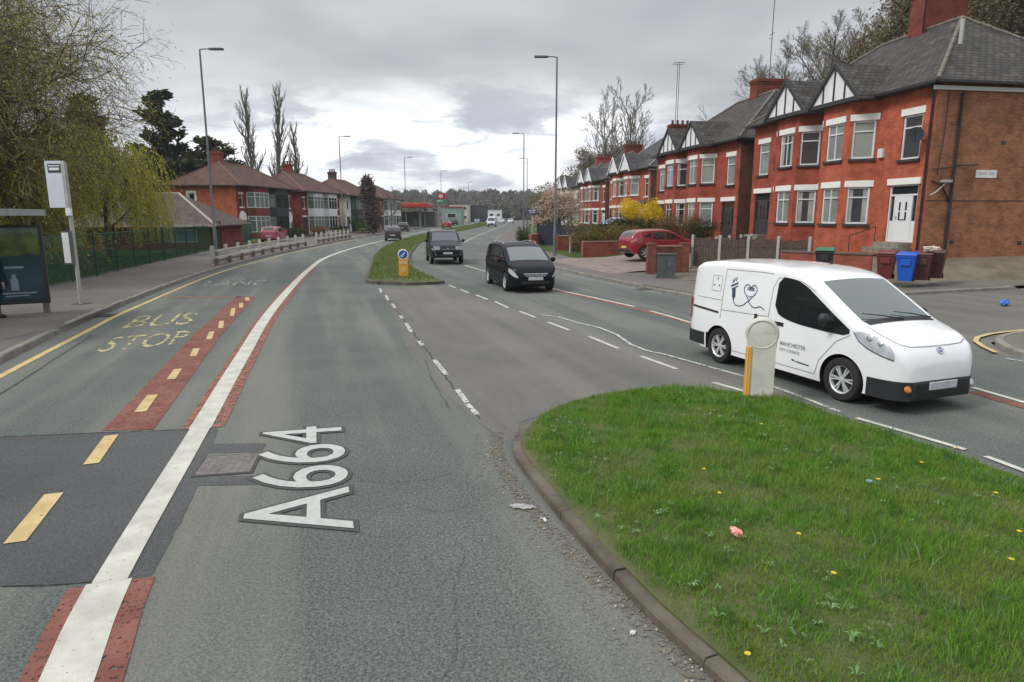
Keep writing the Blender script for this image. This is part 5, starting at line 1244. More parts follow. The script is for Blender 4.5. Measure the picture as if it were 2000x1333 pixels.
        mb.build('bargeboard', M_timber if o_['timber'] else M_rend, t)
        mb = MB(); mb.box((gm, (gy+0)/2-.02, gz-.11), (gx1-gx0+.3, gy-.02, .16)); mb.build('soffit', M_timber, t)
    # gutters and pipes
    for q0, q1 in ((x0, bayA[0]-.1), (bayA[1]+.1, bayB[0]-.1), (bayB[1]+.1, x1)):
        mb = MB(); mb.beam((q0, y0+.05, H-.02), (q1, y0+.05, H-.02), .11, .10); mb.build('gutter', M_pipe, t)
    for q0, q1 in ((0, bayA[0]), (bayA[1], bayB[0]), (bayB[1], L)):
        mb = MB(); mb.beam((q0, ov/2, H-.06), (q1, ov/2, H-.06), ov, .06); mb.build('soffit', M_timber, t)
    mb = MB(); mb.beam((x0-.05, y0, H-.02), (x0-.05, y1, H-.02), .10, .09); mb.build('gutter', M_pipe, t)
    mb = MB(); mb.beam((-.10, y0-.1, H-.20), (-.10, y1, H-.20), .05, .15); mb.build('fascia', M_upvc if o_.get('fascia', 1) else M_timber, t)
    for px_, mm in o_.get('pipes', [(-.0, M_pipe), (L/2, M_pipe)]):
        mb = MB(); mb.tube([(px_+.06, .22, H-.1),(px_+.06,.09,H-.45),(px_+.06,.09,-base+.1)], .045, 8)
        for zz in (1.2, 3.0, 4.8): mb.tube([(px_+.06,.09,zz),(px_+.06,.09,zz+.1)], .06, 8)
        mb.build('drainpipe', mm, t, smooth=40)
    chimney(t, L/2, -5.4, H+1.0, zt+o_.get('chz', 1.15), .95, 2.3, o_.get('mchim', B_chim), o_['pots'], rf)
    for a_ in o_.get('aerials', []): aerial(t, *a_)
    return t, zt

B_chim = brick('sooty_red_brick', (0.17,0.045,0.032), (0.24,0.06,0.04), (0.13,0.05,0.04), ms=.006, bump=.2)
d1 = Vector((-.17, 1)).normalized()
C1 = (16.42, 27.0)
h1, zt1 = semi('nearest red brick semis with black and white gables and an orange brick side wall', 'house', C1, d1, 1.22, base=1.25, H=6.45,
   opts=dict(doorA='white', doorB='dark', pots=0, mB=B_red2, mchim=B_chim, chz=1.9, pipes=[(.03, M_pipe), (6.75, M_pipe)], glass=[P_dark, P_blind, P_curt, P_curt, P_dark, P_dark, P_brown, P_brown, P_curt, P_dark, P_brown, P_brown]))
# extras on the nearest pair
mb = MB(); mb.tube([(-.09,-1.05,6.1),(-.09,-1.05,-1.1)], .055, 8); mb.tube([(-.09,-1.05,1.9),(-.09,-.55,2.6),(-.09,-.1,2.75)], .04, 8); mb.tube([(-.09,-1.05,3.35),(-.09,-2.1,3.40)], .03, 6); mb.tube([(-.09,-1.05,3.3),(-.09,-.1,3.2)], .03, 6)
mb.tube([(-.09,-.42,6.1),(-.09,-.42,4.5),(-.09,-.30,3.0)], .025, 6)
mb.build('drainpipe', M_pipe, h1, smooth=40)
mb = MB(); mb.box((-.06,-.75,2.75),(.25,.4,.10)); mb.tube([(-.1,-.75,2.7),(-.1,-.3,2.3),(-.08,-.1,2.2)], .03, 6); mb.build('flue_hood', mat('pale_flue', (0.4,0.38,0.33), rough=.8), h1)
mb = MB(); mb.tube([(-.02,.06,3.9),(-.12,.34,3.95)], .02, 6); 
Md = Matrix.Translation((.32,.50,4.55)) @ Vector((-.72,.62,.30)).to_track_quat('Z','Y').to_matrix().to_4x4()
mb = MB(); mb.lathe([(0,-.07),(.10,-.064),(.22,-.035),(.30,0),(.305,.006),(.29,.006),(.21,-.025),(.10,-.052),(0,-.06)], 24, M=Md); mb.tube([(.34,.46,4.5),(.36,.04,4.3)], .02, 6)
mb.tube([Md @ Vector((0,-.25,0)), Md @ Vector((0,-.10,.30))], .012, 6); mb.tube([Md @ Vector((0,-.12,.26)), Md @ Vector((0,-.04,.30))], .03, 8)
mb.build('satellite_dish', mat('dark_dish', (0.035,0.038,0.045), rough=.9, spec=.1), h1, smooth=40)
mb = MB(); mb.box((2.72,.07,4.05),(.30,.12,.38)); mb.box((2.72,.135,4.05),(.2,.01,.05)); mb.build('alarm_box', mat('alarm_white', (0.66,0.66,0.64), rough=.5), h1)
nm = MB(); nm.box((-.012,-2.6,3.05),(.02,.95,.30)); pl = nm.build('street_sign', M_rend, h1)
mb = MB(); mb.box((-.024,-2.42,3.06),(.006,.34,.10)); mb.box((-.024,-2.83,3.06),(.006,.24,.10)); mb.build('faded_lettering', mat('sign_grey', (0.42,0.42,0.43), (0.62,0.62,0.62), scale=25, rough=.6), pl)
mb = MB(); mb.tube([(2.05,.5,.95),(2.05,1.7,.55)], .02, 6); mb.tube([(2.05,.5,.95),(2.05,.5,.0)], .02, 6); mb.tube([(2.05,1.7,.55),(2.05,1.7,-.6)], .02, 6); mb.build('handrail', M_pipe, h1)
for yy, zz in ((-3.2,4.25),(-1.4,.35),(-4.6,.30)):
    mb = MB(); mb.box((-.012,yy,zz),(.02,.2,.14)); mb.build('air_brick', M_sill, h1)
mb = MB(); mb.box((-.008,-4.4,2.0),(.012,9.0-.2,.035)); mb.build('mortar_band', mat('dark_mortar', (0.12,0.05,0.035), rough=.9), h1)
mb = MB(); mb.tube([(1.3,-1.9,8.2),(1.3,-1.9,9.15)], .075, 8); mb.build('roof_pipe', mat('pale_pipe', (0.42,0.41,0.39), rough=.7), h1)
mb = MB(); mb.tube([(6.2,-4.2,10.0),(6.2,-4.2,13.6)], .04, 6); mb.build('aerial', mat('aerial_metal', (0,0,0)), h1)

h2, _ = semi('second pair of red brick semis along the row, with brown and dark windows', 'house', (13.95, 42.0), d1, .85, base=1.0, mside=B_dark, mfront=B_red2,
   opts=dict(doorA='dark', pots=0, timber=True, fascia=0, pipes=[(6.75, M_pipe)], aerials=[(6.4,-5.2,10.6,6.4,1)], glass=[P_curt, P_blind, P_blind, P_curt, P_brown, P_dark, P_dark, P_brown, P_brown, P_blue]))
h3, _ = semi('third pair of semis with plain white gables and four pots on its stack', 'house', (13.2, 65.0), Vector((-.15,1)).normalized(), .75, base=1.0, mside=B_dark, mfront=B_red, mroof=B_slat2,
   opts=dict(doorA='white', pots=4, timber=False, pipes=[(.1, M_pipeg), (6.75, M_pipe)], mridge=M_lead, msill=M_upvc, aerials=[(6.3,-4.7,10,7.0,0),(7.3,-5.3,10,7.4,0)], glass=[P_dark, P_curt, P_dark, P_brown]))
mb = MB(); tri_slab(mb, [(.1,.05,3.35),(2.9,.05,3.35),(2.9,1.3,2.75),(.1,1.3,2.75)], .06); pr = mb.build('porch_roof', B_slat2, h3)
mb = MB(); mb.box((1.5,1.26,2.62),(2.9,.06,.20)); mb.box((.15,.65,1.1),(.1,1.2,2.9)); mb.box((2.85,.65,1.1),(.1,1.2,2.9)); mb.box((1.5,1.24,2.2),(2.7,.05,.06)); mb.build('porch', M_upvc, h3)
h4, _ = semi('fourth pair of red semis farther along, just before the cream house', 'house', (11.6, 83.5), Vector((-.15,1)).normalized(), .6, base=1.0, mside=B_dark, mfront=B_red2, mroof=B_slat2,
   opts=dict(doorA='white', doorB='white', pots=4, timber=False, msill=M_upvc, glass=[P_dark, P_brown, P_dark, P_curt]))
h5, _ = semi('farthest semis of the right hand row, cream rendered, behind the blossom tree', 'house', (10.0, 101.0), Vector((-.15,1)).normalized(), .5, base=1.0, mside=M_crend, mfront=M_crend, mroof=B_slat2,
   opts=dict(doorA='white', doorB='white', pots=4, timber=False, msill=M_upvc, mchim=B_red2, glass=[P_dark, P_dark, P_brown]))

# ---- the left hand row of inter-war semis
def left_semi(label, corner, direc, L, D, H, mfs, opts=None):
    """local x along the facade away from the camera, facade at y = 0 facing -y (towards the road on the right), body at y > 0"""
    o_ = dict(bays=('white','white')); o_.update(opts or {}); rz = math.atan2(direc[1], direc[0])
    t = thing('semi_detached_house', label, 'house', (corner[0], corner[1], 0), rz); h = L/2
    dx = Vector((1,0,0)); out = Vector((0,-1,0)); zr = H
    sdm = MB(); wall_panel(sdm, (0,D,0), (0,-1,0), D, H, o_.get('side_open', [(2.2,3.5,.75,1.5)]), (-1,0,0)); sdm.raw([(L,0,0),(L,D,0),(L,D,H),(L,0,H),(0,D,0),(0,D,H)], [(0,1,2,3),(1,4,5,2)])
    sdm.build('side_wall', mfs[0], t)
    for q in o_.get('side_open', [(2.2,3.5,.75,1.5)]):
        window(t, (0,D,0), (0,-1,0), (-1,0,0), q[0], q[1], q[2], q[3], 'plain', P_dark, lintel=False, sill=False, frame=M_cream)
        mb = MB(); 
        for (a, b, c, e) in ((q[0]-.2,q[1]-.2,.18,q[3]+.4),(q[0]+q[2]+.02,q[1]-.2,.18,q[3]+.4)): mb.box((-.02, D-(a+c/2), b+e/2), (.05, c, e))
        mb.box((-.02, D-(q[0]+q[2]/2), q[1]+q[3]+.12), (.05,q[2]+.04,.2)); mb.box((-.02, D-(q[0]+q[2]/2), q[1]-.12), (.05,q[2]+.04,.16)); mb.build('window_surround', M_cream, t)
    mb = MB()
    for k in (0, 1):
        a = k*h; m_i = k
        # each half: door side then bay (mirrored)
        if k == 0: dr, wd, by = a+.55, a+.65, (a+2.3, a+h-.45)
        else: dr, wd, by = a+h-1.65, a+h-1.45, (a+.45, a+h-2.3)
        ops = [(dr-a,.1,1.1,2.3),(wd-a,3.5,.8,1.4)]
        for (s0, s1) in ((0, by[0]-a),(by[1]-a, h)):
            wall_panel(mb, (a+s0,0,0), dx, s1-s0, H, [(q[0]-s0,q[1],q[2],q[3]) for q in ops if s0 <= q[0] < s1], out, mi=k)
        bm_ = {'white': M_rend, 'red': mfs[1+k], 'dark': M_timber}[o_['bays'][k]]
        bw = by[1]-by[0]; pj = .75; bb = MB()
        P = [Vector((by[0],0,0)), Vector((by[0]+.5,-pj,0)), Vector((by[1]-.5,-pj,0)), Vector((by[1],0,0))]
        for (z0, z1) in ((0,.75),(2.55,3.45),(5.15,H)):
            for i in range(3):
                bb.face([P[i]+Vector((0,0,z0)), P[i+1]+Vector((0,0,z0)), P[i+1]+Vector((0,0,z1)), P[i]+Vector((0,0,z1))])
            bb.face([p+Vector((0,0,z1)) for p in P]); bb.face([p+Vector((0,0,z0)) for p in P][::-1])
        bb.build('bay', bm_, t)
        fm = M_upvc if o_['bays'][k] != 'dark' else M_timber
        for z in (.75, 3.45):
            hh = 1.80 if z < 1 else 1.70
            for i in range(3):
                p, q = P[i], P[i+1]; d = (q-p); wl = d.length; d.normalize(); nn = Vector((d.y,-d.x,0))
                window(t, p, d, nn, 0, z, wl, hh, 'three' if i == 1 else 'top', [P_green, P_curt, P_dark][(k+i) % 3], frame=fm, lintel=False, sill=False, dep=.04)
        window(t, (0,0,0), dx, out, wd, 3.5, .8, 1.4, 'top', P_dark, mlint=M_cream, msill=M_cream, lw=.2)
        b2 = MB(); b2.box((dr+.55,.08,1.25),(1.06,.06,2.3)); dd = b2.build('door', [M_timber, mat('white_door', (0,0,0))][k], t)
        b2 = MB(); b2.lathe([(.55,0),(.75,0),(.75,.08),(.55,.08)], 20, M=Matrix.Translation((dr+.55,-.02,2.35)) @ Matrix.Rotation(R(90),4,'X')) if o_.get('arch') else b2.box((dr+.55,-.03,2.5),(1.4,.08,.2)); b2.build('door_surround', M_cream, t)
    mb.build('front_wall', [mfs[1], mfs[2]], t)
    ov = .45; rh = D*.5*.72; x0,x1,y0,y1 = -ov, L+ov, -ov-.5, D+ov; ym = D/2; hd = (D/2+ov)*1.0; zt = zr+rh
    A, B_, C_, D_ = (x0,y0,zr),(x1,y0,zr),(x1,y1,zr),(x0,y1,zr); E_, F_ = (x0+hd,ym,zt),(x1-hd,ym,zt)
    mb = MB(); tri_slab(mb, [A,B_,F_,E_], .08); tri_slab(mb, [B_,C_,F_], .08); tri_slab(mb, [C_,D_,E_,F_], .08); tri_slab(mb, [D_,A,E_], .08); rf = mb.build('roof', B_tile, t)
    mb = MB()
    for a, b in ((A,E_),(D_,E_),(B_,F_),(C_,F_),(E_,F_)): mb.tube([a, b], .10, 6)
    mb.build('ridge_tiles', o_.get('mridge', mat('brown_ridge', (0.17,0.085,0.065), rough=.9)), rf)
    mb = MB(); mb.beam((x0,y0-.03,H+.02),(x1,y0-.03,H+.02),.1,.12); mb.beam((x0-.03,y0,H+.02),(x0-.03,y1,H+.02),.1,.12); mb.box((L/2,y0/2,H-.03),(L,-y0,.05)); mb.build('gutter', M_timber, t)
    for cx_ in o_.get('chim', (L/2,)): chimney(t, cx_, ym+.9, H+.8, zt+1.25, .8, 1.2, mfs[1] if o_.get('cm') is None else o_['cm'], 3, rf)
    return t
S1 = (-29.6, 73.0); dl1 = Vector((.10, 1)).normalized()
left_semi('nearest brown roofed house of the left hand row with a bright orange side wall', S1, dl1, 14.2, 7.6, 5.75, (B_or, B_dred, B_dred), dict(bays=('red','dark'), arch=1, chim=(5.2,)))
left_semi('second house of the left hand row with deep red wall and white bay panels', (-27.9, 89.5), Vector((.13,1)).normalized(), 13.6, 7.6, 5.7, (B_dred, B_dred, B_dred), dict(bays=('white','white'), cm=B_dred))
left_semi('third house of the left hand row with pale rendered wall', (-25.8, 105.0), Vector((.14,1)).normalized(), 13.6, 7.6, 5.6, (M_crend, M_rend, M_rend), dict(bays=('dark','white'), cm=M_pot))
left_semi('fourth house of the left hand row, red with a white bay, nearest the blurred tree', (-23.6, 121.0), Vector((.12,1)).normalized(), 13.6, 7.6, 5.5, (B_dred, B_dred, B_dred), dict(bays=('white','white'), cm=M_pot))
# bungalow behind the fence
t = thing('bungalow', 'low brown roofed building behind the green fence', 'building', (-27.2, 50.2, -.15), R(6))
mb = MB(); mb.box((0,4.2,1.0),(9.0,8.2,2.1)); mb.build('wall', B_dred, t)
Z = 2.05; A,B_,C_,D_ = (-5.2,-.7,Z),(5.2,-.7,Z),(5.2,9,Z),(-5.2,9,Z); E_,F_ = (-1.6,4.2,Z+2.45),(1.0,4.2,Z+2.45)
mb = MB(); tri_slab(mb,[A,B_,F_,E_],.08); tri_slab(mb,[B_,C_,F_],.08); tri_slab(mb,[C_,D_,E_,F_],.08); tri_slab(mb,[D_,A,E_],.08); rf = mb.build('roof', brick('grey_brown_tile', (0.10,0.075,0.065), (0.13,0.10,0.085), (0.05,0.04,0.035), bw=.25, bh=.16, ms=.012, bump=.5), t)
mb = MB(); mb.tube([A,E_],.10,6); mb.tube([B_,F_],.09,6); mb.tube([E_,F_],.09,6); mb.build('ridge_tiles', mat('pale_ridge', (0.36,0.33,0.29), rough=.9), rf)
mb = MB(); mb.beam((-5.2,-.74,Z-.03),(5.2,-.74,Z-.03),.05,.18); mb.build('fascia', mat('pink_fascia', (0.42,0.33,0.33), rough=.7), t)
mb = MB(); mb.box((2.6,.06,1.25),(1.9,.05,.95)); f = mb.build('window', M_upvc, t); mb = MB(); mb.box((2.6,.03,1.25),(1.75,.02,.8)); mb.build('pane', mat('blue_grey_pane', (0.14,0.24,0.34), rough=.2), f)

# ---- filling station
t = thing('filling_station', 'filling station with a red canopy on the left beyond the houses', 'filling station', (-23.5, 148, 0), R(0))
mb = MB(); mb.box((0,4,4.75),(10.5,14,.95)); 
cn = mb.build('canopy', mat('red_canopy', (0.42,0.022,0.02), (0.50,0.04,0.03), scale=.6, rough=.35), t); bv = cn.modifiers.new('b','BEVEL'); bv.width = .12; bv.segments = 3
mb = MB(); mb.box((0,-3.03,4.95),(7.5,.05,.12)); mb.build('canopy_stripe', mat('orange_stripe', (0.7,0.22,0.08), rough=.4), t)
for x in (-3.4, 3.4):
    for y in (0, 8): mb = MB(); mb.box((x,y,2.1),(.4,.4,4.3)); mb.build('column', mat('grey_column', (0.3,0.3,0.3), rough=.6), t)
for x in (-2, 2.2):
    mb = MB(); mb.box((x,1,.95),(.8,.5,1.8)); mb.box((x,.74,1.4),(.6,.03,.4)); p_ = mb.build('fuel_pump', mat('green_grey_pump', (0.08,0.11,0.10), rough=.5), t)
mb = MB(); mb.box((-1,13.0,1.7),(13,5,3.4)); mb.build('shop', mat('dark_shop_wall', (0.10,0.105,0.10), (0.16,0.16,0.15), scale=1, rough=.6), t)
mb = MB()
for k in range(6): mb.box((-6+k*2,10.46,1.5),(1.6,.05,2.2))
mb.build('shop_window', P_green, t)
t = thing('fuel_price_sign', 'tall red and green price sign beside the filling station', 'sign', (-15.8, 152, 0), 0)
mb = MB(); mb.box((-.6,0,3.2),(.2,.2,6.4)); mb.box((.6,0,3.2),(.2,.2,6.4)); mb.build('post', mat('grey_column', (0,0,0)), t)
mb = MB(); mb.box((0,-.02,6.8),(1.9,.35,1.3)); mb.build('red_panel', mat('sign_red', (0.42,0.02,0.04), rough=.4), t)
mb = MB(); mb.lathe([(.36,-.02),(.36,.02)], 24, M=Matrix.Translation((-.05,-.23,6.8)) @ Matrix.Rotation(R(90),4,'X') @ Matrix.Diagonal((1.3,1,1,1))); mb.build('oval', M_rend, t)
mb = MB(); mb.box((0,-.02,5.65),(1.8,.33,.8)); mb.build('green_panel', mat('sign_green', (0.02,0.20,0.07), rough=.4), t)
mb = MB(); mb.box((-.3,-.2,5.75),(1.2,.03,.3)); mb.build('price_strip', mat('pale_green_strip', (0.45,0.62,0.48), rough=.4), t)
def block(name, label, cat, loc, size, m, roofm, rz=0, wins=0, nz=1):
    t = thing(name, label, cat, loc, rz); mb = MB(); mb.box((0,0,size[2]/2), size); mb.build('wall', m, t)
    mb = MB(); mb.box((0,0,size[2]+.1),(size[0]+.4,size[1]+.4,.2)); mb.build('roof', roofm, t)
    for k in range(wins):
        for j in range(nz):
            mb = MB(); x = -size[0]/2 + (k+.5)*size[0]/wins; z = (j+.55)*size[2]/nz; mb.box((x,-size[1]/2-.02,z),(size[0]/wins*.5,.06,1.1)); f = mb.build('window', M_upvc, t)
            mb = MB(); mb.box((x,-size[1]/2-.05,z),(size[0]/wins*.42,.02,.95)); mb.build('pane', P_dark, f)
block('shop_building', 'small cream block with a blank gable far beyond the filling station', 'building', (-19.5, 255, 0), (7.5, 9, 6.6), M_crend, M_timber, 0, 2, 2)
block('shop_building', 'pinkish low building left of the cream block', 'building', (-28, 250, 0), (9, 9, 5.8), mat('pink_render', (0.32,0.27,0.26), rough=.9), M_timber, 0, 3, 2)
block('warehouse', 'dark blue grey shed right of the cream block', 'building', (-13.0, 262, 0), (7.0, 10, 6.0), mat('blue_grey_cladding', (0.035,0.045,0.06), rough=.6), M_timber, 0, 0)
block('warehouse', 'low white building far along the road behind the van', 'building', (-9.0, 300, 0), (9, 10, 5.0), M_rend, M_timber, 0, 3, 1)
block('warehouse', 'grey shed with green front beside the red canopy', 'building', (-15.5, 178, 0), (5, 9, 4.6), mat('pale_green_wall', (0.24,0.33,0.30), rough=.7), mat('sign_red', (0,0,0)), 0, 1, 1)
# ================================================================ street furniture
M_lampc = mat('lamp_column', (0.14,0.16,0.175), (0.19,0.21,0.225), scale=2, rough=.5, metal=.4)
M_conc = mat('post_concrete', (0.33,0.32,0.28), (0.46,0.45,0.41), scale=5, rough=.9, bump=.4)
def lamp(label, x, y, h, sd, z=.1, r0=.105):
    t = thing('street_lamp', label, 'street lamp', (x,y,z), 0, 'lighting columns along the dual carriageway')
    mb = MB(); mb.lathe([(r0,0),(r0,1.6),(r0*.98,1.65),(r0*.62,1.9),(r0*.52,h-1),(r0*.45,h)], 14); mb.build('column', M_lampc, t, smooth=50)
    mb = MB(); mb.box((0,-r0-.002,.9),(.10,.02,.45)); mb.build('access_door', mat('lamp_door', (0.10,0.115,0.125), rough=.6), t)
    mb = MB(); mb.tube([(0,0,h-.1),(0,0,h+.02),(sd*.25,0,h+.05),(sd*.55,0,h+.06)], [.045,.045,.035,.035], 8); mb.build('bracket', M_lampc, t, smooth=50)
    mb = MB(); c = sd*.95
    mb.prism([(c-sd*.42,-.06),(c-sd*.30,-.15),(c+sd*.35,-.15),(c+sd*.42,-.10),(c+sd*.42,.10),(c+sd*.35,.15),(c-sd*.30,.15),(c-sd*.42,.06)], h+.0, h+.09); mb.build('lantern', mat('lantern_grey', (0.10,0.11,0.12), rough=.5), t, fix=True)
    return t
lamp('nearest tall lamp column on the left pavement by the white post barrier', -18.0, 40.8, 11.9, 1)
lamp('nearest tall lamp column on the right pavement beside the low brick wall', 2.72, 42.7, 11.9, -1)
lamp('second lamp column on the right, behind the magnolia and the blue sign', 1.4, 81, 11.9, -1)
lamp('second lamp column on the left, before the white bayed houses', -21.0, 84, 11.9, 1)
lamp('lamp column beside the dark blurred tree on the left', -18.0, 115, 12, 1)
lamp('lamp column by the filling station', -15.6, 150, 12, 1)
lamp('lamp column behind the second one on the right', 2.6, 117, 12, -1)
lamp('farthest lamp column on the left by the cream block', -12.8, 200, 12, 1, r0=.12)
lamp('thin lamp column behind the roofs of the left hand houses', -39.5, 98, 12.5, -1)
lamp('far lamp column rising between the shops', -17.0, 240, 12, 1, r0=.13)

# keep-left bollards
def bollard(label, x, y, z, rz, face):
    t = thing('bollard', label, 'bollard', (x,y,z), rz)
    body = mat('bollard_shell', (0.50,0.49,0.44), (0.60,0.59,0.54), scale=4, rough=.5); yel = mat('bollard_yellow', (0.78,0.36,0.03), rough=.4)
    # rounded box outline: flat front (-y) with D plan
    def plan(w2, d): return [(-w2,-d*.5),(w2,-d*.5),(w2*1.02,0),(w2*.85,d*.42),(w2*.4,d*.6),(-w2*.4,d*.6),(-w2*.85,d*.42),(-w2*1.02,0)]
    mb = MB(); mb.prism(plan(.195,.22), -.02, .92); mb.build('shell', body if not face else yel, t, fix=True, smooth=40)
    mb = MB(); M = Matrix.Translation((0,-.0,.93)) @ Matrix.Rotation(R(90),4,'X')
    mb.lathe([(0,-.115),(.19,-.115),(.222,-.09),(.228,0),(.222,.09),(.20,.105),(0,.11)], 36, M=M); hd = mb.build('head', body, t, fix=True, smooth=45)
    mb = MB(); mb.lathe([(.185,.112),(.20,.118),(.205,.108)], 36, M=M, cap=False); mb.build('rim', body, hd, smooth=30)
    if face:
        mb = MB(); mb.lathe([(0,.114),(.175,.114),(.175,.118),(0,.118)], 32, M=M); dd = mb.build('sign_disc', mat('sign_blue', (0.02,0.11,0.42), rough=.3), hd)
        mb = MB(); mb.lathe([(.176,.113),(.20,.119),(.20,.113)], 32, M=M, cap=False); mb.build('sign_ring', M_rend, hd)
        mb = MB(); yq = -.124
        def pl(pts): mb.raw([(a,yq,.93+b) for a,b in pts], [tuple(range(len(pts)))])
        a = Vector((.075,.085)); b = Vector((-.06,-.05)); d = (b-a).normalized(); n = Vector((-d.y,d.x))
        pl([a+n*.022, a-n*.022, b-n*.022, b+n*.022]); tip = b+d*.055
        pl([tip, b+n*.075-d*.02, b+n*.03-d*.0, b-n*.03, b-n*.075-d*.02]); mb.build('arrow', M_rend, hd)
        mb = MB(); mb.box((0,-.118,.60),(.34,.01,.10)); mb.box((0,-.118,.30),(.16,.012,.18)); mb.build('bollard_plate', mat('faded_cream', (0.62,0.42,0.22), (0.75,0.5,0.25), scale=14, rough=.5), t)
    else:
        mb = MB(); mb.box((-.168,-.117,.38),(.075,.03,.72)); mb.build('reflector', yel, t)
        mb = MB(); mb.box((-.178,-.135,.38),(.012,.01,.70)); mb.build('reflector_edge', mat('white_reflector', (0.7,0.6,0.4), rough=.4), t)
    return t
x, y = 3.56, 9.32
bollard('pale grey bollard with an orange reflective strip on the near island before the van', x, y, .07, R(-20), False)
x, y = G(788, 546)
bollard('orange keep-left bollard with a blue arrow disc on the nose of the far island', x, y+.1, .10, R(10), True)

# white post and rail barriers
def barrier(label, pts, n, group, skirt=True):
    c = resample(catmull(pts, .2), .1); Lc = sum((b-a).length for a, b in zip(c, c[1:])); t = thing('road_barrier', label, 'barrier', (c[0].x, c[0].y, .12), 0, group)
    wht = mat('barrier_white', (0.34,0.33,0.28), (0.55,0.53,0.47), scale=6, rough=.8); rst = mat('barrier_dark', (0.12,0.08,0.055), (0.2,0.14,0.1), scale=5, rough=.9)
    P = [c[min(len(c)-1, int(i*(len(c)-1)/(n-1)))] for i in range(n)]; o = c[0]
    for i, p in enumerate(P):
        q = p - o; a = math.atan2((c[-1]-c[0]).y, (c[-1]-c[0]).x)
        mb = MB(); mb.box((q.x,q.y,.46),(.16,.17,.98),rz=a); mb.box((q.x,q.y,.97),(.11,.12,.05),rz=a); mb.build('post', wht, t)
        mb = MB(); nq = Vector((math.sin(a), -math.cos(a)))*.17; mb.box((q.x+nq.x,q.y+nq.y,.16),(.24,.16,.40),rz=a); mb.build('post_foot', rst, t)
    for nm, z, w_, h, m_ in (('top_rail',.74,.07,.075,wht),('lower_rail',.38,.10,.11,wht),('rusty_rail',.22,.10,.10,rst)):
        mb = MB()
        for a, b in zip(P, P[1:]):
            a, b = a-o, b-o; d = (b-a).normalized(); nrm = Vector((d.y,-d.x))*(.15)
            mb.beam((a.x+nrm.x,a.y+nrm.y,z),(b.x+nrm.x,b.y+nrm.y,z),w_,h)
        mb.build(nm, m_, t)
kb = offset([p for p in LK_], .55)
kb1 = [(p.x,p.y) for p in kb if 32.4 < p.y < 57]; kb2 = [(p.x,p.y) for p in kb if 59.5 < p.y < 77]
barrier('near white post and rail barrier at the edge of the left pavement', kb1, 10, None)
barrier('farther white post and rail barrier in front of the left houses', kb2, 8, None)
# picnic tables
def picnic(label, x, y, rz):
    t = thing('picnic_table', label, 'picnic table', (x,y,.12), rz, 'picnic tables by the left kerb'); m = mat('weathered_wood', (0.16,0.12,0.085), (0.26,0.21,0.16), scale=8, rough=.9)
    mb = MB()
    for k in range(5): mb.box((0,-.32+k*.16,.74),(1.7,.14,.04))
    mb.build('table_top', m, t)
    for s_ in (-1,1):
        mb = MB(); 
        for k in range(2): mb.box((0,s_*(.62+k*.13),.44),(1.7,.12,.04))
        mb.build('bench', m, t)
        mb = MB(); mb.beam((s_*.65,-.75,0),(s_*.65,-.25,.74),.05,.1); mb.beam((s_*.65,.75,0),(s_*.65,.25,.74),.05,.1); mb.beam((s_*.65,-.75,.40),(s_*.65,.75,.40),.05,.1); mb.build('leg', m, t)
picnic('picnic table at the far end of the white post barrier', -20.6, 79.5, R(80)); picnic('picnic table below the dark blurred tree', -19.4, 87.5, R(90))

# green fences
def mesh_fence(label, a, b, n, h, dense=False, nm='green_fence'):
    a, b = Vector(a), Vector(b); t = thing(nm, label, 'fence', (a.x, a.y, ground_z(a.x,a.y)-.02), 0); g = mat('fence_green', (0.012,0.085,0.052), rough=.5); gd = mat('fence_post_green', (0.01,0.04,0.028), rough=.5)
    z0 = ground_z(a.x,a.y)-.02; L = b-a
    for i in range(n+1):
        p = L*(i/n); mb = MB(); z = ground_z(a.x+p.x, a.y+p.y)-z0; mb.box((p.x,p.y,z+h/2),(.07,.07,h+.08),rz=math.atan2(L.y,L.x)); mb.build('post', gd, t)
    mb = MB(); d = L.normalized(); st = .075 if dense else .10; k = 0; wd = .05 if dense else .009
    while k*st < L.length:
        p = d*(k*st); z = ground_z(a.x+p.x, a.y+p.y)-z0; mb.beam((p.x,p.y,z+.06),(p.x,p.y,z+h),.012 if dense else .009,wd, up=(d.x,d.y,0)); k += 1
    for zz in ([.3,h-.3] if dense else [.1,.6,1.1,h-.03]):
        for i in range(n):
            p, q = L*(i/n), L*((i+1)/n); mb.beam((p.x,p.y,ground_z(a.x+p.x,a.y+p.y)-z0+zz),(q.x,q.y,ground_z(a.x+q.x,a.y+q.y)-z0+zz),.02,.04 if zz > h-.1 or dense else .012)
    mb.build('mesh_panel', g, t); return t
mesh_fence('long green mesh fence beside the left pavement behind the bus stop', (-15.3,18.3), (-19.8,38.1), 8, 1.82)
mesh_fence('green mesh fence in front of the low brown roofed building', (-19.8,38.2), (-22.7,50.9), 5, 1.82)
mesh_fence('closely barred green fence below the orange wall', (-22.75,51.0), (-25.2,65), 6, 2.1, True, 'palisade_fence')
mesh_fence('green paling fence turning away beside the low building', (-22.9,51.3), (-22.2,51.4), 1, 2.1, True, 'palisade_fence')

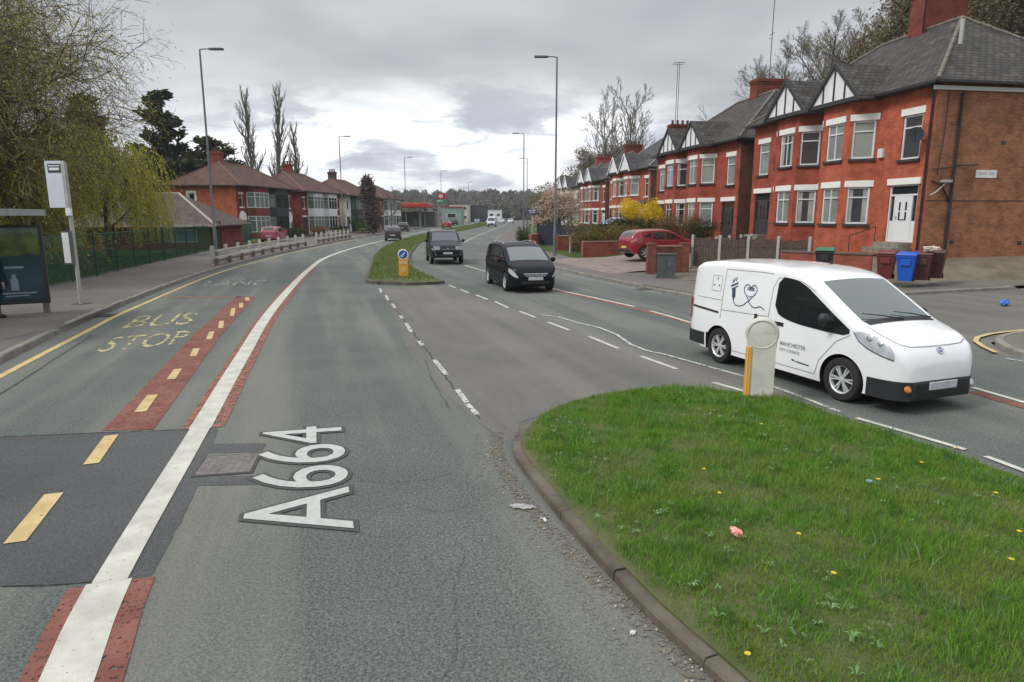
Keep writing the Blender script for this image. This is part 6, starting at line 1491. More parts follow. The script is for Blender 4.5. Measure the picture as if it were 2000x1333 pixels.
# bus stop pole
t = thing('bus_stop_pole', 'bus stop pole with a white flag and timetable case beside the shelter', 'bus stop', (-12.48, 19.15, .115), R(-6))
gal = mat('galvanised', (0.36,0.35,0.31), (0.48,0.47,0.43), scale=4, rough=.6, metal=.2)
mb = MB(); mb.tube([(0,0,0),(0,0,3.98)], .055, 12); mb.build('pole', gal, t, smooth=50)
mb = MB(); mb.box((-.30,-.01,3.38),(.56,.035,1.28)); fl = mb.build('flag', mat('flag_white', (0.60,0.63,0.70), (0.66,0.69,0.76), scale=2, rough=.4), t)
mb = MB(); mb.box((-.30,-.031,3.82),(.40,.008,.24)); mb.build('header_panel', mat('header_dark', (0.04,0.045,0.05), rough=.5), fl)
mb = MB(); mb.box((-.30,-.038,3.80),(.30,.006,.07)); mb.build('bus_symbol', M_rend, fl)
mb = MB(); mb.box((-.30,-.037,3.885),(.34,.005,.03)); mb.build('header_strip', M_rend, fl)
mb = MB(); mb.box((-.005,-.06,3.36),(.10,.03,1.30)); mb.build('flag_bracket', gal, t)
mb = MB(); mb.box((.02,-.075,2.62),(.15,.07,.20)); mb.build('light_unit', M_rend, t)
mb = MB(); mb.box((-.14,-.07,1.62),(.30,.04,.95)); cs = mb.build('timetable_case', mat('case_grey', (0.10,0.10,0.10), rough=.4), t)
mb = MB(); mb.box((-.17,-.094,1.62),(.20,.006,.85)); mb.build('timetable', M_rend, cs)
mb = MB(); mb.lathe([(.26,-.0),(.26,.012),(.0,.016)], 16); mb.build('base_patch', mat('tar_patch', (0.06,0.055,0.05), rough=.9), t)

# bus shelter (its right end is in the picture)
t = thing('bus_shelter', 'black framed bus shelter with an advertising end panel at the left edge', 'bus shelter', (-12.95, 17.0, .115), R(105))
# local x runs along the kerb away from the camera ... the advert panel stands square to it at the near... far end
blkf = mat('shelter_frame', (0.018,0.022,0.022), rough=.4); sgl = mat('shelter_glass', (0.25,0.32,0.30), rough=.03, spec=.6); sgl.node_tree.nodes['Principled BSDF'].inputs['Alpha'].default_value = .25
mb = MB(); mb.box((-1.9,0,2.62),(5.0,1.75,.07)); mb.box((.55,0,2.60),(.08,1.8,.14)); mb.box((-1.9,-.87,2.60),(5.0,.06,.16)); mb.build('roof', mat('shelter_roof', (0.30,0.32,0.32), (0.22,0.24,0.24), scale=3, rough=.5), t)
for x in (-4.2,-2.1,-.1):
    mb = MB(); mb.box((x,.72,1.3),(.08,.08,2.6)); mb.build('post', blkf, t)
mb = MB(); mb.box((-2.1,.72,1.35),(4.0,.015,1.9)); mb.build('back_glass', sgl, t)
t2 = thing('advert_panel', 'lit style advertising case with a dark teal poster at the end of the shelter', 'advertising panel', (0,0,0), 0)
bpy.data.objects.remove(t2)
# advert panel faces the camera
ap = thing('advert_case', 'black advertising case with a dark teal poster standing at the shelter end', 'advertising panel', (-12.72, 17.15, .115), R(30))
mb = MB(); mb.box((-.02,0,1.28),(1.30,.16,2.02)); cs = mb.build('case', blkf, ap); bv = cs.modifiers.new('b','BEVEL'); bv.width = .02; bv.segments = 2
ad = bpy.data.materials.new('poster'); ad.use_nodes = True; tt = ad.node_tree; b_ = tt.nodes['Principled BSDF']; uvn = tt.nodes.new('ShaderNodeTexCoord').outputs[3]
sx_ = tt.nodes.new('ShaderNodeSeparateXYZ'); tt.links.new(uvn, sx_.inputs[0]); nn_ = nd(tt, 'ShaderNodeTexNoise', Scale=3.0, Detail=3.0); tt.links.new(uvn, nn_.inputs[0])
lo_ = ramp_n(tt, nn_.outputs[0], [(.3,(0.004,0.028,0.045,1)),(.7,(0.008,0.06,0.085,1))]); hi_ = ramp_n(tt, nn_.outputs[0], [(.35,(0.012,0.03,0.012,1)),(.65,(0.11,0.16,0.04,1))])
mk = math_n(tt, 'GREATER_THAN', math_n(tt, 'ADD', sx_.outputs[2], math_n(tt,'MULTIPLY',nn_.outputs[0],.2)), 1.62); tt.links.new(mixc(tt, mk, lo_, hi_), b_.inputs['Base Color']); b_.inputs['Roughness'].default_value = .12; b_.inputs['Coat Weight'].default_value = .6
mb = MB(); mb.box((-.02,-.083,1.30),(1.12,.008,1.82)); po = mb.build('poster', ad, cs)
mb = MB(); mb.box((-.08,-.090,.78),(.16,.004,.30)); mb.box((-.08,-.090,.98),(.09,.004,.12)); mb.build('poster_bottle', mat('pale_teal', (0.25,0.33,0.38), rough=.3), po)
mb = MB(); mb.box((0,-.090,.56),(.72,.004,.035)); mb.box((-.05,-.090,.49),(.5,.004,.025)); mb.box((-.05,-.090,1.22),(.40,.004,.05)); mb.build('poster_text', mat('pale_teal', (0,0,0)), po)
mb = MB(); mb.box((.52,.0,.14),(.14,.12,.30)); mb.build('foot', mat('brown_steel', (0.16,0.12,0.09), rough=.7), ap)
mb = MB(); mb.box((-.52,.0,.14),(.14,.12,.30)); mb.build('foot', mat('brown_steel', (0,0,0)), ap)

# sign on the right pavement
t = thing('road_sign', 'small blue rectangular sign on a post in front of the magnolia', 'sign', (2.0, 66, .1), 0)
mb = MB(); mb.tube([(0,0,0),(0,0,3.4)], .05, 8); mb.build('post', mat('pale_post', (0.42,0.41,0.36), rough=.7), t)
mb = MB(); mb.box((-.05,-.06,2.9),(1.0,.03,.62)); s_ = mb.build('sign_plate', mat('dark_blue_sign', (0.05,0.05,0.16), rough=.4), t)
mb = MB(); mb.box((-.05,-.08,2.98),(.7,.01,.07)); mb.box((-.05,-.08,2.82),(.55,.01,.07)); mb.build('sign_bars', M_rend, s_)

# wheelie bins
def bin_(label, x, y, z, rz, cm, lidm=None, group=None):
    t = thing('wheelie_bin', label, 'wheelie bin', (x,y,z), rz, group)
    mb = MB(); w0,w1,h = .20,.285,.92
    mb.raw([(-w0,-.22,.04),(w0,-.22,.04),(w0,.24,.04),(-w0,.24,.04),(-w1,-.34,h),(w1,-.34,h),(w1,.34,h),(-w1,.34,h)], [(0,3,2,1),(0,1,5,4),(1,2,6,5),(2,3,7,6),(3,0,4,7),(4,5,6,7)])
    mb.box((0,-.33,h-.05),(.60,.05,.05)); mb.box((0,-.345,.70),(.30,.02,.22)); o = mb.build('body', cm, t)
    mb = MB(); mb.raw([(-.31,-.38,h+.01),(.31,-.38,h+.01),(.31,.36,h+.01),(-.31,.36,h+.01),(-.28,-.35,h+.06),(.28,-.35,h+.06),(.28,.34,h+.10),(-.28,.34,h+.10)], [(0,3,2,1),(0,1,5,4),(1,2,6,5),(2,3,7,6),(3,0,4,7),(4,5,6,7)])
    mb.tube([(-.24,.42,h+.02),(.24,.42,h+.02)], .018, 6); mb.build('lid', lidm or cm, t)
    for s_ in (-1,1):
        mb = MB(); mb.lathe([(0,-.02),(.10,-.02),(.10,.02),(0,.02)], 16, M=Matrix.Translation((s_*.22,.27,.10)) @ Matrix.Rotation(R(90),4,'Y')); mb.build('wheel', M_tyre, t)
bz = lambda x, y: max(ground_z(x,y), .13+side_road_z(x)) + .01
brn = mat('brown_bin', (0.085,0.028,0.022), rough=.5); blu = mat('blue_bin', (0.01,0.09,0.50), rough=.45); dre = mat('maroon_bin', (0.15,0.022,0.025), rough=.5)
for (lab, px, py, z, m_) in (('blue wheelie bin among the brown ones by the corner house',1767,551,.38,blu),('brown wheelie bin just right of the blue one',1798,549,.40,brn),
    ('rightmost brown wheelie bin, at the corner of the gable wall',1824,545,.44,brn),('maroon wheelie bin just left of the blue one',1728,546,.40,dre)):
    x, y = G(px, py, z); bin_(lab, x, y, z, R(-38), m_)
x, y = G(1600, 552, .35); bin_('bin with a green lid showing above the roof of the van', x+.4, y+.6, .50, R(-30), mat('black_bin', (0.02,0.022,0.022), rough=.5), mat('green_lid', (0.02,0.17,0.10), rough=.5))
x, y = G(1806, 549, .42); crumple('rubbish_bag', 'white rubbish bag lying on top of the brown wheelie bins', 'rubbish bag', (x+.1, y, 1.46), (.26,.18,.13), mat('cream_bag', (0.55,0.47,0.40), rough=.6), 3, .7)
# front garden wall in front of the corner house, with a dark coping
def garden_wall(label, pts, h, th, m, cop, z0=None, name='garden_wall', piers=True):
    a = Vector(pts[0]); t = thing(name, label, 'wall', (a.x,a.y,0), 0); mb = MB(); mc = MB()
    for p, q in zip(pts, pts[1:]):
        p, q = Vector(p), Vector(q); zz = min(ground_z(*p), ground_z(*q)) if z0 is None else z0; zt_ = max(ground_z(*p), ground_z(*q)) + h if z0 is None else z0+h
        mb.beam((p.x-a.x,p.y-a.y,(zz-.1+zt_)/2),(q.x-a.x,q.y-a.y,(zz-.1+zt_)/2),th,zt_-zz+.1); mc.beam((p.x-a.x,p.y-a.y,zt_+.035),(q.x-a.x,q.y-a.y,zt_+.035),th+.06,.07)
    mb.build('wall', m, t); mc.build('coping', cop, t)
    if piers:
        for p in (pts[0], pts[-1]):
            zz = ground_z(*p) if z0 is None else z0; mb = MB(); mb.box((p[0]-a.x,p[1]-a.y,zz+h/2),(.36,.36,h+.22)); mb.box((p[0]-a.x,p[1]-a.y,zz+h+.14),(.42,.42,.07)); mb.build('pier', m, t)
    return t
M_cop = mat('dark_coping', (0.10,0.075,0.06), (0.16,0.13,0.11), scale=5, rough=.9)
B_gw = brick('garden_brick', (0.20,0.055,0.04), (0.27,0.085,0.06), (0.15,0.09,0.07), ms=.01, bump=.4)
B_gw2 = brick('bright_garden_brick', (0.32,0.075,0.05), (0.38,0.10,0.07), (0.26,0.12,0.09), ms=.008, bump=.3)
garden_wall('maroon garden wall behind the bins below the white door', [(13.3,24.7),(10.7,26.6)], .85, .22, B_gw2, M_cop, .35, piers=False)
garden_wall('ragged brick wall beside the grey cabinet at the end of the paved drive', [(6.1,29.4),(7.7,29.9)], 1.15, .24, B_gw, mat('pink_coping', (0.30,0.15,0.13), rough=.9), .12)
garden_wall('low red brick wall with a flat coping right of the nearest right lamp', [(4.3,41.2),(7.0,42.3)], .85, .24, B_gw2, mat('pink_coping', (0,0,0)), .15, piers=False)
garden_wall('red brick gate piers and wall between the lamp and the navy fence', [(3.2,49.2),(4.6,50.1)], 1.0, .24, B_gw2, M_conc, .12)
garden_wall('short red wall at the left end of the navy fence', [(1.5,55.5),(2.2,57.5)], .9, .24, B_gw2, mat('pink_coping', (0,0,0)), .12, piers=False)
# utility cabinet
t = thing('utility_cabinet', 'dark grey roadside cabinet in front of the ragged brick wall', 'cabinet', (6.35, 27.5, .11), R(-12))
mb = MB(); mb.box((0,0,.48),(.74,.42,.94)); mb.box((0,0,.97),(.80,.48,.05)); mb.box((-.0,-.215,.48),(.012,.01,.84)); mb.box((0,0,.03),(.80,.46,.08)); mb.build('cabinet', mat('cabinet_grey', (0.055,0.065,0.06), (0.08,0.09,0.085), scale=4, rough=.7), t)
mb = MB(); mb.box((.10,-.216,.55),(.03,.02,.12)); mb.build('lock', M_chr, t)
# dark wooden fence with concrete posts
def wood_fence(label, a, b, h, n, m, z0=None, cpost=True):
    a, b = Vector(a), Vector(b); L = b-a; z = ground_z(a.x,a.y) if z0 is None else z0; t = thing('wooden_fence', label, 'fence', (a.x,a.y,z-.05), 0); r_ = random.Random(int(a.x*7))
    for i in range(n+1):
        p = L*(i/n); mb = MB(); mb.box((p.x,p.y,h/2+.06),(.11,.11,h+.16),rz=math.atan2(L.y,L.x)); mb.build('post', M_conc if cpost else m, t)
    for i in range(n):
        mb = MB(); k = int(L.length/n/.13)
        for j in range(k):
            p = L*((i+(j+.5)/k)/n); mb.beam((p.x,p.y,.08),(p.x,p.y,h+r_.uniform(-.05,.05)),.02,.125,up=(L.normalized().x,L.normalized().y,0))
        p, q = L*(i/n), L*((i+1)/n); mb.beam((p.x,p.y,.35),(q.x,q.y,.35),.05,.07); mb.beam((p.x,p.y,h-.3),(q.x,q.y,h-.3),.05,.07)
        mb.build('boards', m, t)
M_wood = mat('dark_fence_wood', (0.065,0.045,0.035), (0.11,0.08,0.06), scale=7, rough=.95)
wood_fence('dark close boarded fence with concrete posts behind the van', (8.1,30.1), (12.1,27.3), 1.35, 4, M_wood, .35)
wood_fence('dark wooden fence between the drive and the second pair of houses', (9.4,30.9), (12.6,35.4), 1.15, 3, M_wood, .45)
wood_fence('navy boarded fence under the magnolia', (2.2,57.6), (6.4,55.0), 1.75, 3, mat('navy_boards', (0.018,0.022,0.045), rough=.8), .12, False)
wood_fence('short fence with pale posts beside the nearest right lamp', (4.0,46.0), (6.6,47.6), 1.0, 3, mat('red_brown_boards', (0.17,0.07,0.05), rough=.9), .12)
wood_fence('navy boarded fence running back beside the magnolia', (6.4,55.1), (8.6,58.0), 1.7, 2, mat('navy_boards', (0,0,0)), .3, False)

# the waiting person at the left edge: one continuous skinned figure
t_ = Vector((-12.93, 16.45, .115))
def skinned(name, joints, bones, mats_, fmat, loc, rz, sub=2):
    me = bpy.data.meshes.new(name); me.from_pydata([j[0] for j in joints], bones, []); o = bpy.data.objects.new(name, me); COL.objects.link(o)
    md = o.modifiers.new('s', 'SKIN'); md.use_smooth_shade = True
    for i, j in enumerate(joints): me.skin_vertices[0].data[i].radius = j[1] if hasattr(j[1], '__len__') else (j[1], j[1])
    me.skin_vertices[0].data[0].use_root = True
    s_ = o.modifiers.new('u', 'SUBSURF'); s_.levels = sub; s_.render_levels = sub; bpy.context.view_layer.update()
    m2 = bpy.data.meshes.new_from_object(o.evaluated_get(bpy.context.evaluated_depsgraph_get())); bpy.data.objects.remove(o)
    while m2.materials: m2.materials.pop()
    for m in mats_: m2.materials.append(m)
    for p in m2.polygons: p.material_index = fmat(p.center)
    o = bpy.data.objects.new(name, m2); COL.objects.link(o); o.location = loc; o.rotation_euler[2] = rz; m2.name = name; return o
J = [((0,0,.98),(.15,.11)),((0,.0,1.15),(.14,.10)),((0,0,1.38),(.17,.11)),((0,0,1.50),(.065,.065)),((0,-.01,1.58),(.055,.06)),((0,-.02,1.66),(.085,.10)),((0,-.01,1.77),(.06,.075)),
     ((.09,0,.90),(.10,.10)),((.10,.0,.50),(.07,.07)),((.10,.03,.10),(.048,.05)),((.11,-.06,.05),(.045,.04)),((.12,-.19,.035),(.04,.03)),
     ((-.09,0,.90),(.10,.10)),((-.10,-.02,.50),(.07,.07)),((-.11,.02,.10),(.048,.05)),((-.12,-.07,.05),(.045,.04)),((-.13,-.2,.035),(.04,.03)),
     ((.20,0,1.42),(.07,.07)),((.25,.03,1.14),(.052,.052)),((.25,-.06,.90),(.038,.038)),((.25,-.09,.82),(.035,.022)),
     ((-.20,0,1.42),(.07,.07)),((-.25,.03,1.14),(.052,.052)),((-.25,-.06,.90),(.038,.038)),((-.25,-.09,.82),(.035,.022))]
for sx_ in (1,-1):
    for k, (dx_, L_) in enumerate(((.02,.075),(.007,.085),(-.007,.08),(-.02,.065))):
        hnd = 20 if sx_ > 0 else 24; J.append(((sx_*.25+sx_*.0+(.0), -.09+dx_*1.6-.005, .79), .011)); J.append(((sx_*.245, -.09+dx_*1.6-.012, .79-L_*.5), .009)); J.append(((sx_*.24, -.09+dx_*1.6-.01, .79-L_), .007))
    J.append(((sx_*.235,-.13,.80), .011)); J.append(((sx_*.228,-.145,.76), .009))
Bn = [(0,1),(1,2),(2,3),(3,4),(4,5),(5,6),(0,7),(7,8),(8,9),(9,10),(10,11),(0,12),(12,13),(13,14),(14,15),(15,16),(2,17),(17,18),(18,19),(19,20),(2,21),(21,22),(22,23),(23,24)]
b0 = 25
for hnd in (20, 24):
    for k in range(4): Bn += [(hnd, b0), (b0, b0+1), (b0+1, b0+2)]; b0 += 3
    Bn += [(hnd, b0), (b0, b0+1)]; b0 += 2
M_skin = mat('skin', (0.45,0.27,0.20), rough=.6); M_clo = mat('black_coat', (0.014,0.014,0.017), rough=.9); M_jean = mat('black_trousers', (0.012,0.013,0.018), rough=.9)
def pf(c):
    if c.z > 1.50: return 0
    if c.z > .88: return 1 if (abs(c.x) < .33 and c.z > .87) else 0
    if abs(c.x) > .20 and c.z > .60: return 0
    return 2
pr_ = skinned('person', J, Bn, [M_skin, M_clo, M_jean], pf, t_, R(70))
tag(pr_, 'person in black clothes waiting at the left edge beside the shelter', 'person')
mb = MB(); mb.lathe([(0,1.845),(.06,1.83),(.098,1.78),(.105,1.71),(.095,1.64),(.08,1.60)], 18, M=Matrix.Translation((0,.018,0))); mb.build('hair', mat('dark_hair', (0.02,0.014,0.01), rough=.8), pr_, smooth=60)
for s_ in (1,-1):
    mb = MB(); mb.tube([(s_*.115,.06,.045),(s_*.115,-.05,.05),(s_*.12,-.17,.04),(s_*.125,-.235,.03)], [.052,.056,.05,.028], 10); mb.build('shoe', M_trim, pr_, smooth=60)
mb = MB(); mb.lathe([(.20,.72),(.205,.9),(.18,1.1),(.19,1.3)], 20, M=Matrix.Diagonal((1,.72,1,1))); mb.build('coat_skirt', M_clo, pr_, smooth=60)
for s_ in (1,-1):
    mb = MB(); mb.lathe([(0,-.012),(.012,0),(0,.012)], 8, M=Matrix.Translation((s_*.033,-.118,1.695))); mb.build('eye', M_trim, pr_)
mb = MB(); mb.tube([(0,-.115,1.69),(0,-.142,1.655),(0,-.118,1.648)], [.009,.014,.012], 6); mb.build('nose', M_skin, pr_, smooth=60)
mb = MB(); mb.tube([(-.024,-.115,1.618),(0,-.124,1.616),(.024,-.115,1.618)], .006, 6); mb.build('mouth', mat('lips', (0.35,0.13,0.11), rough=.5), pr_)
# black post at the right edge of the picture
x, y = G(2004, 585, .25)
t = thing('sign_post', 'black post standing at the right edge of the corner pavement', 'post', (x, y, .2), 0)
mb = MB(); mb.tube([(0,0,0),(0,0,2.6)], .05, 10); mb.build('post', M_pipe, t, smooth=50); mb = MB(); mb.box((.35,0,2.4),(.9,.03,.3)); mb.build('sign_plate', M_rend, t)
# ================================================================ trees and plants
def grow(seed, height, r0, spread=.9, levels=5, up=.25, n1=9, n2=6, n3=5, n4=5, first=.25, droop=0.0, twig=.012, lenk=.5, lean=(0,0)):
    """returns limb mesh, twig mesh, tips. A trunk with branches that fork down to fine twigs."""
    r_ = random.Random(seed); limbs = MB(); twigs = MB(); tips = []
    kids = [n1, n2, n3, n4, 4]
    def path(p, d, L, n, wig, upk):
        P = [p.copy()]; d = d.normalized()
        for i in range(n):
            d = (d + Vector((r_.gauss(0,wig), r_.gauss(0,wig), r_.gauss(0,wig)+upk))).normalized(); p = p + d*(L/n); P.append(p.copy())
        return P, d
    def rec(p, d, L, r, lv):
        n = 7 if lv == 0 else 4 if lv < 3 else 2
        P, dn = path(p, d, L, n, .05 if lv == 0 else .13, (.02 if lv == 0 else up*.35 if lv < 3 else up*.3 - droop))
        if lv <= 2:
            rad = [max(r*(1 - .78*i/n), .006) for i in range(n+1)]; limbs.tube(P, rad, 8 if lv == 0 else 5 if lv == 1 else 4, cap=False)
        elif lv == 3:
            limbs.tube(P, [max(r*(1-.6*i/n), twig*.7) for i in range(n+1)], 3, cap=False)
        else:
            for a, b in zip(P, P[1:]):
                s = (b-a).cross(Vector((r_.gauss(0,1), r_.gauss(0,1), r_.gauss(0,1)))).normalized()*twig*.5; i0 = len(twigs.v); twigs.v += [tuple(a-s), tuple(a+s), tuple(b+s*.5), tuple(b-s*.5)]; twigs.f.append((i0,i0+1,i0+2,i0+3)); twigs.m.append(0)
        if lv >= levels: tips.append((P[-1], dn)); return
        k = kids[lv]
        for i in range(k):
            f = first + (1-first)*(i+r_.random())/k if lv == 0 else .25 + .75*(i+r_.random())/k
            f = min(f, .99); j = min(int(f*n), n-1); q = P[j].lerp(P[j+1], f*n-j); ax = (P[j+1]-P[j]).normalized()
            a = r_.random()*6.283 if lv > 0 else i*2.4 + r_.random()*.6
            u = ax.orthogonal().normalized(); v = ax.cross(u); side = u*math.cos(a)+v*math.sin(a)
            sp = spread*r_.uniform(.7,1.2); nd_ = (ax*math.cos(sp)+side*math.sin(sp)).normalized()
            rec(q, nd_, L*lenk*(1.15-.55*f if lv == 0 else 1.1-.4*f)*r_.uniform(.8,1.15), r*(.55 if lv == 0 else .5)*(1-.5*f), lv+1)
    rec(Vector((0,0,-.3)), Vector((lean[0],lean[1],1)), height, r0, 0)
    return limbs, twigs, tips
def leaves(mb, pts, n, s, spread, seed, flat=.0):
    r_ = random.Random(seed)
    for p, d in pts:
        for k in range(n):
            c = p + Vector((r_.gauss(0,spread), r_.gauss(0,spread), r_.gauss(0,spread)))
            a = Vector((r_.gauss(0,1), r_.gauss(0,1), r_.gauss(0,1))).normalized(); b = a.orthogonal().normalized(); z_ = s*r_.uniform(.5,1.3)
            i0 = len(mb.v); mb.v += [tuple(c-a*z_), tuple(c+b*z_*.5), tuple(c+a*z_), tuple(c-b*z_*.5)]; mb.f.append((i0,i0+1,i0+2,i0+3)); mb.m.append(0)
M_bark = mat('dark_bark', (0.045,0.036,0.028), (0.075,0.062,0.05), scale=3, rough=.95); M_barkg = mat('grey_bark', (0.10,0.09,0.078), (0.15,0.138,0.12), scale=3, rough=.95)
M_twd = mat('dark_twigs', (0.045,0.034,0.026), island=[(0.10,0.08,0.04),(0.19,0.155,0.08),(0.20,0.19,0.06)], rough=.95)
M_twg = mat('grey_twigs', (0.13,0.115,0.10), island=[(0.16,0.145,0.125),(0.27,0.245,0.215),(0.23,0.20,0.165)], rough=.95)
def leafmat(name, cols, tr=.3):
    m = bpy.data.materials.new(name); m.use_nodes = True; t = m.node_tree; b = t.nodes['Principled BSDF']; ge = t.nodes.new('ShaderNodeNewGeometry')
    c = ramp_n(t, ge.outputs['Random Per Island'], [(i/(len(cols)-1), (*k, 1)) for i, k in enumerate(cols)])
    t.links.new(c, b.inputs['Base Color']); b.inputs['Roughness'].default_value = .75; b.inputs['Specular IOR Level'].default_value = .15
    q = t.nodes.new('ShaderNodeBsdfTranslucent'); t.links.new(c, q.inputs[0]); mx = t.nodes.new('ShaderNodeMixShader'); mx.inputs[0].default_value = tr
    t.links.new(b.outputs[0], mx.inputs[1]); t.links.new(q.outputs[0], mx.inputs[2]); t.links.new(mx.outputs[0], t.nodes['Material Output'].inputs[0]); MATS[name] = m; return m
M_will = leafmat('willow_leaf', [(0.34,0.34,0.045),(0.52,0.49,0.08),(0.44,0.41,0.06),(0.62,0.57,0.13)], .5); M_bud = leafmat('bud', [(0.32,0.31,0.06),(0.48,0.45,0.12),(0.38,0.30,0.09)], .45)
M_con = leafmat('conifer_leaf', [(0.010,0.022,0.012),(0.022,0.040,0.018),(0.035,0.055,0.024)], .1); M_cong = leafmat('dull_conifer_leaf', [(0.035,0.045,0.018),(0.06,0.066,0.028),(0.075,0.07,0.035)], .1)
M_haw = leafmat('brown_wood_leaf', [(0.15,0.125,0.075),(0.22,0.18,0.11),(0.17,0.165,0.075),(0.20,0.135,0.095)], .35)
M_pink = leafmat('pink_blossom', [(0.42,0.25,0.21),(0.62,0.45,0.38),(0.72,0.58,0.50),(0.45,0.30,0.24)], .4); M_yel = leafmat('forsythia_flower', [(0.60,0.40,0.015),(0.78,0.56,0.03),(0.45,0.30,0.02)], .3)
M_hed = leafmat('dark_shrub_leaf', [(0.025,0.035,0.012),(0.05,0.065,0.02),(0.035,0.03,0.015)], .2); M_hbr = leafmat('russet_hedge_leaf', [(0.14,0.065,0.035),(0.20,0.10,0.05),(0.12,0.11,0.035)], .2)
M_hgr = leafmat('olive_hedge_leaf', [(0.11,0.12,0.02),(0.18,0.17,0.04),(0.14,0.08,0.03)], .2); M_purp = leafmat('dark_plum_leaf', [(0.08,0.055,0.058),(0.12,0.085,0.085),(0.15,0.13,0.13)], .2)
def tree(name, label, loc, limbs, twigs, leafmb, mtrunk, mtwig, mleaf, rz=0, group=None, cat='tree', sc_=1.0):
    t = thing(name, label, cat, loc, rz, group); t.scale = (sc_,)*3
    limbs.build('trunk', mtrunk, t, smooth=60)
    crown = None
    if twigs is not None and twigs.v: crown = twigs.build('crown', mtwig, t)
    if leafmb is not None and leafmb.v: leafmb.build('leaves' if crown else 'crown', mleaf, crown or t)
    return t
# the big bare tree at the left edge
l, tw, tp = grow(11, 9.0, .30, spread=.95, levels=5, up=.10, n1=15, n2=9, n3=8, n4=6, first=.16, droop=.12, twig=.022, lenk=.74, lean=(.08,0))
lf = MB(); leaves(lf, tp, 2, .045, .25, 1)
tree('broadleaf_tree', 'big spreading bare tree with fine drooping twigs at the left edge', (-23.6, 27.5, .1), l, tw, lf, M_bark, M_twd, M_bud)
# weeping willows with yellow green strands
def weeping(label, loc, seed, height, nst, Ls, rz=0, n1=10, spread=1.0, lenk=.55, m=None, ls=.034):
    l, tw, tp = grow(seed, height, .24, spread=spread, levels=3, up=.22, n1=n1, n2=6, n3=5, n4=4, first=.3, twig=.02, lenk=lenk)
    r_ = random.Random(seed); st = MB(); lf = MB(); r_.shuffle(tp)
    for (p, d) in (tp*3)[:nst]:
        p = p + Vector((r_.gauss(0,.35), r_.gauss(0,.35), r_.gauss(0,.2))); d = Vector((d.x, d.y, 0))*.5; L = min(r_.uniform(*Ls), max(.4, p.z-.6)); n = max(3, int(L/.22)); q = p.copy(); v = d + Vector((0,0,.25))
        for i in range(n):
            v = (v + Vector((r_.gauss(0,.05), r_.gauss(0,.05), -.42))); v.normalize(); q2 = q + v*(L/n); s = v.orthogonal().normalized()*.008
            i0 = len(st.v); st.v += [tuple(q-s), tuple(q+s), tuple(q2+s), tuple(q2-s)]; st.f.append((i0,i0+1,i0+2,i0+3)); st.m.append(0)
            for k in range(5):
                c = q.lerp(q2, r_.random()); a = Vector((r_.gauss(0,.6), r_.gauss(0,.6), -1)).normalized(); b = a.orthogonal().normalized(); b.rotate(Matrix.Rotation(r_.random()*6.28, 3, a)); z_ = ls*r_.uniform(.7,1.5)*1.3
                i0 = len(lf.v); lf.v += [tuple(c), tuple(c+a*z_+b*z_*.45), tuple(c+a*z_*2), tuple(c+a*z_-b*z_*.45)]; lf.f.append((i0,i0+1,i0+2,i0+3)); lf.m.append(0)
            q = q2
    b = len(tw.v); tw.v += st.v; tw.f += [tuple(b+i for i in f) for f in st.f]; tw.m += st.m
    return tree('willow_tree', label, loc, l, tw, lf, M_bark, mat('willow_twigs', (0.12,0.10,0.035), rough=.9), m or M_will, rz)
weeping('yellow green weeping willow hanging over the green fence', (-25.0, 41.5, .1), 21, 6.4, 900, (1.2,4.2))
weeping('smaller yellow green willow between the big bare tree and the fence', (-24.2, 31.5, .1), 22, 5.0, 900, (1.0,3.6), lenk=.62)
weeping('willow sapling clump behind the bus shelter', (-22.6, 24.0, .1), 23, 4.4, 700, (.8,3.0), lenk=.62)
weeping('tall dull olive willow behind the bus stop flag', (-29.5, 36.5, .1), 24, 7.4, 900, (1.5,4.0), m=leafmat('dull_willow_leaf', [(0.20,0.18,0.04),(0.28,0.24,0.05),(0.24,0.17,0.05)], .4), lenk=.6)
# conifers
def conifer(label, loc, seed, h, rb, m, n=5200, s=.24, top=1.0, name='conifer_tree'):
    r_ = random.Random(seed); l = MB(); l.tube([(0,0,-.3),(0.05,0,h*.5),(0,0,h*.98)], [.28,.16,.03], 7); lf = MB(); lob = [(r_.uniform(.15,.95), r_.random()*6.28, r_.uniform(.5,1.25)) for _ in range(46)]
    for (f, a, k) in lob:
        z = h*(.12+.86*f); R0 = rb*(1-f)**.75*k+.25; tip = Vector((math.cos(a)*R0, math.sin(a)*R0, z+R0*.22)); l.tube([(0,0,z-.1*R0), tip], [.05,.012], 4)
        for i in range(int(n/46)):
            u = r_.random()**.7; c = Vector((0,0,z-.1*R0)).lerp(tip, u) + Vector((r_.gauss(0,.16+R0*.09), r_.gauss(0,.16+R0*.09), r_.gauss(0,.12+R0*.06)))
            d = Vector((math.cos(a), math.sin(a), r_.uniform(-.2,.6))).normalized() + Vector((r_.gauss(0,.5), r_.gauss(0,.5), r_.gauss(0,.3))); d.normalize(); b = d.orthogonal().normalized(); b.rotate(Matrix.Rotation(r_.random()*6.28, 3, d)); z_ = s*r_.uniform(.5,1.2)
            i0 = len(lf.v); lf.v += [tuple(c-d*z_), tuple(c+b*z_*.4), tuple(c+d*z_), tuple(c-b*z_*.4)]; lf.f.append((i0,i0+1,i0+2,i0+3)); lf.m.append(0)
    return tree(name, label, loc, l, None, lf, M_bark, None, m)
conifer('dark ragged conifer rising behind the willow and the lamp', (-44.5, 88, 1.5), 31, 17.2, 5.2, M_con, 7000, .5)
conifer('second dark conifer just right of the big bare tree', (-43.0, 70, 1.5), 32, 13.6, 3.2, M_con, 5000, .4)
conifer('dull green conifer behind the orange end wall', (-38.5, 88, 1), 33, 12.0, 5.8, M_cong, 9000, .4)
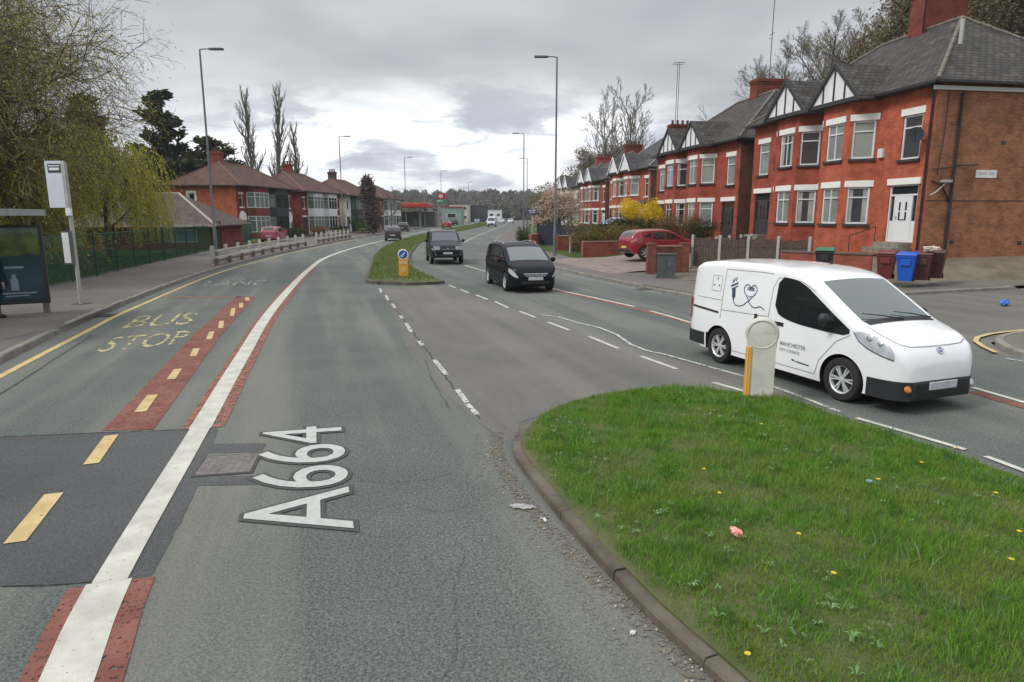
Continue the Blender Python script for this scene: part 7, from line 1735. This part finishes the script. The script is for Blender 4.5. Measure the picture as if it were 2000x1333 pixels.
conifer('broad dull evergreen below the dark ragged conifer', (-42.5, 81, 1), 34, 9.0, 6.0, M_cong, 9000, .4)
conifer('green conical tree between the willow and the bare tree', (-34.5, 52, .6), 35, 9.2, 3.2, leafmat('green_cone_leaf', [(0.06,0.075,0.015),(0.10,0.11,0.03),(0.08,0.06,0.025)]), 6500, .3)
# poplars
def poplar(label, loc, seed, h):
    l, tw, tp = grow(seed, h, .32, spread=.36, levels=4, up=.6, n1=46, n2=10, n3=7, n4=4, first=.08, twig=.032, lenk=.27)
    lf = MB(); leaves(lf, tp[::9], 1, .08, .15, seed)
    return tree('poplar_tree', label, loc, l, tw, lf, M_barkg, M_twg, M_bud)
poplar('slimmer poplar on the left, rising above the brown roofs', (-44.8, 118, 1), 41, 20.5)
poplar('thicker poplar just right of the slim one', (-40.2, 118, 1), 42, 20.8)
poplar('shorter poplar touching the thicker one', (-38.6, 121, 1), 43, 15.5)
# bare trees behind the right hand houses
l, tw, tp = grow(51, 13, .30, spread=.72, levels=5, up=.26, n1=17, n2=8, n3=7, n4=5, first=.15, twig=.022, lenk=.52)
bt = tree('bare_tree', 'tall bare grey tree above the twin gables of the nearest pair', (26.6, 62.0, ground_z(26.6,62)-.3), l, tw, None, M_barkg, M_twg, None, 0, 'bare trees behind the right hand houses', sc_=1.1)
l, tw, tp = grow(52, 14, .26, spread=.55, levels=5, up=.34, n1=16, n2=7, n3=6, n4=5, first=.12, twig=.024, lenk=.44)
bt2 = tree('bare_tree', 'tall slim bare tree left of the four pot chimney', (19.5, 112.0, ground_z(19.5,112)-.3), l, tw, None, M_barkg, M_twg, None, 0, 'bare trees behind the right hand houses', sc_=1.3)
for i, (x, y, s_, lab) in enumerate(((23.8, 65, 1.0, 'bare grey tree left of the tall one above the nearest gables'), (17.0, 122, 1.3, 'bare tree left of the slim one beside the four pot chimney'), (24.5, 104, .75, 'low bare tree between the slim tree and the third house'), (26.0, 90, .75, 'bare tree behind the third pair of houses'), (29.3, 61, 1.05, 'bare tree right of the tall one, before the budding trees'))):
    copy_thing((bt, bt2)[i % 2], (x, y, ground_z(x,y)-.3), i*1.3, lab, s_)
l, tw, tp = grow(53, 10, .26, spread=.85, levels=4, up=.3, n1=15, n2=8, n3=8, n4=5, first=.12, twig=.035, lenk=.55)
lf = MB(); leaves(lf, tp, 3, .11, .30, 4)
bh = tree('budding_tree', 'brown budding tree behind the big chimney of the nearest pair', (31.5, 54.0, ground_z(31.5,54)-.3), l, tw, lf, M_bark, M_twd, M_haw, 0, 'budding trees on the bank behind the right hand houses', sc_=1.35)
for i, (x, y, s_, lab) in enumerate(((42, 50, 1.55, 'budding tree at the right edge above the slate roof'), (28.8, 56, 1.05, 'budding tree left of the big chimney'), (36, 55, 1.5, 'budding tree right of the big chimney'), (39, 62, 1.6, 'budding tree high on the bank'), (26.0, 80, .95, 'budding tree over the slates of the second pair'), (22.8, 84, .85, 'round budding tree left of the second pair stack'), (47, 54, 1.6, 'budding tree hidden behind the nearest ridge'),
    (16.0, 128, 1.1, 'budding tree past the cream house'), (21.0, 128, 1.2, 'budding tree on the bank above the cream house'))):
    copy_thing(bh, (x, y, ground_z(x,y)-.3), i*1.7, lab, s_)
# tree at left fence line and blurred plum tree
l, tw, tp = grow(61, 6.5, .22, spread=.40, levels=4, up=.5, n1=16, n2=8, n3=6, n4=4, first=.05, twig=.05, lenk=.26)
lf = MB(); leaves(lf, tp, 5, .17, .30, 6)
tree('plum_tree', 'dark plum grey narrow tree standing left of the filling station', (-18.9, 92, .1), l, tw, lf, M_bark, M_twd, M_purp)
l, tw, tp = grow(62, 5.5, .15, spread=.6, levels=4, up=.3, n1=9, n2=5, n3=5, n4=3, first=.3, twig=.02, lenk=.5)
tree('bare_sapling', 'thin bare sapling right of the plum tree', (-18.6, 104, .1), l, tw, None, M_barkg, M_twg, None)
# magnolia
l, tw, tp = grow(71, 3.9, .17, spread=1.0, levels=4, up=.32, n1=12, n2=6, n3=5, n4=4, first=.22, twig=.02, lenk=.62)
lf = MB(); leaves(lf, tp, 4, .085, .15, 7)
tree('magnolia_tree', 'pale pink blossoming magnolia above the navy fence', (4.4, 61.0, .1), l, tw, lf, M_bark, M_twd, M_pink, sc_=1.0)
# shrubs
def shrub(name, label, loc, rad, n, s, m, seed, cat='shrub', rz=0):
    r_ = random.Random(seed); t = thing(name, label, cat, loc, rz); st = MB(); lf = MB()
    cl = [(Vector((r_.uniform(-1,1)*rad[0]*.75, r_.uniform(-1,1)*rad[1]*.75, r_.uniform(.25,.85)*rad[2])), r_.uniform(.22,.42)) for _ in range(24)]
    for c, k in cl:
        st.tube([(c.x*.2,c.y*.2,-.05), c*.6, c], [.03,.018,.008], 4, cap=False)
        for i in range(n//24):
            d = Vector((r_.gauss(0,1), r_.gauss(0,1), r_.gauss(0,1))).normalized()*k*r_.random()**.35; p = c + Vector((d.x*rad[0], d.y*rad[1], d.z*rad[2]*.9)); p.z = max(.02, p.z)
            a = Vector((r_.gauss(0,1), r_.gauss(0,1), r_.gauss(0,1)+.3)).normalized(); b = a.orthogonal().normalized(); z_ = s*r_.uniform(.5,1.3)
            i0 = len(lf.v); lf.v += [tuple(p-a*z_), tuple(p+b*z_*.5), tuple(p+a*z_), tuple(p-b*z_*.5)]; lf.f.append((i0,i0+1,i0+2,i0+3)); lf.m.append(0)
    st.build('stems', M_bark, t); lf.build('foliage', m, t); return t
gz = lambda x, y: ground_z(x, y)
shrub('forsythia_bush', 'bright yellow forsythia bush beyond the red car', (9.9, 50.6, gz(9.9,50.6)), (1.9,1.6,2.75), 9500, .065, M_yel, 1)
shrub('dark_bush', 'dark evergreen bush left of the forsythia', (8.1, 51.0, gz(8.1,51)), (1.3,1.4,2.0), 4000, .06, M_hed, 2)
shrub('dark_bush', 'dark low bush behind the red car roof', (9.4, 48.0, gz(9.4,48)), (1.6,1.1,1.5), 3600, .06, M_hed, 3)
shrub('hedge', 'olive and russet hedge on top of the low brick wall', (5.6, 44.6, .35), (2.2,1.3,1.75), 6500, .05, M_hgr, 4, 'hedge')
shrub('hedge', 'russet half of the hedge behind the low brick wall', (7.3, 44.8, .45), (1.6,1.3,1.5), 5000, .05, M_hbr, 5, 'hedge')
shrub('hedge', 'russet hedge in front of the second pair of houses', (11.6, 45.5, gz(11.6,45.5)), (2.0,1.3,1.75), 5500, .055, M_hbr, 6, 'hedge')
shrub('dark_bush', 'dark olive bush right of the russet hedge', (11.9, 42.2, gz(11.9,42.2)), (1.1,1.1,1.35), 3000, .05, M_hed, 7)
shrub('green_bush', 'small green bush beside the blue road sign', (1.2, 58.5, .1), (.9,1.0,1.5), 2600, .055, M_hed, 8)
shrub('low_plants', 'low green plants edging the paved drive', (6.6, 42.9, .2), (2.0,.7,.55), 2600, .05, leafmat('plant_leaf', [(0.05,0.09,0.02),(0.09,0.14,0.03)]), 9, 'plants')
shrub('dark_bush', 'dark clipped hedge below the white house bays on the left', (-22.6, 101, .1), (1.6,2.5,2.2), 2600, .11, M_hed, 10)
shrub('green_bush', 'green hedge by the plum tree on the left', (-20.8, 96, .1), (1.4,3.0,1.5), 2200, .10, leafmat('mid_green_leaf', [(0.03,0.06,0.015),(0.06,0.10,0.025)]), 11)
for i, (x, y) in enumerate(((-24.9,70.5),(-24.4,76),(-24.0,84),(-23.6,92))):
    shrub('garden_hedge', ('low russet garden hedge at the corner of the orange house','low green garden hedge before the bay of the nearest left house','low garden hedge before the second left house','low garden hedge before the third left house')[i], (x, y, .1), (1.0,2.6,1.1), 1800, .09, (M_hbr, M_hed)[i % 2], 20+i, 'hedge')
# woods: a far hill and a near wooded bank, each a mass nobody could count
def wood(name, label, spots, m, s, per, seed, hh):
    r_ = random.Random(seed); lf = MB()
    for (x, y, z, h) in spots:
        k = r_.uniform(.8,1.2); h *= k; rx = h*r_.uniform(.28,.42)
        st = Vector((x,y,z)); w0 = h*.018; lf.raw([st-Vector((w0,0,0)), st+Vector((w0,0,0)), st+Vector((w0*.4,0,h*.8)), st+Vector((-w0*.4,0,h*.8))], [(0,1,2,3)])
        for i in range(per):
            u = r_.random(); a = r_.random()*6.283; v = r_.uniform(-1,1); q = (1-v*v)**.5*r_.random()**.45
            c = Vector((x+math.cos(a)*q*rx, y+math.sin(a)*q*rx, z+h*.56+v*h*.44)); d = Vector((r_.gauss(0,1), r_.gauss(0,1), r_.gauss(0,1)+.9)).normalized(); b = d.orthogonal().normalized(); b.rotate(Matrix.Rotation(r_.random()*6.28,3,d)); z_ = s*r_.uniform(.4,1.3)
            i0 = len(lf.v); lf.v += [tuple(c-d*z_), tuple(c+b*z_*.3), tuple(c+d*z_), tuple(c-b*z_*.3)]; lf.f.append((i0,i0+1,i0+2,i0+3)); lf.m.append(0)
    return stuff(lf.build(name, m), label, 'wood')
rw = random.Random(77)
def hillz(x, y): return sstep(310, 560, y)*13 + 6*sstep(0, 160, x)
mb = MB(); hx = list(range(-420, 421, 20)); hy = list(range(300, 901, 20)); nx = len(hx)
mb.v = [(x, y, -1.5 + hillz(x, y) + sstep(300,420,y)*1.2 + 1.2*math.sin(x*.02+y*.01)) for y in hy for x in hx]; mb.f = [(j*nx+i, j*nx+i+1, (j+1)*nx+i+1, (j+1)*nx+i) for j in range(len(hy)-1) for i in range(nx-1)]; mb.m = [0]*len(mb.f)
struct(mb.build('hill', mat('hill_ground', (0.04,0.042,0.02), (0.07,0.065,0.035), scale=.05, rough=1, world=True), smooth=60), 'low wooded hill closing the view', 'hill')
sp = []
for i in range(900):
    y = rw.uniform(330, 620); x = rw.uniform(-.42, .36)*y; sp.append((x, y, hillz(x,y)-1, rw.uniform(7.5,9.5)))
M_farw = leafmat('hazed_far_leaf', [(0.12,0.125,0.10),(0.15,0.15,0.12),(0.165,0.15,0.125),(0.14,0.125,0.12)], .1)  # distance haze put into the leaf colours, paler and greyer than near trees
wood('far_wood', 'dark bare wood covering the far hill', sp, M_farw, 1.5, 210, 78, 1)
sp = []
for i in range(260):
    y = rw.uniform(118, 330); x0 = lerp([(118,8.5),(130,7),(160,6),(250,9),(330,16)], y); x = x0 + abs(rw.gauss(0,1))*12; d = x-x0; sp.append((x, y, ground_z(x,y)-.5 if y < 300 else 0, rw.uniform(9,13)*(.7+.3*sstep(0,16,d))))
wood('roadside_wood', 'brown green wood on the right bank beside the far road', sp, M_haw, .42, 420, 79, 1)
sp = [(rw.uniform(24,75), rw.uniform(100,160), 6, rw.uniform(7,10)) for i in range(60)] + [(rw.uniform(44,80), rw.uniform(40,100), 9, rw.uniform(7,10)) for i in range(60)]
wood('bank_wood', 'budding wood on the slope behind the right hand houses', [(x,y,ground_z(x,y)-.5,h) for x,y,_,h in sp], M_haw, .40, 380, 80, 1)
sp = [(rw.uniform(-75,-47), rw.uniform(30,120), 3, rw.uniform(6,9)) for i in range(60)] + [(rw.uniform(-40,-30), rw.uniform(30,46), .3, rw.uniform(3.5,5.5)) for i in range(14)]
wood('park_wood', 'olive wood behind the green fence on the left', [(x,y,ground_z(x,y)-.5,h) for x,y,_,h in sp], leafmat('park_wood_leaf', [(0.09,0.10,0.03),(0.15,0.14,0.05),(0.11,0.085,0.04)], .3), .30, 420, 81, 1)
sp = [(rw.uniform(-60,-26), rw.uniform(190,300), 0, rw.uniform(6,9)) for i in range(50)]
wood('station_wood', 'wood behind the filling station', sp, M_farw, .6, 200, 82, 1)
# ================================================================ the air
hm = bpy.data.materials.new('haze_air'); hm.use_nodes = True; ht = hm.node_tree; ht.nodes.remove(ht.nodes['Principled BSDF'])
pv = ht.nodes.new('ShaderNodeVolumePrincipled'); pv.inputs['Color'].default_value = (0.86, 0.90, 0.95, 1); pv.inputs['Density'].default_value = 0.00032; pv.inputs['Anisotropy'].default_value = 0.2
ht.links.new(pv.outputs[0], ht.nodes['Material Output'].inputs['Volume'])
mb = MB(); mb.box((0, 1160, 23), (3300, 2700, 64)); hz_ = stuff(mb.build('haze', hm), 'thin damp air over the whole scene', 'haze')
